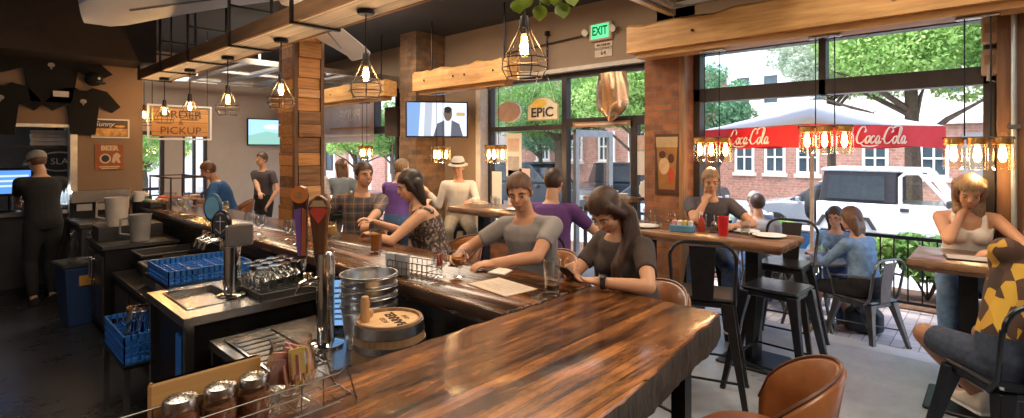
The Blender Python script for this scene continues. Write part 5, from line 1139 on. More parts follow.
M_pepper = mat('pepper_flakes', (.30, .11, .05), .9, 0, .5, 90); M_cheese = mat('grated_cheese', (.62, .50, .32), .9, 0, .3, 90)
def shaker(p, label, fm, f):
    t = thing('shaker', label, 'shaker', p, 0, 'glass shakers with steel lids'); t.scale = (.86, .86, .84)
    MB().lathe([(0, 0), (.040, 0), (.044, .01), (.044, .08), (.038, .105), (.038, .112), (.035, .112), (.035, .104), (.041, .079), (.041, .012), (0, .011)], n=24).obj('jar', M_drink, t, True)
    MB().lathe([(0, .0115), (.0405, .0125), (.0405, f), (0, f)], n=22).obj('contents', fm, t, True)
    ld = MB().lathe([(.041, .106), (.0415, .122), (.038, .130), (.022, .135), (0, .137), (0, .133), (.022, .131), (.037, .126), (.0385, .106)], n=28, caps=False).obj('lid', M_steel, t, True)
    h = MB()
    for rr, nn in ((.010, 5), (.020, 9), (.029, 13)):
        for i in range(nn): a = 2*PI*i/nn; zz = .1365-.0016*(rr/.02)**2; h.cyl((rr*math.cos(a), rr*math.sin(a), zz-.002), (rr*math.cos(a), rr*math.sin(a), zz+.0006), .0022, n=7)
    h.obj('perforation', M_dark, ld); return t
for k, (dx, lb, fm, f) in enumerate(((-.205, 'glass shaker with steel lid at the outer end of the caddy', M_pepper, .07), (-.122, 'glass shaker of red flakes in the middle of the caddy', M_pepper, .08), (-.045, 'glass shaker next to the packet glass in the caddy', M_pepper, .085))):
    shaker(cq+V((dx, .0, .0115)), lb, fm, f)
pgz = thing('packet_glass', 'large tulip glass stuffed with pink and yellow packets in the caddy', 'glass', cq+V((.048, 0, .0115)))
MB().lathe([(0, 0), (.042, 0), (.043, .012), (.022, .024), (.024, .034), (.048, .055), (.056, .085), (.050, .125), (.043, .15), (.047, .165), (.045, .165), (.041, .15), (.047, .125), (.053, .085), (.045, .058), (.02, .042), (0, .04)], n=30).obj('glass', M_drink, pgz, True)
pgz.scale = (1.12, 1.12, 1.08)
q = random.Random(2)
for k in range(26):
    a = q.uniform(0, 6.28); d = q.uniform(0, .032); T = Matrix.Rotation(q.uniform(-.4, .4), 3, 'X') @ Matrix.Rotation(q.uniform(0, 3), 3, 'Z')
    MB().box((d*math.cos(a), d*math.sin(a), .085+q.uniform(-.01, .03)), (.036, .0035, .06), M=T).obj('packet', M_pkt[[1, 1, 3, 1, 1, 3][k % 6]], pgz)
# ================================================================== FURNITURE
def metal_seat(name, label, cat, loc, rz, sh, bh=None, m=M_black, w=.40, lower=None, group=None, arms=False):
    """pressed-metal stool or chair: faces +y before rotation; bh = height of the back rail"""
    t = thing(name, label, cat, loc, rz, group); h = w/2; fl = .045 if sh < .6 else .07
    MB().rbox((0, 0, sh-.012), (w*.92, w*.92, .024), .012).obj('seat', m, t, bevel=.006)
    MB().rbox((0, 0, sh-.045), (w*.86, w*.86, .045), .01).obj('seat_skirt', m, t)
    for sx in (-1, 1):
        for sy in (-1, 1):
            a = V((sx*(h-.05), sy*(h-.05), sh-.03)); b_ = V((sx*(h+fl), sy*(h+fl), 0)); d = (b_-a).normalized(); secs = []
            for k, r in ((0, .036), (.25, .027), (1, .017)):
                p = a.lerp(b_, k); secs.append([p+V((dx*r, dy*r, 0)) for dx, dy in ((-1, -1), (1, -1), (1, 1), (-1, 1))])
            l = MB().rings(secs).obj('leg', m, t, bevel=.004)
            MB().cyl(b_+V((0, 0, .0)), b_+V((0, 0, .015)), .02, n=10).obj('foot', M_dark, l)
    if sh > .6:
        zz = .22; k = 1-(zz/(sh-.03)); q = (h-.05)+(fl+.05)*k
        for a, b_ in (((-q, -q), (q, -q)), ((q, -q), (q, q)), ((q, q), (-q, q)), ((-q, q), (-q, -q))):
            MB().cyl((a[0], a[1], zz), (b_[0], b_[1], zz), .009, n=8).obj('stretcher', m, t)
    else: MB().tube([(-(h), -(h), .16), (h, h, .2)], .007).tube([(h, -h, .16), (-h, h, .2)], .007).obj('brace', m, t)
    if bh:
        hw = w*.49; y0 = -h+.02; rr = .11
        pts = [(-hw, y0+.05, sh-.04), (-hw, y0, sh+.04), (-hw-.01, y0-.04, bh-rr)]
        for i in range(7): a = PI - i*PI/2/6; pts.append((-hw+rr+math.cos(a)*rr-.01, y0-.05, bh-rr+math.sin(a)*rr))
        pts += [(-x, y, z) for x, y, z in reversed(pts)]
        MB().tube(pts, .0125, 8).obj('back_rail', m, t, True)
        s = MB(); n = 6; secs = []
        for i in range(n+1): f = i/n; z = sh-.02+(bh-.005-sh)*f; y = y0-.005-.05*f+.012*math.sin(f*PI); ww = .066+.02*f; secs.append([V((-ww, y, z)), V((ww, y, z)), V((ww, y-.006, z)), V((-ww, y-.006, z))])
        s.rings(secs).obj('back_splat', m, t, bevel=.002)
        if arms:
            for sx in (-1, 1): MB().tube([(sx*hw, y0-.03, bh-.16), (sx*(hw+.05), 0, bh-.17), (sx*(hw+.03), h*.9, bh-.2), (sx*(hw-.02), h*.9, sh-.02)], .011, 8).obj('armrest', m, t, True)
    return t
FZ = 0.0; PZ = -.10
ang = lambda dx, dy: math.atan2(dy, dx) - PI/2
M_blackchair = mat('black_powder_coat', (.022, .022, .024), .32, .4, .2)
M_bluechair = mat('dark_blue_sheen_metal', (.035, .042, .055), .25, .7, .2)
metal_seat('bar_stool', 'black metal high stool with solid splat back at the near side of the slab table', 'bar stool', (3.66, 1.54, FZ), ang(1, .35), .75, 1.13, M_blackchair, .41)
metal_seat('bar_stool', 'dark metal high stool with shiny seat pushed under the end of the slab table', 'bar stool', (4.14, 1.20, FZ), ang(.06, 1), .76, None, M_bluechair, .42)
metal_seat('bar_stool', 'empty black metal high stool beyond the open end of the slab table', 'bar stool', (5.10, 1.42, FZ), ang(-1, 0), .75, 1.10, M_blackchair, .42)
metal_seat('bar_stool', 'black metal high stool behind the woman with the phone', 'bar stool', (3.52, 2.04, FZ), ang(1, .1), .75, 1.06, M_blackchair, .40)
metal_seat('bar_stool', 'black metal high stool under the person in the purple shirt', 'bar stool', (3.47, 2.78, FZ), ang(1, .3), .75, 1.07, M_blackchair, .40)
metal_seat('bar_stool', 'dark metal high stool under the man in the yellow patterned shirt', 'bar stool', (3.48, -.04, FZ), ang(.8, .6), .68, 1.06, M_bluechair, .41)
metal_seat('bar_stool', 'dark metal high stool under the woman at the table by the wooden post', 'bar stool', (5.22, .02, FZ), ang(-1, .05), .74, None, M_blackchair, .38)
metal_seat('bar_stool', 'dark metal high stool under the man with his hand on his chin', 'bar stool', (5.10, 2.08, FZ), ang(-1, 0), .74, None, M_blackchair, .36)
metal_seat('bar_stool', 'metal high stool under the person in purple by the far window table', 'bar stool', (3.85, 5.60, FZ), ang(1, .4), .74, None, M_blackchair, .38)
metal_seat('bar_stool', 'metal high stool under the man in the sun hat', 'bar stool', (4.72, 5.38, FZ), ang(-.3, -1), .74, None, M_blackchair, .38)
metal_seat('bar_stool', 'metal high stool under the person in the pale checked shirt', 'bar stool', (3.98, 8.05, FZ), ang(1, .2), .74, None, M_blackchair, .38)
metal_seat('bar_stool', 'metal high stool under the long haired woman at the far window', 'bar stool', (4.25, 7.72, FZ), ang(-1, .8), .74, None, M_blackchair, .38)
metal_seat('patio_chair', 'gunmetal patio chair with splat back under the woman in the denim jacket', 'chair', (5.98, .95, PZ), ang(.30, .62), .45, .84, M_gun, .40, arms=True)
metal_seat('patio_chair', 'dark patio chair under the woman with glasses', 'chair', (6.82, 1.33, PZ), ang(-1, .25), .45, .82, M_gun, .40, arms=True)
metal_seat('patio_chair', 'dark patio chair under the nearer of the two men outdoors', 'chair', (6.58, 2.10, PZ), ang(1, .4), .45, .80, M_gun, .40)
metal_seat('patio_chair', 'dark patio chair under the grey haired man outdoors', 'chair', (7.14, 2.36, PZ), ang(-1, -.4), .45, .80, M_gun, .38)
# tan leather bucket stools
def leather_stool(label, loc, rz, sh=.74):
    t = thing('leather_stool', label, 'bar stool', loc, rz, 'tan leather bucket stools'); n = 22; secs = []
    MB().lathe([(0, sh-.07), (.17, sh-.07), (.205, sh-.045), (.21, sh-.01), (.18, sh+.012), (0, sh+.02)], n=36).obj('seat', M_leather, t, True)
    pts = []
    for i in range(n+1):
        a = PI + PI*(i/n) ; a = PI*1.0 + (i/n)*PI; f = math.sin((i/n)*PI)
        ca, sa = math.cos(a), math.sin(a); top = sh + .05 + .27*max(0, f)**.55; r0, r1 = .205, .245+.03*f
        ring = []
        for r_, z in ((r0, sh-.03), (r0+.02+.012*f, (sh+top)/2-.03), (r1-.012, top-.012), (r1+.006, top), (r1+.022, top-.014), (r0+.052+.012*f, (sh+top)/2-.03), (r0+.026, sh-.04)): ring.append(V((ca*r_, sa*r_, z)))
        secs.append(ring)
    b_ = MB().rings(secs).obj('backrest', M_leather, t, True, split=80)
    MB().tube([s[3]+V((0, 0, .002)) for s in secs], .007, 6).obj('piping', mat('dark_piping', (.10, .035, .015), .4), b_, True)
    for sx in (-1, 1):
        for sy in (-1, 1):
            MB().cyl((sx*.11, sy*.11, sh-.065), (sx*.22, sy*.22, 0), .014, .011, 10).obj('leg', M_black, t, True)
    q = .155+.02
    for a, b_ in (((-q, -q), (q, -q)), ((q, -q), (q, q)), ((q, q), (-q, q)), ((-q, q), (-q, -q))): MB().cyl((*a, .30), (*b_, .30), .009, n=8).obj('foot_ring', M_black, t)
    return t
leather_stool('tan leather bucket stool standing empty at the corner of the thick bar top', (2.035, .675, 0), ang(-.22, .97), .68)
leather_stool('tan leather bucket stool under the woman with the phone', (2.58, 1.47, 0), ang(-1, .25), .67)
leather_stool('tan leather bucket stool under the man in the grey shirt', (2.62, 2.22, 0), ang(-1, .1))
leather_stool('tan leather bucket stool under the woman in the spotted top', (2.62, 3.15, 0), ang(-1, .3))
leather_stool('tan leather bucket stool under the man in the plaid shirt', (2.62, 4.45, 0), ang(-1, -.3))
leather_stool('tan leather bucket stool under the man in the blue shirt', (2.64, 7.75, 0), ang(-1, .3))
# high slab tables
def high_table(label, x0, x1, y0, y1, h, seed, edge=.075):
    o = slab('table_top', '', x0, x1, y0, y1, h-edge, h, M_table, seed, rag=.006)
    t = thing('high_table', label, 'table', (0, 0, 0)); o.parent = t
    o.data.materials.append(wood('table_edge', (.12, .055, .025), (.30, .15, .07), 'Y', .6))
    for p in o.data.polygons:
        if abs(p.normal.z) < .5: p.material_index = 1
    cx = (x0+x1)/2
    for yy in (y0+.30, y1-.30):
        MB().bbox((cx-.05, yy-.05, .02), (cx+.05, yy+.05, h-edge)).obj('pedestal', M_black, t); MB().rbox((cx, yy, .012), (.46, .46, .024), .008).obj('foot_plate', M_black, t)
        MB().bbox((cx-.2, yy-.04, h-edge-.02), (cx+.2, yy+.04, h-edge-.001)).obj('bracket', M_black, t)
    return t
high_table('long high slab table set with plates and glasses by the street opening', 4.24, 4.86, 1.20, 2.75, 1.03, 11)
high_table('high slab table before the woman by the wooden post', 4.40, 5.05, -.75, .46, 1.02, 13)
high_table('high wooden table under the shop window beside the man in the sun hat', 4.15, 4.80, 3.75, 4.95, 1.06, 15)
high_table('high table in the far opening where two people sit by the window', 4.5, 5.1, 7.5, 8.6, 1.04, 17)
wl = thing('window_ledge', 'narrow ledge by the narrow pane stacked with white dishes', 'ledge', (0, 0, 0)); MB().bbox((5.02, 2.95, 1.18), (5.36, 3.55, 1.215)).obj('board', M_table, wl); MB().bbox((5.10, 3.05, 0), (5.30, 3.45, 1.179)).obj('cabinet', M_taupe, wl); MB().bbox((5.095, 3.08, .1), (5.099, 3.42, 1.1)).obj('door', M_tan, wl)
for k, (dx, dy, h_) in enumerate(((5.10, 3.08, .05), (5.18, 3.25, .07), (5.12, 3.43, .05))):
    t = thing('dish', ['white dish on the window ledge nearest the brick pier', 'white deep dish in the middle of the window ledge', 'white dish on the window ledge nearest the glass door'][k], 'dish', (dx, dy, 1.2155), 0, 'white dishes on the window ledge')
    MB().lathe([(0, 0), (.035, 0), (.07, h_), (.066, h_), (.03, .006), (0, .006)], n=22).obj('bowl', M_plate, t, True)
# tableware on the long slab table
TZ = 1.031
M_redcup = mat('red_plastic_cup', (.62, .02, .03), .3, 0, .05)
t = thing('red_cup', 'tall red plastic cup standing on the long slab table', 'cup', (4.42, 1.70, TZ)); MB().lathe([(0, 0), (.035, 0), (.037, .02), (.045, .155), (.047, .16), (.043, .16), (.033, .01), (0, .01)], n=26).obj('body', M_redcup, t, True)
for k in range(3): MB().lathe([(.0372+.0024*k, .03+.04*k), (.0392+.0024*k, .034+.04*k), (.0388+.0024*k, .042+.04*k)], n=24, caps=False).obj('ridge', M_redcup, t, True)
M_mug = mat('table_china', (.72, .71, .70), .25)
plate((4.62, 1.40, TZ), .13, 'white plate on the open end of the long slab table', 'plates on the long slab table'); plate((4.42, 2.42, TZ), .13, 'white plate on the long slab table behind the woman with the phone', 'plates on the long slab table'); plate((4.73, 1.62, TZ), .11, 'white side plate beyond the water glass on the long slab table', 'plates on the long slab table')
tumbler((4.47, 1.54, TZ), 'clear water glass beside the red cup on the slab table', None, .04, .14, .5, M_water)
for k, (x_, y_, hh) in enumerate(((4.66, 1.98, .14), (4.66, 1.84, .14), (4.44, 2.30, .12), (4.60, 2.50, .15))): tumbler((x_, y_, TZ), 'clear glass on the long slab table, %s' % ['before the man with his hand on his chin', 'between that man and the red cup', 'beside the plate behind the woman with the phone', 'farthest towards the glass door'][k], None, .038, hh, .5 if k % 2 else 0, M_water)
goblet((4.50, 2.20, TZ), 'stemmed glass candle holder on the long slab table', None, M_drink, 1.0, fill=.09, fillm=M_amber)
t = thing('condiment_box', 'blue and white condiment box on the long slab table', 'box', (4.40, 2.05, TZ), .2); MB().rbox((0, 0, .03), (.11, .20, .06), .006).obj('tray', mat('box_blue', (.10, .30, .52), .5), t)
for k in range(4): MB().rbox((0, -.07+k*.046, .075), (.06, .035, .05), .006).obj('packet', M_pkt[[2, 3, 2, 1][k]], t)
t = thing('sauce_bottle', 'red sauce bottle on the long slab table beside its small caddy', 'bottle', (4.52, 1.93, TZ)); MB().lathe([(0, 0), (.028, 0), (.03, .09), (.013, .125), (.012, .15), (0, .15)], n=18).obj('body', mat('sauce_red', (.38, .04, .02), .3), t, True); MB().lathe([(0, .168), (.011, .168), (.014, .15), (.0125, .145)], n=14).obj('cap', M_paper, t, True)
t = thing('shaker_pair', 'little steel caddy of shakers on the long slab table', 'caddy', (4.58, 1.80, TZ), .3); MB().rbox((0, 0, .006), (.08, .16, .012), .004).obj('tray', M_steel, t)
for k in (-1, 1): MB().lathe([(0, .0121), (.022, .0121), (.024, .07), (0, .07)], (0, k*.04, 0), 16).obj('shaker', M_drink, t, True); MB().lathe([(0, .095), (.018, .092), (.0235, .0701), (0, .0701)], (0, k*.04, 0), 16).obj('lid', M_steel, t, True)
t = thing('food_basket', 'small tray of food on the long slab table before the seated man', 'food', (4.72, 1.80, TZ)); MB().rbox((0, 0, .012), (.12, .18, .024), .006).obj('tray', M_dark, t)
for k in range(5): MB().ell((-.03+.03*(k % 3), -.05+.028*k, .035), (.028, .03, .018)).obj('morsel', M_food[2], t, True)
# tableware by the sun hat and at the post table
for k, (x_, y_) in enumerate(((4.35, 4.30), (4.5, 4.5))): tumbler((x_, y_, 1.061), ['clear glass on the table under the shop window, nearer the bar', 'clear glass on the table under the shop window, nearer the pane'][k], None, .038, .13)
plate((4.42, 4.05, 1.061), .12, 'white plate on the high table under the shop window', None); t = thing('food_basket', 'white basket of food on the table under the shop window', 'food', (4.36, 4.62, 1.061)); MB().rings([[V((x*k, y*k, z)) for x, y in ((-.08, -.11), (.08, -.11), (.08, .11), (-.08, .11))] for k, z in ((.8, 0), (1, .05))]).obj('basket', M_paper, t)
for k in range(6): MB().ell((-.04+.04*(k % 3), -.05+.09*(k//3), .055), (.03, .035, .02)).obj('morsel', M_food[2], t, True)
t = thing('menu_folder', 'dark menu folder lying on the table by the wooden post', 'menu', (4.64, .12, 1.021), .15); MB().rbox((0, 0, .006), (.20, .32, .010), .003).obj('cover', M_dark, t); MB().bbox((-.09, -.15, .0), (.09, .15, .0112)).obj('sheet', M_grey, t)
# ---- patio umbrella and table
um = thing('patio_umbrella', 'white topped patio umbrella with red lettered valance over the outdoor table', 'umbrella', (6.22, 1.46, PZ))
M_canvas = translucent('canvas_white', (.93, .91, .88), .25); M_red = mat('valance_red', (.72, .02, .03), .6, 0, .06)
MB().cyl((0, 0, .02), (0, 0, 2.34), .021, n=14).obj('pole', mat('pole_white', (.6, .5, .42), .4), um, True)
MB().lathe([(0, 0), (.2, 0), (.2, .03), (.05, .06), (.03, .2), (0, .2)], n=28).obj('base', M_dark, um, True)
th = math.radians(12.5)+PI; HD = 1.10; cor = [V((HD*math.cos(th+k*PI/2), HD*math.sin(th+k*PI/2), 2.07)) for k in range(4)]; apex = V((0, 0, 2.36)); n = 8
rim = []
for k in range(4):
    a, b_ = cor[k], cor[(k+1) % 4]
    for i in range(n): f = i/n; p = a.lerp(b_, f); rim.append(V((p.x*(1-.03*math.sin(f*PI)), p.y*(1-.03*math.sin(f*PI)), p.z+.0)))
secs = []
for f, sag in ((1, 0), (.8, -.012), (.55, -.018), (.3, -.01), (.04, 0)): secs.append([V((p.x*f, p.y*f, apex.z+(p.z-apex.z)*f+sag)) for p in rim])
m = MB().rings(secs); m.rings([[p+V((0, 0, .012)) for p in s] for s in secs]); m.obj('canopy', M_canvas, um, True, split=60)
MB().lathe([(0, 2.38), (.03, 2.40), (.02, 2.45), (0, 2.46)], n=14).obj('finial', M_white, um, True)
for k in range(4): MB().tube([apex-V((0, 0, .05)), cor[k]-V((0, 0, .01))], .009, 6).obj('rib', M_steel, um); MB().tube([V((0, 0, 1.85)), cor[k].lerp(apex, .5)-V((0, 0, .02))], .007, 6).obj('strut', M_steel, um)
def script_word(letters, R, o, s, r):
    m = MB()
    for st in letters:
        # smooth the stroke with a Catmull-Rom pass
        P = [V((x, y, 0)) for x, y in st]; pts = []
        for i in range(len(P)-1):
            p0, p1, p2, p3 = P[max(i-1, 0)], P[i], P[i+1], P[min(i+2, len(P)-1)]
            for k in range(5): u = k/5; pts.append(.5*((2*p1)+(p2-p0)*u+(2*p0-5*p1+4*p2-p3)*u*u+(3*p1-p0-3*p2+p3)*u**3))
        pts.append(P[-1]); L = len(pts)
        m.tube([o + R @ V((p.x*s, p.y*s, 0)) for p in pts], [r*(.45+.75*math.sin(PI*(i+.6)/(L+.2))) for i in range(L)], 6)
    return m
def bigC(x): return [[(x+.95, 1.5), (x+.75, 1.72), (x+.35, 1.6), (x+.05, 1.0), (x+.0, .4), (x+.3, .02), (x+.75, .1), (x+1.05, .45)], [(x+.95, 1.5), (x+.98, 1.25), (x+.8, 1.15)]]
def o_(x): return [[(x+.45, .78), (x+.2, .7), (x+.05, .35), (x+.2, .02), (x+.45, .15), (x+.55, .5), (x+.45, .78), (x+.65, .72)]]
def c_(x): return [[(x+.5, .62), (x+.4, .8), (x+.15, .62), (x+.05, .3), (x+.2, .02), (x+.5, .18), (x+.62, .32)]]
def a_(x): return [[(x+.5, .72), (x+.25, .78), (x+.05, .35), (x+.18, .02), (x+.4, .2), (x+.52, .72)], [(x+.52, .75), (x+.47, .2), (x+.6, .02), (x+.8, .25)]]
def l_(x): return [[(x+.05, .25), (x+.35, 1.0), (x+.42, 1.6), (x+.25, 1.6), (x+.15, .8), (x+.2, .1), (x+.4, .02), (x+.55, .25)]]
word = bigC(0)+o_(1.1)+c_(1.75)+a_(2.4)+[[(3.2, .45), (3.5, .5)]]+bigC(3.55)+o_(4.65)+l_(5.25)+a_(5.8)+[[(.6, .02), (1.0, -.25), (2.0, -.3), (2.9, -.15)], [(4.4, 1.55), (5.0, 1.85), (5.6, 1.75)]]
M_scr = mat('valance_script', (.86, .80, .78), .6)
for k in range(4):
    a, b_ = cor[k], cor[(k+1) % 4]; mid = (a+b_)/2; out = V((mid.x, mid.y, 0)).normalized(); rd = V((0, 0, 1)).cross(out).normalized(); n_ = 16; secs = []
    for i in range(n_+1):
        f = i/n_; p = a.lerp(b_, f)*(1-.02*math.sin(f*PI)); wv = .012*math.sin(f*19+k); dz = -.195 + .012*math.sin(f*11)
        secs.append([V((p.x, p.y, a.z+.004)), V((p.x, p.y, a.z+.004))+out*.006, V((p.x, p.y, a.z+dz))+out*(.006+wv), V((p.x, p.y, a.z+dz))+out*wv])
    vl = MB().rings(secs).obj('valance', M_red, um, True)
    R = axes(rd, (0, 0, 1)); s_ = .088; o0 = mid*(.985)+out*.022 + V((0, 0, -.150)) - rd*(3.3*s_)
    word_m = [[(x+.22*y, y) for x, y in st] for st in word]
    script_word(word_m, R, V((o0.x, o0.y, a.z-.160)), s_, .0068).obj('lettering', M_scr, vl)
pt = thing('patio_table', 'round dark metal patio table around the umbrella pole', 'table', (6.22, 1.46, PZ))
MB().rings([[V((r*math.cos(2*PI*j/30), r*math.sin(2*PI*j/30), z)) for j in range(30)] for r, z in ((.03, .70), (.40, .70), (.42, .715), (.42, .73), (.03, .735))], closed=True).obj('table_top', mat('patio_table_top', (.32, .32, .33), .3, .6), pt, True)
for k in range(4): a = PI/4+k*PI/2; MB().cyl((.12*math.cos(a), .12*math.sin(a), .70), (.33*math.cos(a), .33*math.sin(a), 0), .016, n=8).obj('leg', M_gun, pt)
for k, (dx, dy) in enumerate(((-.18, -.16), (.02, -.25))): tumbler((6.22+dx, 1.46+dy, PZ+.734), ['clear glass on the patio table nearest the opening', 'clear glass on the patio table before the woman with glasses'][k], None, .036, .12, .4, M_water)
t = thing('shoulder_bag', 'black bag standing on the pavers beside the denim jacket chair', 'bag', (6.32, 1.02, PZ), .3); MB().rbox((0, 0, .13), (.22, .34, .26), .05).obj('body', mat('bag_black', (.02, .02, .022), .5), t, bevel=.02); MB().tube([(0, -.1, .255), (0, -.07, .36), (0, .07, .36), (0, .1, .255)], .010, 8).obj('strap', M_dark, t, True)
t = thing('drink_cooler', 'small blue drinks cooler with white lid seen past the umbrella pole', 'cooler', (7.15, 1.75, PZ)); MB().bbox((-.14, -.1, 0), (.14, .1, .62)).obj('stand', M_gun, t); MB().rbox((0, 0, .74), (.30, .26, .235), .02).obj('body', mat('cooler_blue', (.06, .22, .50), .4), t); MB().rbox((0, 0, .885), (.31, .27, .05), .02).obj('lid', M_white, t)
# ================================================================== PEOPLE
def remesh(mb, name, m, parent, loc, vox, smooth_it=3, fac=.5):
    me = bpy.data.meshes.new('tmp'); me.from_pydata(mb.v, [], mb.f); bm = bmesh.new(); bm.from_mesh(me); bmesh.ops.recalc_face_normals(bm, faces=bm.faces); bm.to_mesh(me); bm.free()
    t = bpy.data.objects.new('tmp', me); COL.objects.link(t)
    r = t.modifiers.new('r', 'REMESH'); r.mode = 'VOXEL'; r.voxel_size = vox; r.adaptivity = 0
    s = t.modifiers.new('s', 'SMOOTH'); s.iterations = smooth_it; s.factor = fac
    dg = bpy.context.evaluated_depsgraph_get(); out = bpy.data.meshes.new_from_object(t.evaluated_get(dg))
    bpy.data.objects.remove(t); bpy.data.meshes.remove(me); out.name = name
    out.transform(Matrix.Translation(-V(loc))); return link(name, out, m, parent, True, split=180)
def two_bone(a, t, l1, l2, hint):
    d = t-a; L = min(d.length, (l1+l2)*.995); d = d.normalized(); t = a+d*L
    x = (l1*l1-l2*l2+L*L)/(2*L); h = math.sqrt(max(0, l1*l1-x*x)); hv = hint-a; hv = hv-d*hv.dot(d)
    hv = hv.normalized() if hv.length > 1e-5 else V((0, 0, -1)); return a+d*x+hv*h, t
def rotv(v, ax, a): return Matrix.Rotation(a, 3, ax) @ v
SKIN = {k: mat('skin_'+k, c, .5, 0, .06, 6) for k, c in dict(fair=(.66, .40, .28), tan=(.56, .30, .18), warm=(.60, .34, .21), brown=(.34, .17, .095)).items()}
HAIRM = {k: wood('hair_'+k, tuple(x*.5 for x in c), tuple(min(1, x*1.6) for x in c), 'Z', .45, fine=5, bmp=.5) for k, c in dict(black=(.02, .014, .012), dark=(.045, .022, .014), brown=(.11, .055, .03), grey=(.36, .33, .30), blond=(.42, .28, .15), sandy=(.24, .15, .08)).items()}
M_eyew = mat('eye_white', (.45, .42, .39), .3); M_iris = mat('iris_dark', (.03, .02, .015), .2); M_lip = mat('lips', (.42, .17, .13), .5)
def person(label, loc, face, hip=.86, lean=8, side=0, twist=0, yaw=0, pitch=0, roll=0, hands=None, elbows=None, feet=None, knees=None, curl=(.5, .5), palm=None, height=1.75, fem=False,
           skin='fair', hair='dark', style='short', top=None, sleeve=.55, bottom=None, leg=1.9, shoe=None, vox=.009, extra=None, standing=False, look=None, heavy=1.0, top_low=-.08):
    """one figure: a continuous skin body; hair, top, trousers, shoes and face details are its children. All joints are world points."""
    s = height/1.75; loc = V(loc); t = thing('person', label, 'person', loc)
    fa = math.radians(face); F = V((math.cos(fa), math.sin(fa), 0)); R = V((F.y, -F.x, 0)); U = V((0, 0, 1))
    P = loc + U*hip; ln, sd, tw = (math.radians(x) for x in (lean, side, twist))
    def spine(f):   # position, up, forward, right at fraction f of the spine
        a = ln*(.45+.55*f); up = (U*math.cos(a) + F*math.sin(a) + R*math.sin(sd*f)).normalized()
        fw = (F - up*F.dot(up)).normalized(); fw = rotv(fw, up, tw*f); return up, fw, fw.cross(up)
    pts = [P]; n = 8; L = .50*s
    for i in range(n): pts.append(pts[-1] + spine((i+.5)/n)[0]*(L/n))
    def sp(f):
        k = max(0, min(n-1, int(f*n))); u = f*n-k; return pts[k].lerp(pts[k+1], u)
    wst = .128 if fem else .142*heavy; hp = .172 if fem else .160*heavy; chs = .150 if fem else .172; dpt = 1.0 if fem else heavy
    prof = [(-.20, .11, .085), (-.10, hp*.93, .105), (.02, hp, .115*dpt), (.22, (hp+wst)/2, .108*dpt), (.42, wst, .102*dpt), (.62, chs*.95, .112*dpt), (.78, chs, .115), (.90, chs*.93, .098), (.97, .105, .072), (1.03, .062, .058)]
    def torso(mb, g=0., lo=-9, hi=9, k=20):
        secs = []
        for f, a, b_ in prof:
            if f < lo or f > hi: continue
            up, fw, rt = spine(max(0, min(1, f))); c = sp(f) if 0 <= f <= 1 else (P + spine(0)[0]*f*L if f < 0 else pts[-1]+spine(1)[0]*(f-1)*L)
            secs.append([c + rt*((a*s+g)*math.copysign(abs(math.cos(q))**.85, math.cos(q))) + fw*((b_*s+g)*math.copysign(abs(math.sin(q))**.9, math.sin(q))) for q in [2*PI*j/k for j in range(k)]])
        mb.rings(secs)
        if fem and hi > .6:
            up, fw, rt = spine(.68)
            for sx in (-1, 1): mb.ell(sp(.68)+rt*sx*.068*s+fw*(.085*s), (.062*s+g, .062*s+g, .062*s+g), 14, 8)
    up1, fw1, rt1 = spine(1.0); neck = pts[-1]; sh_w = (.160 if fem else .180)*s
    S = {k: sp(.875) + rt1*(sx*sh_w) for k, sx in (('R', 1), ('L', -1))}
    # head
    hy, hpch, hr_ = (math.radians(x) for x in (yaw, pitch, roll))
    hu0 = (up1*.55+U*.45).normalized(); hf = (F - hu0*F.dot(hu0)).normalized(); hf = rotv(hf, hu0, hy); hr = hf.cross(hu0)
    hf = rotv(hf, hr, -hpch); hu = hr.cross(hf); hr, hu = rotv(hr, hf, hr_), rotv(hu, hf, hr_)
    nk = neck + (hu0*.6+up1*.4)*.075*s; HC = nk + hu*.112*s + hf*.022*s
    ua, fo = .29*s, .255*s; H = {}; E_ = {}
    for k, sx in (('R', 1), ('L', -1)):
        if hands and hands.get(k) == 'chin': hands[k] = HC - hu*.165*s + hf*.075*s + hr*sx*.045*s
        tgt = V(hands[k]) if hands and k in hands else S[k] - U*.48*s + F*.12 + R*sx*.05
        hint = V(elbows[k]) if elbows and k in elbows else S[k] - U*.3 + R*sx*.25 - F*.12
        E_[k], H[k] = two_bone(S[k], tgt, ua, fo, hint)
    hipj = {k: P + spine(0)[2]*(sx*.085*s) - U*.03 for k, sx in (('R', 1), ('L', -1))}; th, sk = .43*s, .42*s; K = {}; A = {}
    for k, sx in (('R', 1), ('L', -1)):
        tgt = V(feet[k]) if feet and k in feet else (hipj[k]*1 + V((0, 0, -hip+.09)) if standing else hipj[k] + F*.34 - U*.52 + R*sx*.06)
        hint = V(knees[k]) if knees and k in knees else hipj[k] + F*.8 + U*(.1 if not standing else -.4) + R*sx*.12
        K[k], A[k] = two_bone(hipj[k], tgt, th, sk, hint)
    def arm(mb, k, g=0., upto=2., hand=True):
        a, e, w_ = S[k], E_[k], H[k]; r = .9 if fem else 1.0*(.5+.5*heavy)
        ch = [(a, .056*s*r+g), (a.lerp(e, .35), .050*s*r+g), (a.lerp(e, .8), .041*s*r+g), (e, .039*s*r+g), (e.lerp(w_, .28), .041*s*r+g), (e.lerp(w_, .7), .031*s*r+g), (w_, .026*s*r+g)]
        fr = [0, .35, .8, 1, 1.28, 1.7, 2]; out = []
        for (p, rr), f in zip(ch, fr):
            if f <= upto+1e-6: out.append((p, rr))
            else:
                i = fr.index(f); u = (upto-fr[i-1])/(f-fr[i-1]); out.append((ch[i-1][0].lerp(p, u), ch[i-1][1]*(1-u)+rr*u)); break
        mb.chain([(sp(.88)+rt1*(.06*s*(1 if k == 'R' else -1)), .062*s*r+g*.6)]+out[:1], 12)
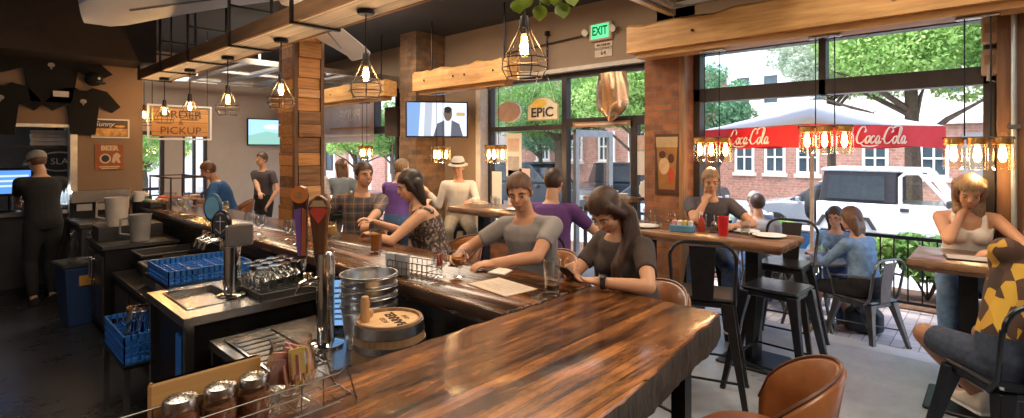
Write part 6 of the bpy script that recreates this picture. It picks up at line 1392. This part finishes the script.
        if upto < 1.99 and not hand:
            for (p, ra), (q, rb) in zip(out, out[1:]): mb.cyl(p, q, ra, rb, 14)
            for p, ra in out[:-1]: mb.ell(p, (ra, ra, ra), 14, 8)
        else: mb.chain(out, 12)
    def hand(mb, k):
        w_ = H[k]; d = (w_-E_[k]).normalized(); pn = V(palm[k]) if palm and k in palm else V((0, 0, -1)); pn = (pn-d*pn.dot(d)).normalized(); wv = d.cross(pn)*(1 if k == 'R' else -1)
        # wv points to the thumb side
        c = curl[0 if k == 'R' else 1]; q = s*(.92 if fem else 1)
        mb.ell(w_+d*.045*q, (wv*.041*q, d*.055*q, pn*.016*q), 12, 8); mb.chain([(w_-d*.01, .024*q), (w_+d*.03*q, .021*q)], 10)
        for i, (off, ln_) in enumerate(((.030, .070), (.010, .078), (-.010, .073), (-.029, .058))):
            b0 = w_ + d*.082*q + wv*off*q; dd = (d + wv*off*2.2).normalized(); ax = dd.cross(pn); p = b0; ch = [(b0-dd*.025*q, .0095*q), (b0, .0092*q)]; a_c = 0
            for j, fr_ in enumerate((.45, .32, .23)):
                a_c += c*(.9, 1.0, .7)[j]+.06*i*c; p = p + rotv(dd, ax, a_c)*ln_*fr_*q; ch.append((p, (.0088, .0080, .0070)[j]*q))
            mb.chain(ch, 8)
        b0 = w_+d*.022*q+wv*.030*q; d1 = (d*.65+wv*.75+pn*.25).normalized(); p1 = b0+d1*.040*q; d2 = (d*.9+wv*.25+pn*(.3+.4*c)).normalized(); mb.chain([(w_+d*.015*q+wv*.012*q, .014*q), (b0, .0125*q), (p1, .0105*q), (p1+d2*.034*q, .0085*q)], 8)
    def legs(mb, g=0., upto=2.):
        r = (1.0 if fem else .5+.5*heavy)
        for k in 'RL':
            a, e, w_ = hipj[k], K[k], A[k]; ch = [(a, .088*s*r+g), (a.lerp(e, .4), .079*s*r+g), (e.lerp(a, .12), .058*s*r+g), (e, .056*s*r+g), (e.lerp(w_, .3), .056*s*r+g), (e.lerp(w_, .75), .040*s*r+g), (w_, .035*s*r+g)]; fr = [0, .4, .88, 1, 1.3, 1.75, 2]; out = []
            for (p, rr), f in zip(ch, fr):
                if f <= upto+1e-6: out.append((p, rr))
                else: i = fr.index(f); u = (upto-fr[i-1])/(f-fr[i-1]); out.append((ch[i-1][0].lerp(p, u), ch[i-1][1]*(1-u)+rr*u)); break
            for (p, ra), (q, rb) in zip(out, out[1:]): mb.cyl(p, q, ra, rb, 14)
            for p, ra in (out[:-1] if g else out): mb.ell(p, (ra, ra, ra), 14, 8)
    def footdir(k):
        d = (A[k]-K[k]); f = F*1.0; sh = d.normalized(); f = (f - sh*f.dot(sh)*.8); f = V((f.x, f.y, min(0, f.z))); return f.normalized() if f.length > .1 else F
    b = MB(); torso(b)
    for k in 'RL': arm(b, k); hand(b, k)
    legs(b)
    for k in 'RL': fd = footdir(k); b.chain([(A[k], .036*s), (A[k]-U*.045*s, .034*s), (A[k]+fd*.13*s-U*.055*s, .028*s)], 10)
    b.chain([(neck-up1*.03, .060*s), (nk, .050*s if fem else .056*s), (nk+hu*.04*s, .050*s)], 14)
    b.ell(HC+hu*.02*s-hf*.008*s, (hr*.073*s, hf*.092*s, hu*.092*s), 20, 14)               # skull
    b.ell(HC+hf*.030*s-hu*.045*s, (hr*.058*s, hf*.058*s, hu*.068*s), 16, 10)               # face
    b.ell(HC+hf*.058*s-hu*.088*s, (hr*.028*s, hf*.024*s, hu*.022*s), 12, 8)                # chin
    b.ell(HC+hf*.066*s+hu*.018*s, (hr*.050*s, hf*.022*s, hu*.014*s), 12, 8)                # brow ridge
    for sx in (-1, 1): b.ell(HC+hf*.058*s-hu*.030*s+hr*sx*.036*s, (hr*.022*s, hf*.022*s, hu*.022*s), 10, 6); b.ell(HC+hr*sx*.074*s-hu*.012*s-hf*.006*s, (hr*.010*s, hf*.020*s, hu*.031*s), 10, 6)
    b.chain([(HC+hf*.082*s+hu*.012*s, .010*s), (HC+hf*.100*s-hu*.022*s, .0135*s)], 10)
    b.ell(HC+hf*.082*s-hu*.056*s, (hr*.024*s, hf*.010*s, hu*.010*s), 10, 6)
    body = remesh(b, 'body', SKIN[skin], t, loc, vox)
    Q = lambda m_, nm, mm, par=t: finish(m_, nm, mm, par)
    def finish(m_, nm, mm, par):
        o = m_.obj(nm, mm, par, True, split=180); o.location = -loc; return o
    # face
    for sx in (-1, 1):
        c = HC+hf*.0775*s+hr*sx*.033*s-hu*.002*s
        e = Q(MB().ell(c, (hr*.013*s, hf*.006*s, hu*.0052*s), 12, 8), 'eye', M_eyew); MB().ell(c+hf*.0045*s, (hr*.0062*s, hf*.003*s, hu*.0052*s), 10, 6).obj('iris', M_iris, e, True)
        Q(MB().tube([HC+hf*.088*s+hr*sx*(.014+.036*u)*s+hu*(.021+.006*math.sin(u*PI)-.004*u)*s-hf*.016*u*u*s for u in (0, .33, .66, 1)], [.003*s, .005*s, .0045*s, .002*s], 6), 'eyebrow', HAIRM[hair])
    Q(MB().ell(HC+hf*.090*s-hu*.0575*s, (hr*.022*s, hf*.006*s, hu*.0065*s), 12, 6), 'mouth', M_lip)
    # clothes
    if top:
        m_ = MB(); torso(m_, .011, top_low, .985 if sleeve > 0 else .84)
        if sleeve > 0:
            for k in 'RL': arm(m_, k, .011 if sleeve < 1.2 else .010, sleeve, hand=False)
        else:
            up, fw, rt = spine(.9)
            for sx in (-1, 1): m_.tube([sp(.80)+rt*sx*.085*s+fw*.105*s, sp(.95)+rt*sx*.085*s+fw*.05*s, sp(.965)+rt*sx*.085*s-fw*.03*s, sp(.85)+rt*sx*.09*s-fw*.105*s], .022*s, 8)
        o = remesh(m_, 'shirt' if sleeve > 0 else 'sleeveless_top', top, t, loc, max(vox, .009))
    if bottom:
        m_ = MB(); torso(m_, .012, -.25, .22); legs(m_, .011, leg); remesh(m_, 'trousers' if leg > 1.2 else 'shorts', bottom, t, loc, max(vox, .010))
    if shoe:
        for k in 'RL':
            fd = footdir(k); m_ = MB(); a = A[k]; rt_ = fd.cross(U)
            secs = []
            for d_, w_, h0, h1 in ((-.07, .030, -.085, -.02), (-.05, .038, -.085, .015), (.0, .040, -.085, .02), (.07, .045, -.085, -.025), (.14, .046, -.085, -.045), (.185, .034, -.085, -.055), (.20, .012, -.083, -.068)):
                secs.append([a+fd*d_*s+rt_*(w_*s*x)+U*((h0+(h1-h0)*z)*s) for x, z in ((-1, .0), (1, .0), (1.05, .35), (.8, .85), (.3, 1), (-.3, 1), (-.8, .85), (-1.05, .35))])
            q_ = Q(m_.rings(secs), 'shoe', shoe)
            sole = MB(); sole.rings([[a+fd*d_*s+rt_*(w_*s*x)+U*(z*s) for x, z in ((-1, -.098), (1, -.098), (1, -.082), (-1, -.082))] for d_, w_ in ((-.072, .03), (-.05, .040), (.0, .041), (.07, .047), (.14, .048), (.187, .036), (.203, .012))]).obj('sole', M_white, q_)
    # hair
    if style != 'bald':
        m_ = MB(); hc = HC+hu*.024*s-hf*.010*s
        m_.ell(hc, (hr*.0835*s, hf*.101*s, hu*.104*s), 28, 20)
        if style != 'short': m_.ell(hc+hu*.004*s-hf*.006*s, (hr*.089*s, hf*.104*s, hu*.107*s), 28, 20)
        if style in ('long', 'pony', 'bob'):
            for sx in (-1, 1): m_.chain([(HC+hr*sx*.072*s+hu*.05*s+hf*.02*s, .028*s), (HC+hr*sx*.078*s-hu*.03*s-hf*.005*s, .026*s), (HC+hr*sx*.066*s-hu*.10*s-hf*.03*s, .024*s)], 10)
        if style == 'long':
            for sx, ln_ in ((-1, .30), (-.55, .34), (0, .36), (.55, .34), (1, .30)):
                p0 = HC-hf*.055*s+hr*sx*.062*s; m_.chain([(p0+hu*.03*s, .045*s), (p0-hu*.10*s-hf*.012*s, .040*s), (p0-U*.20*s-hf*.03*s, .034*s), (p0-U*ln_*s-hf*.035*s, .014*s)], 10)
        if style == 'bob':
            for sx in (-1, -.5, 0, .5, 1): p0 = HC-hf*.05*s+hr*sx*.066*s; m_.chain([(p0, .046*s), (p0-hu*.11*s, .040*s), (p0-hu*.17*s, .022*s)], 10)
        if style == 'side':     # long hair gathered over the left shoulder
            for o_ in (-.025, 0, .025):
                p = [HC-hf*.05*s-hr*.03*s+hu*.0*s, HC-hf*.055*s-hr*.075*s-hu*.09*s, S['L']+rt1*.065*s+U*.055*s+fw1*(.02+o_), S['L']+rt1*.075*s-U*.05*s+fw1*(.105+o_*.6), S['L']+rt1*.085*s-U*.20*s+fw1*(.115+o_*.4), S['L']+rt1*.09*s-U*.30*s+fw1*.10]
                m_.chain(list(zip(p, [.05*s, .045*s, .036*s, .032*s, .026*s, .012*s])), 10)
            for sx in (-1, 1): m_.chain([(HC+hr*sx*.070*s+hu*.06*s+hf*.03*s, .026*s), (HC+hr*sx*.080*s-hu*.01*s+hf*.0*s, .024*s), (HC+hr*sx*.07*s-hu*.07*s-hf*.03*s, .028*s)], 10)
        if style == 'pony': m_.chain([(HC-hf*.10*s+hu*.03*s, .035*s), (HC-hf*.13*s-hu*.04*s, .034*s), (HC-hf*.12*s-hu*.16*s, .012*s)], 10)
        ho = remesh(m_, 'hair', HAIRM[hair], t, loc, max(.0065, vox*.8), 2)
        gx = [-.13, -.06, -.02, .012, .045, .088, .13]; gy = [-.10, -.088, -.040, -.022, .040, .066, .075]
        if style != 'short': gx = [-.13, .0, .028, .045, .088, .13]; gy = [-.5, -.5, -.10, .030, .060, .072]
        bm = bmesh.new(); bm.from_mesh(ho.data); kill = []
        for fc in bm.faces:
            d = fc.calc_center_median()+loc-HC; f_, u_, r_x = d.dot(hf)/s, d.dot(hu)/s, d.dot(hr)/s
            lim = float(np.interp(f_, gx, gy)) + .006*math.sin(r_x*130)
            if u_ < lim and (style == 'short' or (f_ > .0 and u_ > -.125 and abs(r_x) < .072 and f_ < .16)): kill.append(fc)
        bmesh.ops.delete(bm, geom=kill, context='FACES'); bm.to_mesh(ho.data); bm.free()
    J = dict(HC=HC, hf=hf, hr=hr, hu=hu, s=s, S=S, E=E_, H=H, K=K, A=A, P=P, neck=neck, fw=fw1, rt=rt1, up=up1, t=t, loc=loc, sp=sp, finish=finish)
    if extra: extra(J)
    return J
def glasses_on(J):
    HC, hf, hr, hu, s = (J[k] for k in ('HC', 'hf', 'hr', 'hu', 's')); m = MB()
    for sx in (-1, 1):
        c = HC+hf*.094*s+hr*sx*.034*s-hu*.004*s; m.tube([c+hr*.027*s*math.cos(a)+hu*.020*s*math.sin(a) for a in [2*PI*i/14 for i in range(14)]], .0025*s, 6, True); m.tube([c+hr*sx*.027*s, HC+hr*sx*.082*s-hf*.01*s], .0025*s, 6)
    m.tube([HC+hf*.096*s-hr*.008*s, HC+hf*.096*s+hr*.008*s], .0025*s, 6); J['finish'](m, 'spectacles', M_dark, J['t'])
def sunhat(J):
    HC, hf, hr, hu, s = (J[k] for k in ('HC', 'hf', 'hr', 'hu', 's')); m = MB(); c = HC+hu*.055*s-hf*.01*s
    sec = lambda k, r, z: [c+hr*math.cos(a)*r*.9*s+hf*math.sin(a)*r*s+hu*z*s for a in [2*PI*i/24 for i in range(24)]]
    m.rings([sec(0, .150, -.022), sec(0, .148, -.016), sec(0, .100, .0), sec(0, .094, .05), (sec(0, .07, .085)), sec(0, .01, .095)]); h = J['finish'](m, 'sun_hat', mat('hat_cloth', (.50, .47, .42), .9), J['t'])
    b_ = MB().rings([sec(0, .1015, .0), sec(0, .099, .025)], caps=False).obj('hat_band', M_dark, h)
def capon(J):
    HC, hf, hr, hu, s = (J[k] for k in ('HC', 'hf', 'hr', 'hu', 's')); m = MB(); m.ell(HC+hu*.05*s-hf*.01*s, (hr*.090*s, hf*.108*s, hu*.085*s), 18, 12)
    secs = [[HC+hf*(.07+.10*f)*s+hr*x*.075*(1-.3*f*f)*s+hu*(.045-.02*f-.012*x*x)*s+hu*z for x in (-1, -.5, 0, .5, 1)] for f in (0, .5, 1) for z in (0,)]
    J['finish'](m, 'cap', mat('cap_cloth', (.34, .32, .30), .9), J['t']); J['finish'](MB().rings([s_+[p+hu*.006 for p in reversed(s_)] for s_ in secs]), 'cap_brim', mat('cap_cloth', (.34, .32, .30), .9), J['t'])
cloth = lambda n, c, v=.12: mat('cloth_'+n, c, .9, 0, v, 7, bmp=.25)
C_black = cloth('black', (.016, .016, .018)); C_jean = mat('cloth_denim', (.07, .13, .26), .9, 0, .3, 40); C_jeanlight = mat('cloth_denim_light', (.16, .28, .46), .9, 0, .25, 22, bmp=.3)
C_char = cloth('charcoal_brown', (.062, .048, .046)); C_grey = cloth('grey', (.29, .285, .29)); C_navy = cloth('navy', (.03, .045, .09)); C_shoe = cloth('shoe', (.05, .04, .035)); C_shoew = cloth('pale_shoe', (.5, .47, .43)); C_khaki = cloth('khaki', (.30, .25, .18))
BTZ = 1.07
# woman with the phone
def wphone(J):
    m = MB(); w_ = J['H']['L']; e = J['E']['L']; d = (w_-e).normalized(); c = w_-d*.035; u, v_ = frame_of(d)
    m.rings([[c+d*z+(u*math.cos(2*PI*j/16)+v_*math.sin(2*PI*j/16))*r for j in range(16)] for z, r in ((-.012, .031), (-.012, .036), (.012, .036), (.012, .031))], closed=True); wt_ = J['finish'](m, 'wristwatch', C_black, J['t'])
    MB().ell(c+V((-.02, -.0, .030)), (V((.016, 0, 0)), V((0, .016, 0)), V((0, 0, .005)))).obj('watch_face', M_gun, wt_, True)
J1 = person('woman in a charcoal t-shirt bent over her phone at the bar', (2.58, 1.47, 0), 168, hip=.83, lean=20, side=2, twist=-4, yaw=8, pitch=34, hands=dict(L=(2.13, 1.43, 1.115), R=(2.14, 1.60, 1.125)), elbows=dict(L=(2.25, 1.0, 1.05), R=(2.45, 1.85, .95)),
    curl=(.75, .62), palm=dict(L=(-.25, .55, .8), R=(-.1, -.8, .5)), fem=True, height=1.70, skin='warm', hair='dark', style='side', top=C_char, sleeve=.62, bottom=C_navy, shoe=C_shoe, vox=.0068, extra=wphone)
ph = thing('mobile_phone', 'dark mobile phone held in both hands of the woman at the bar', 'phone', (2.065, 1.545, 1.142)); PR = axes((.15, 1, 0), (-.75, .1, .62)); MB().prism(Rct(-.037, -.072, .037, .072), -.004, .004, PR).obj('casing', M_black, ph, bevel=.002); MB().prism(Rct(-.034, -.066, .034, .066), .0041, .0046, axes((.15, 1, 0), (-.75, .1, .62))).obj('screen', emit('phone_screen', (.30, .36, .45), .5), ph)
# man in the grey t-shirt
person('man in a grey t-shirt leaning with folded forearms on the bar', (2.64, 2.22, 0), 190, hip=.84, lean=22, side=4, twist=0, yaw=18, pitch=8, hands=dict(L=(2.10, 2.10, 1.11), R=(2.12, 2.42, 1.115)), elbows=dict(L=(2.30, 1.85, 1.05), R=(2.30, 2.75, 1.0)), curl=(.4, .45), palm=dict(L=(0, .2, -1), R=(0, -.2, -1)),
    skin='tan', hair='brown', top=C_grey, sleeve=.60, bottom=C_jean, shoe=C_shoe, vox=.0075)
# woman in the spotted top, turned to the man in plaid
M_spot = voro('spotted_cloth', [(.05, .035, .03), (.10, .07, .055), (.36, .29, .24), (.06, .045, .04), (.17, .12, .10)], 62)
person('woman with dark hair in a spotted brown top turned away along the bar', (2.56, 3.16, 0), 118, hip=.84, lean=24, side=-4, twist=16, yaw=34, pitch=6, hands=dict(L=(2.14, 3.42, 1.12), R=(2.30, 3.66, 1.18)), elbows=dict(L=(2.12, 3.08, 1.08), R=(2.62, 3.5, 1.1)), curl=(.5, .5), fem=True, height=1.72, heavy=1.1,
    skin='warm', hair='black', style='bob', top=M_spot, sleeve=.0, bottom=C_black, shoe=C_shoe, vox=.0085)
# man in plaid
M_pl = plaid('plaid_cloth', (.13, .10, .085), (.04, .05, .075), (.36, .20, .12), .085)
person('man with short dark hair in a dark plaid shirt at the bar', (2.66, 4.44, 0), 232, hip=.84, lean=8, side=-4, twist=8, yaw=34, pitch=0, hands=dict(L=(2.36, 3.86, 1.13), R=(2.16, 4.52, 1.11)), elbows=dict(L=(2.86, 3.95, 1.05), R=(2.35, 4.85, 1.0)), curl=(.45, .5), skin='tan', hair='dark', top=M_pl, sleeve=1.1, bottom=C_jean, shoe=C_shoe, vox=.009, heavy=1.08)
# blue shirt man far along the bar
person('man in a royal blue shirt hunched over the far end of the bar', (2.60, 7.72, 0), 150, hip=.84, lean=26, yaw=4, pitch=10, hands=dict(L=(2.10, 7.62, 1.12), R=(2.12, 8.0, 1.12)), elbows=dict(L=(2.3, 7.4, 1.05), R=(2.35, 8.2, 1.0)), skin='tan', hair='brown', top=cloth('royal_blue', (.02, .09, .26)), sleeve=1.1, bottom=C_jean, shoe=C_shoe, vox=.011, heavy=1.1)
# standing figure in the dark t-shirt
person('person with dark hair standing in a charcoal shirt before the grey wall', (3.55, 8.95, 0), 205, hip=.92, lean=2, yaw=-10, standing=True, skin='tan', hair='dark', top=cloth('dark_shirt', (.06, .05, .06)), sleeve=.6, bottom=C_black, shoe=C_shoe, vox=.012, height=1.72, hands=dict(R=(3.35, 8.55, 1.0)))
# bartender by the kitchen pass
person('bartender in black working at the kitchen pass', (.73, 8.02, 0), 105, hip=.94, lean=12, yaw=8, pitch=14, standing=True, hands=dict(L=(.55, 8.60, 1.12), R=(.80, 8.62, 1.10)), skin='warm', hair='brown', top=C_black, sleeve=.9, bottom=C_black, shoe=C_black, vox=.012, height=1.78, extra=capon)
# people at the window tables
person('person in a purple top seated with their back to the bar near the far window', (3.84, 5.58, 0), 20, hip=.84, lean=10, yaw=-25, pitch=4, skin='fair', hair='sandy', top=cloth('violet', (.15, .07, .30)), sleeve=.6, bottom=C_jean, shoe=C_shoe, vox=.011, hands=dict(L=(4.2, 5.9, 1.08), R=(4.28, 5.5, 1.08)))
person('man in a grey sun hat and white shirt seated by the shop window', (4.72, 5.40, 0), 232, hip=.84, lean=8, yaw=-18, pitch=6, hands=dict(R=(4.45, 5.72, 1.18), L=(4.52, 4.94, 1.10)), skin='tan', hair='brown', top=cloth('offwhite', (.62, .57, .50)), sleeve=1.85, bottom=C_khaki, shoe=C_shoe, vox=.010, extra=sunhat)
person('person in a purple shirt seated with their back to the bar before the glass door', (3.45, 2.78, 0), 28, hip=.80, lean=14, yaw=-10, pitch=6, skin='warm', hair='dark', top=cloth('purple', (.12, .045, .19)), sleeve=.7, bottom=C_jean, shoe=C_shoe, vox=.009, heavy=1.1, hands=dict(L=(4.02, 3.05, 1.0), R=(4.05, 2.66, 1.02)))
person('man in a dark shirt resting his chin on his hand at the long slab table', (5.10, 2.10, 0), 205, hip=.80, lean=18, yaw=6, pitch=8, hands=dict(R='chin', L=(4.78, 1.72, 1.08)), elbows=dict(R=(4.80, 2.40, 1.0), L=(5.0, 1.55, 1.0)), curl=(1.0, .4), palm=dict(R=(.3, 0, 1)), skin='tan', hair='sandy', top=cloth('slate', (.085, .08, .10)), sleeve=.6, bottom=C_jean, shoe=C_shoe, vox=.009)
def tanktop(J): pass
person('woman in a white sleeveless top leaning on the table by the wooden post', (5.26, .20, 0), 190, hip=.83, lean=22, yaw=-4, pitch=20, hands=dict(R='chin', L=(4.86, .02, 1.06)), elbows=dict(R=(4.90, .46, .98), L=(5.02, -.24, 1.0)), curl=(.9, .4), palm=dict(R=(.8, -.4, .3)), fem=True, height=1.72, skin='tan', hair='sandy', style='long',
    top=cloth('cream_top', (.82, .76, .68)), sleeve=0., bottom=C_jeanlight, shoe=C_shoew, vox=.009, feet=dict(L=(4.92, -.05, .33), R=(4.86, .28, .33)))
# man in yellow, partly out of the picture
M_yel = voro('yellow_print', [(.62, .36, .04), (.08, .04, .025), (.66, .40, .05), (.05, .03, .02), (.56, .31, .04), (.10, .05, .03)], 20, stretch=(1, 1, .5))
person('man in a yellow and brown printed shirt and denim shorts on a high stool', (3.49, -.07, 0), 40, hip=.74, lean=14, side=46, yaw=-10, pitch=6, hands=dict(L=(3.98, -.08, .98), R=(4.20, -.45, 1.06)), elbows=dict(L=(3.78, .12, .85), R=(4.0, -.55, .9)), feet=dict(L=(3.90, .10, .40), R=(4.02, -.12, .36)), knees=dict(L=(3.86, .6, .85), R=(4.3, .3, .8)), skin='brown', hair='black', top=M_yel, sleeve=.8, bottom=mat('dark_denim', (.035, .05, .085), .9, 0, .3, 40), leg=.86, shoe=C_shoew, vox=.008, heavy=1.1)
# outdoors
person('woman in a light denim jacket seated with her back to the opening', (5.98, .95, PZ), 62, hip=.54, lean=14, yaw=14, pitch=8, hands=dict(L=(6.06, 1.42, .68), R=(6.32, 1.22, .68)), feet=dict(L=(6.0, 1.38, -.02), R=(6.28, 1.12, -.02)), fem=True, height=1.66, skin='tan', hair='brown', style='bob', top=C_jeanlight, sleeve=1.8, bottom=C_black, leg=.9, shoe=mat('sandal_tan', (.32, .17, .08), .6), vox=.010, heavy=1.1)
person('woman with long brown hair and spectacles facing the opening at the patio table', (6.78, 1.32, PZ), 172, hip=.50, lean=14, yaw=6, pitch=4, hands=dict(L=(6.42, 1.2, .68), R=(6.46, 1.5, .68)), fem=True, height=1.60, skin='warm', hair='dark', style='long', top=C_jeanlight, sleeve=1.4, bottom=C_jean, shoe=C_shoe, vox=.011, extra=glasses_on)
person('man with brown hair seated outdoors in a grey shirt with his back to the opening', (6.60, 2.12, PZ), 20, hip=.52, lean=10, yaw=20, skin='tan', hair='dark', top=cloth('dove', (.33, .34, .36)), sleeve=.7, bottom=C_jean, shoe=C_shoe, vox=.012)
person('grey haired man with spectacles seated outdoors behind the man with brown hair', (7.12, 2.34, PZ), 200, hip=.52, lean=8, yaw=-10, skin='fair', hair='grey', top=cloth('teal_shirt', (.12, .17, .24)), sleeve=.7, bottom=C_jean, shoe=C_shoe, vox=.012, extra=glasses_on)
person('person in a pale checked shirt seated with back turned in the far opening', (3.98, 8.06, 0), 12, hip=.84, lean=10, yaw=-10, skin='fair', hair='grey', top=plaid('pale_check', (.62, .58, .56), (.45, .36, .36), (.5, .4, .42), .06), sleeve=.9, bottom=C_khaki, shoe=C_shoe, vox=.013)
person('long haired woman in a grey top seated in the far opening', (4.28, 7.74, 0), 60, hip=.84, lean=12, yaw=20, fem=True, height=1.66, skin='fair', hair='brown', style='long', top=cloth('bluegrey', (.22, .26, .31)), sleeve=.9, bottom=C_jean, shoe=C_shoe, vox=.013)
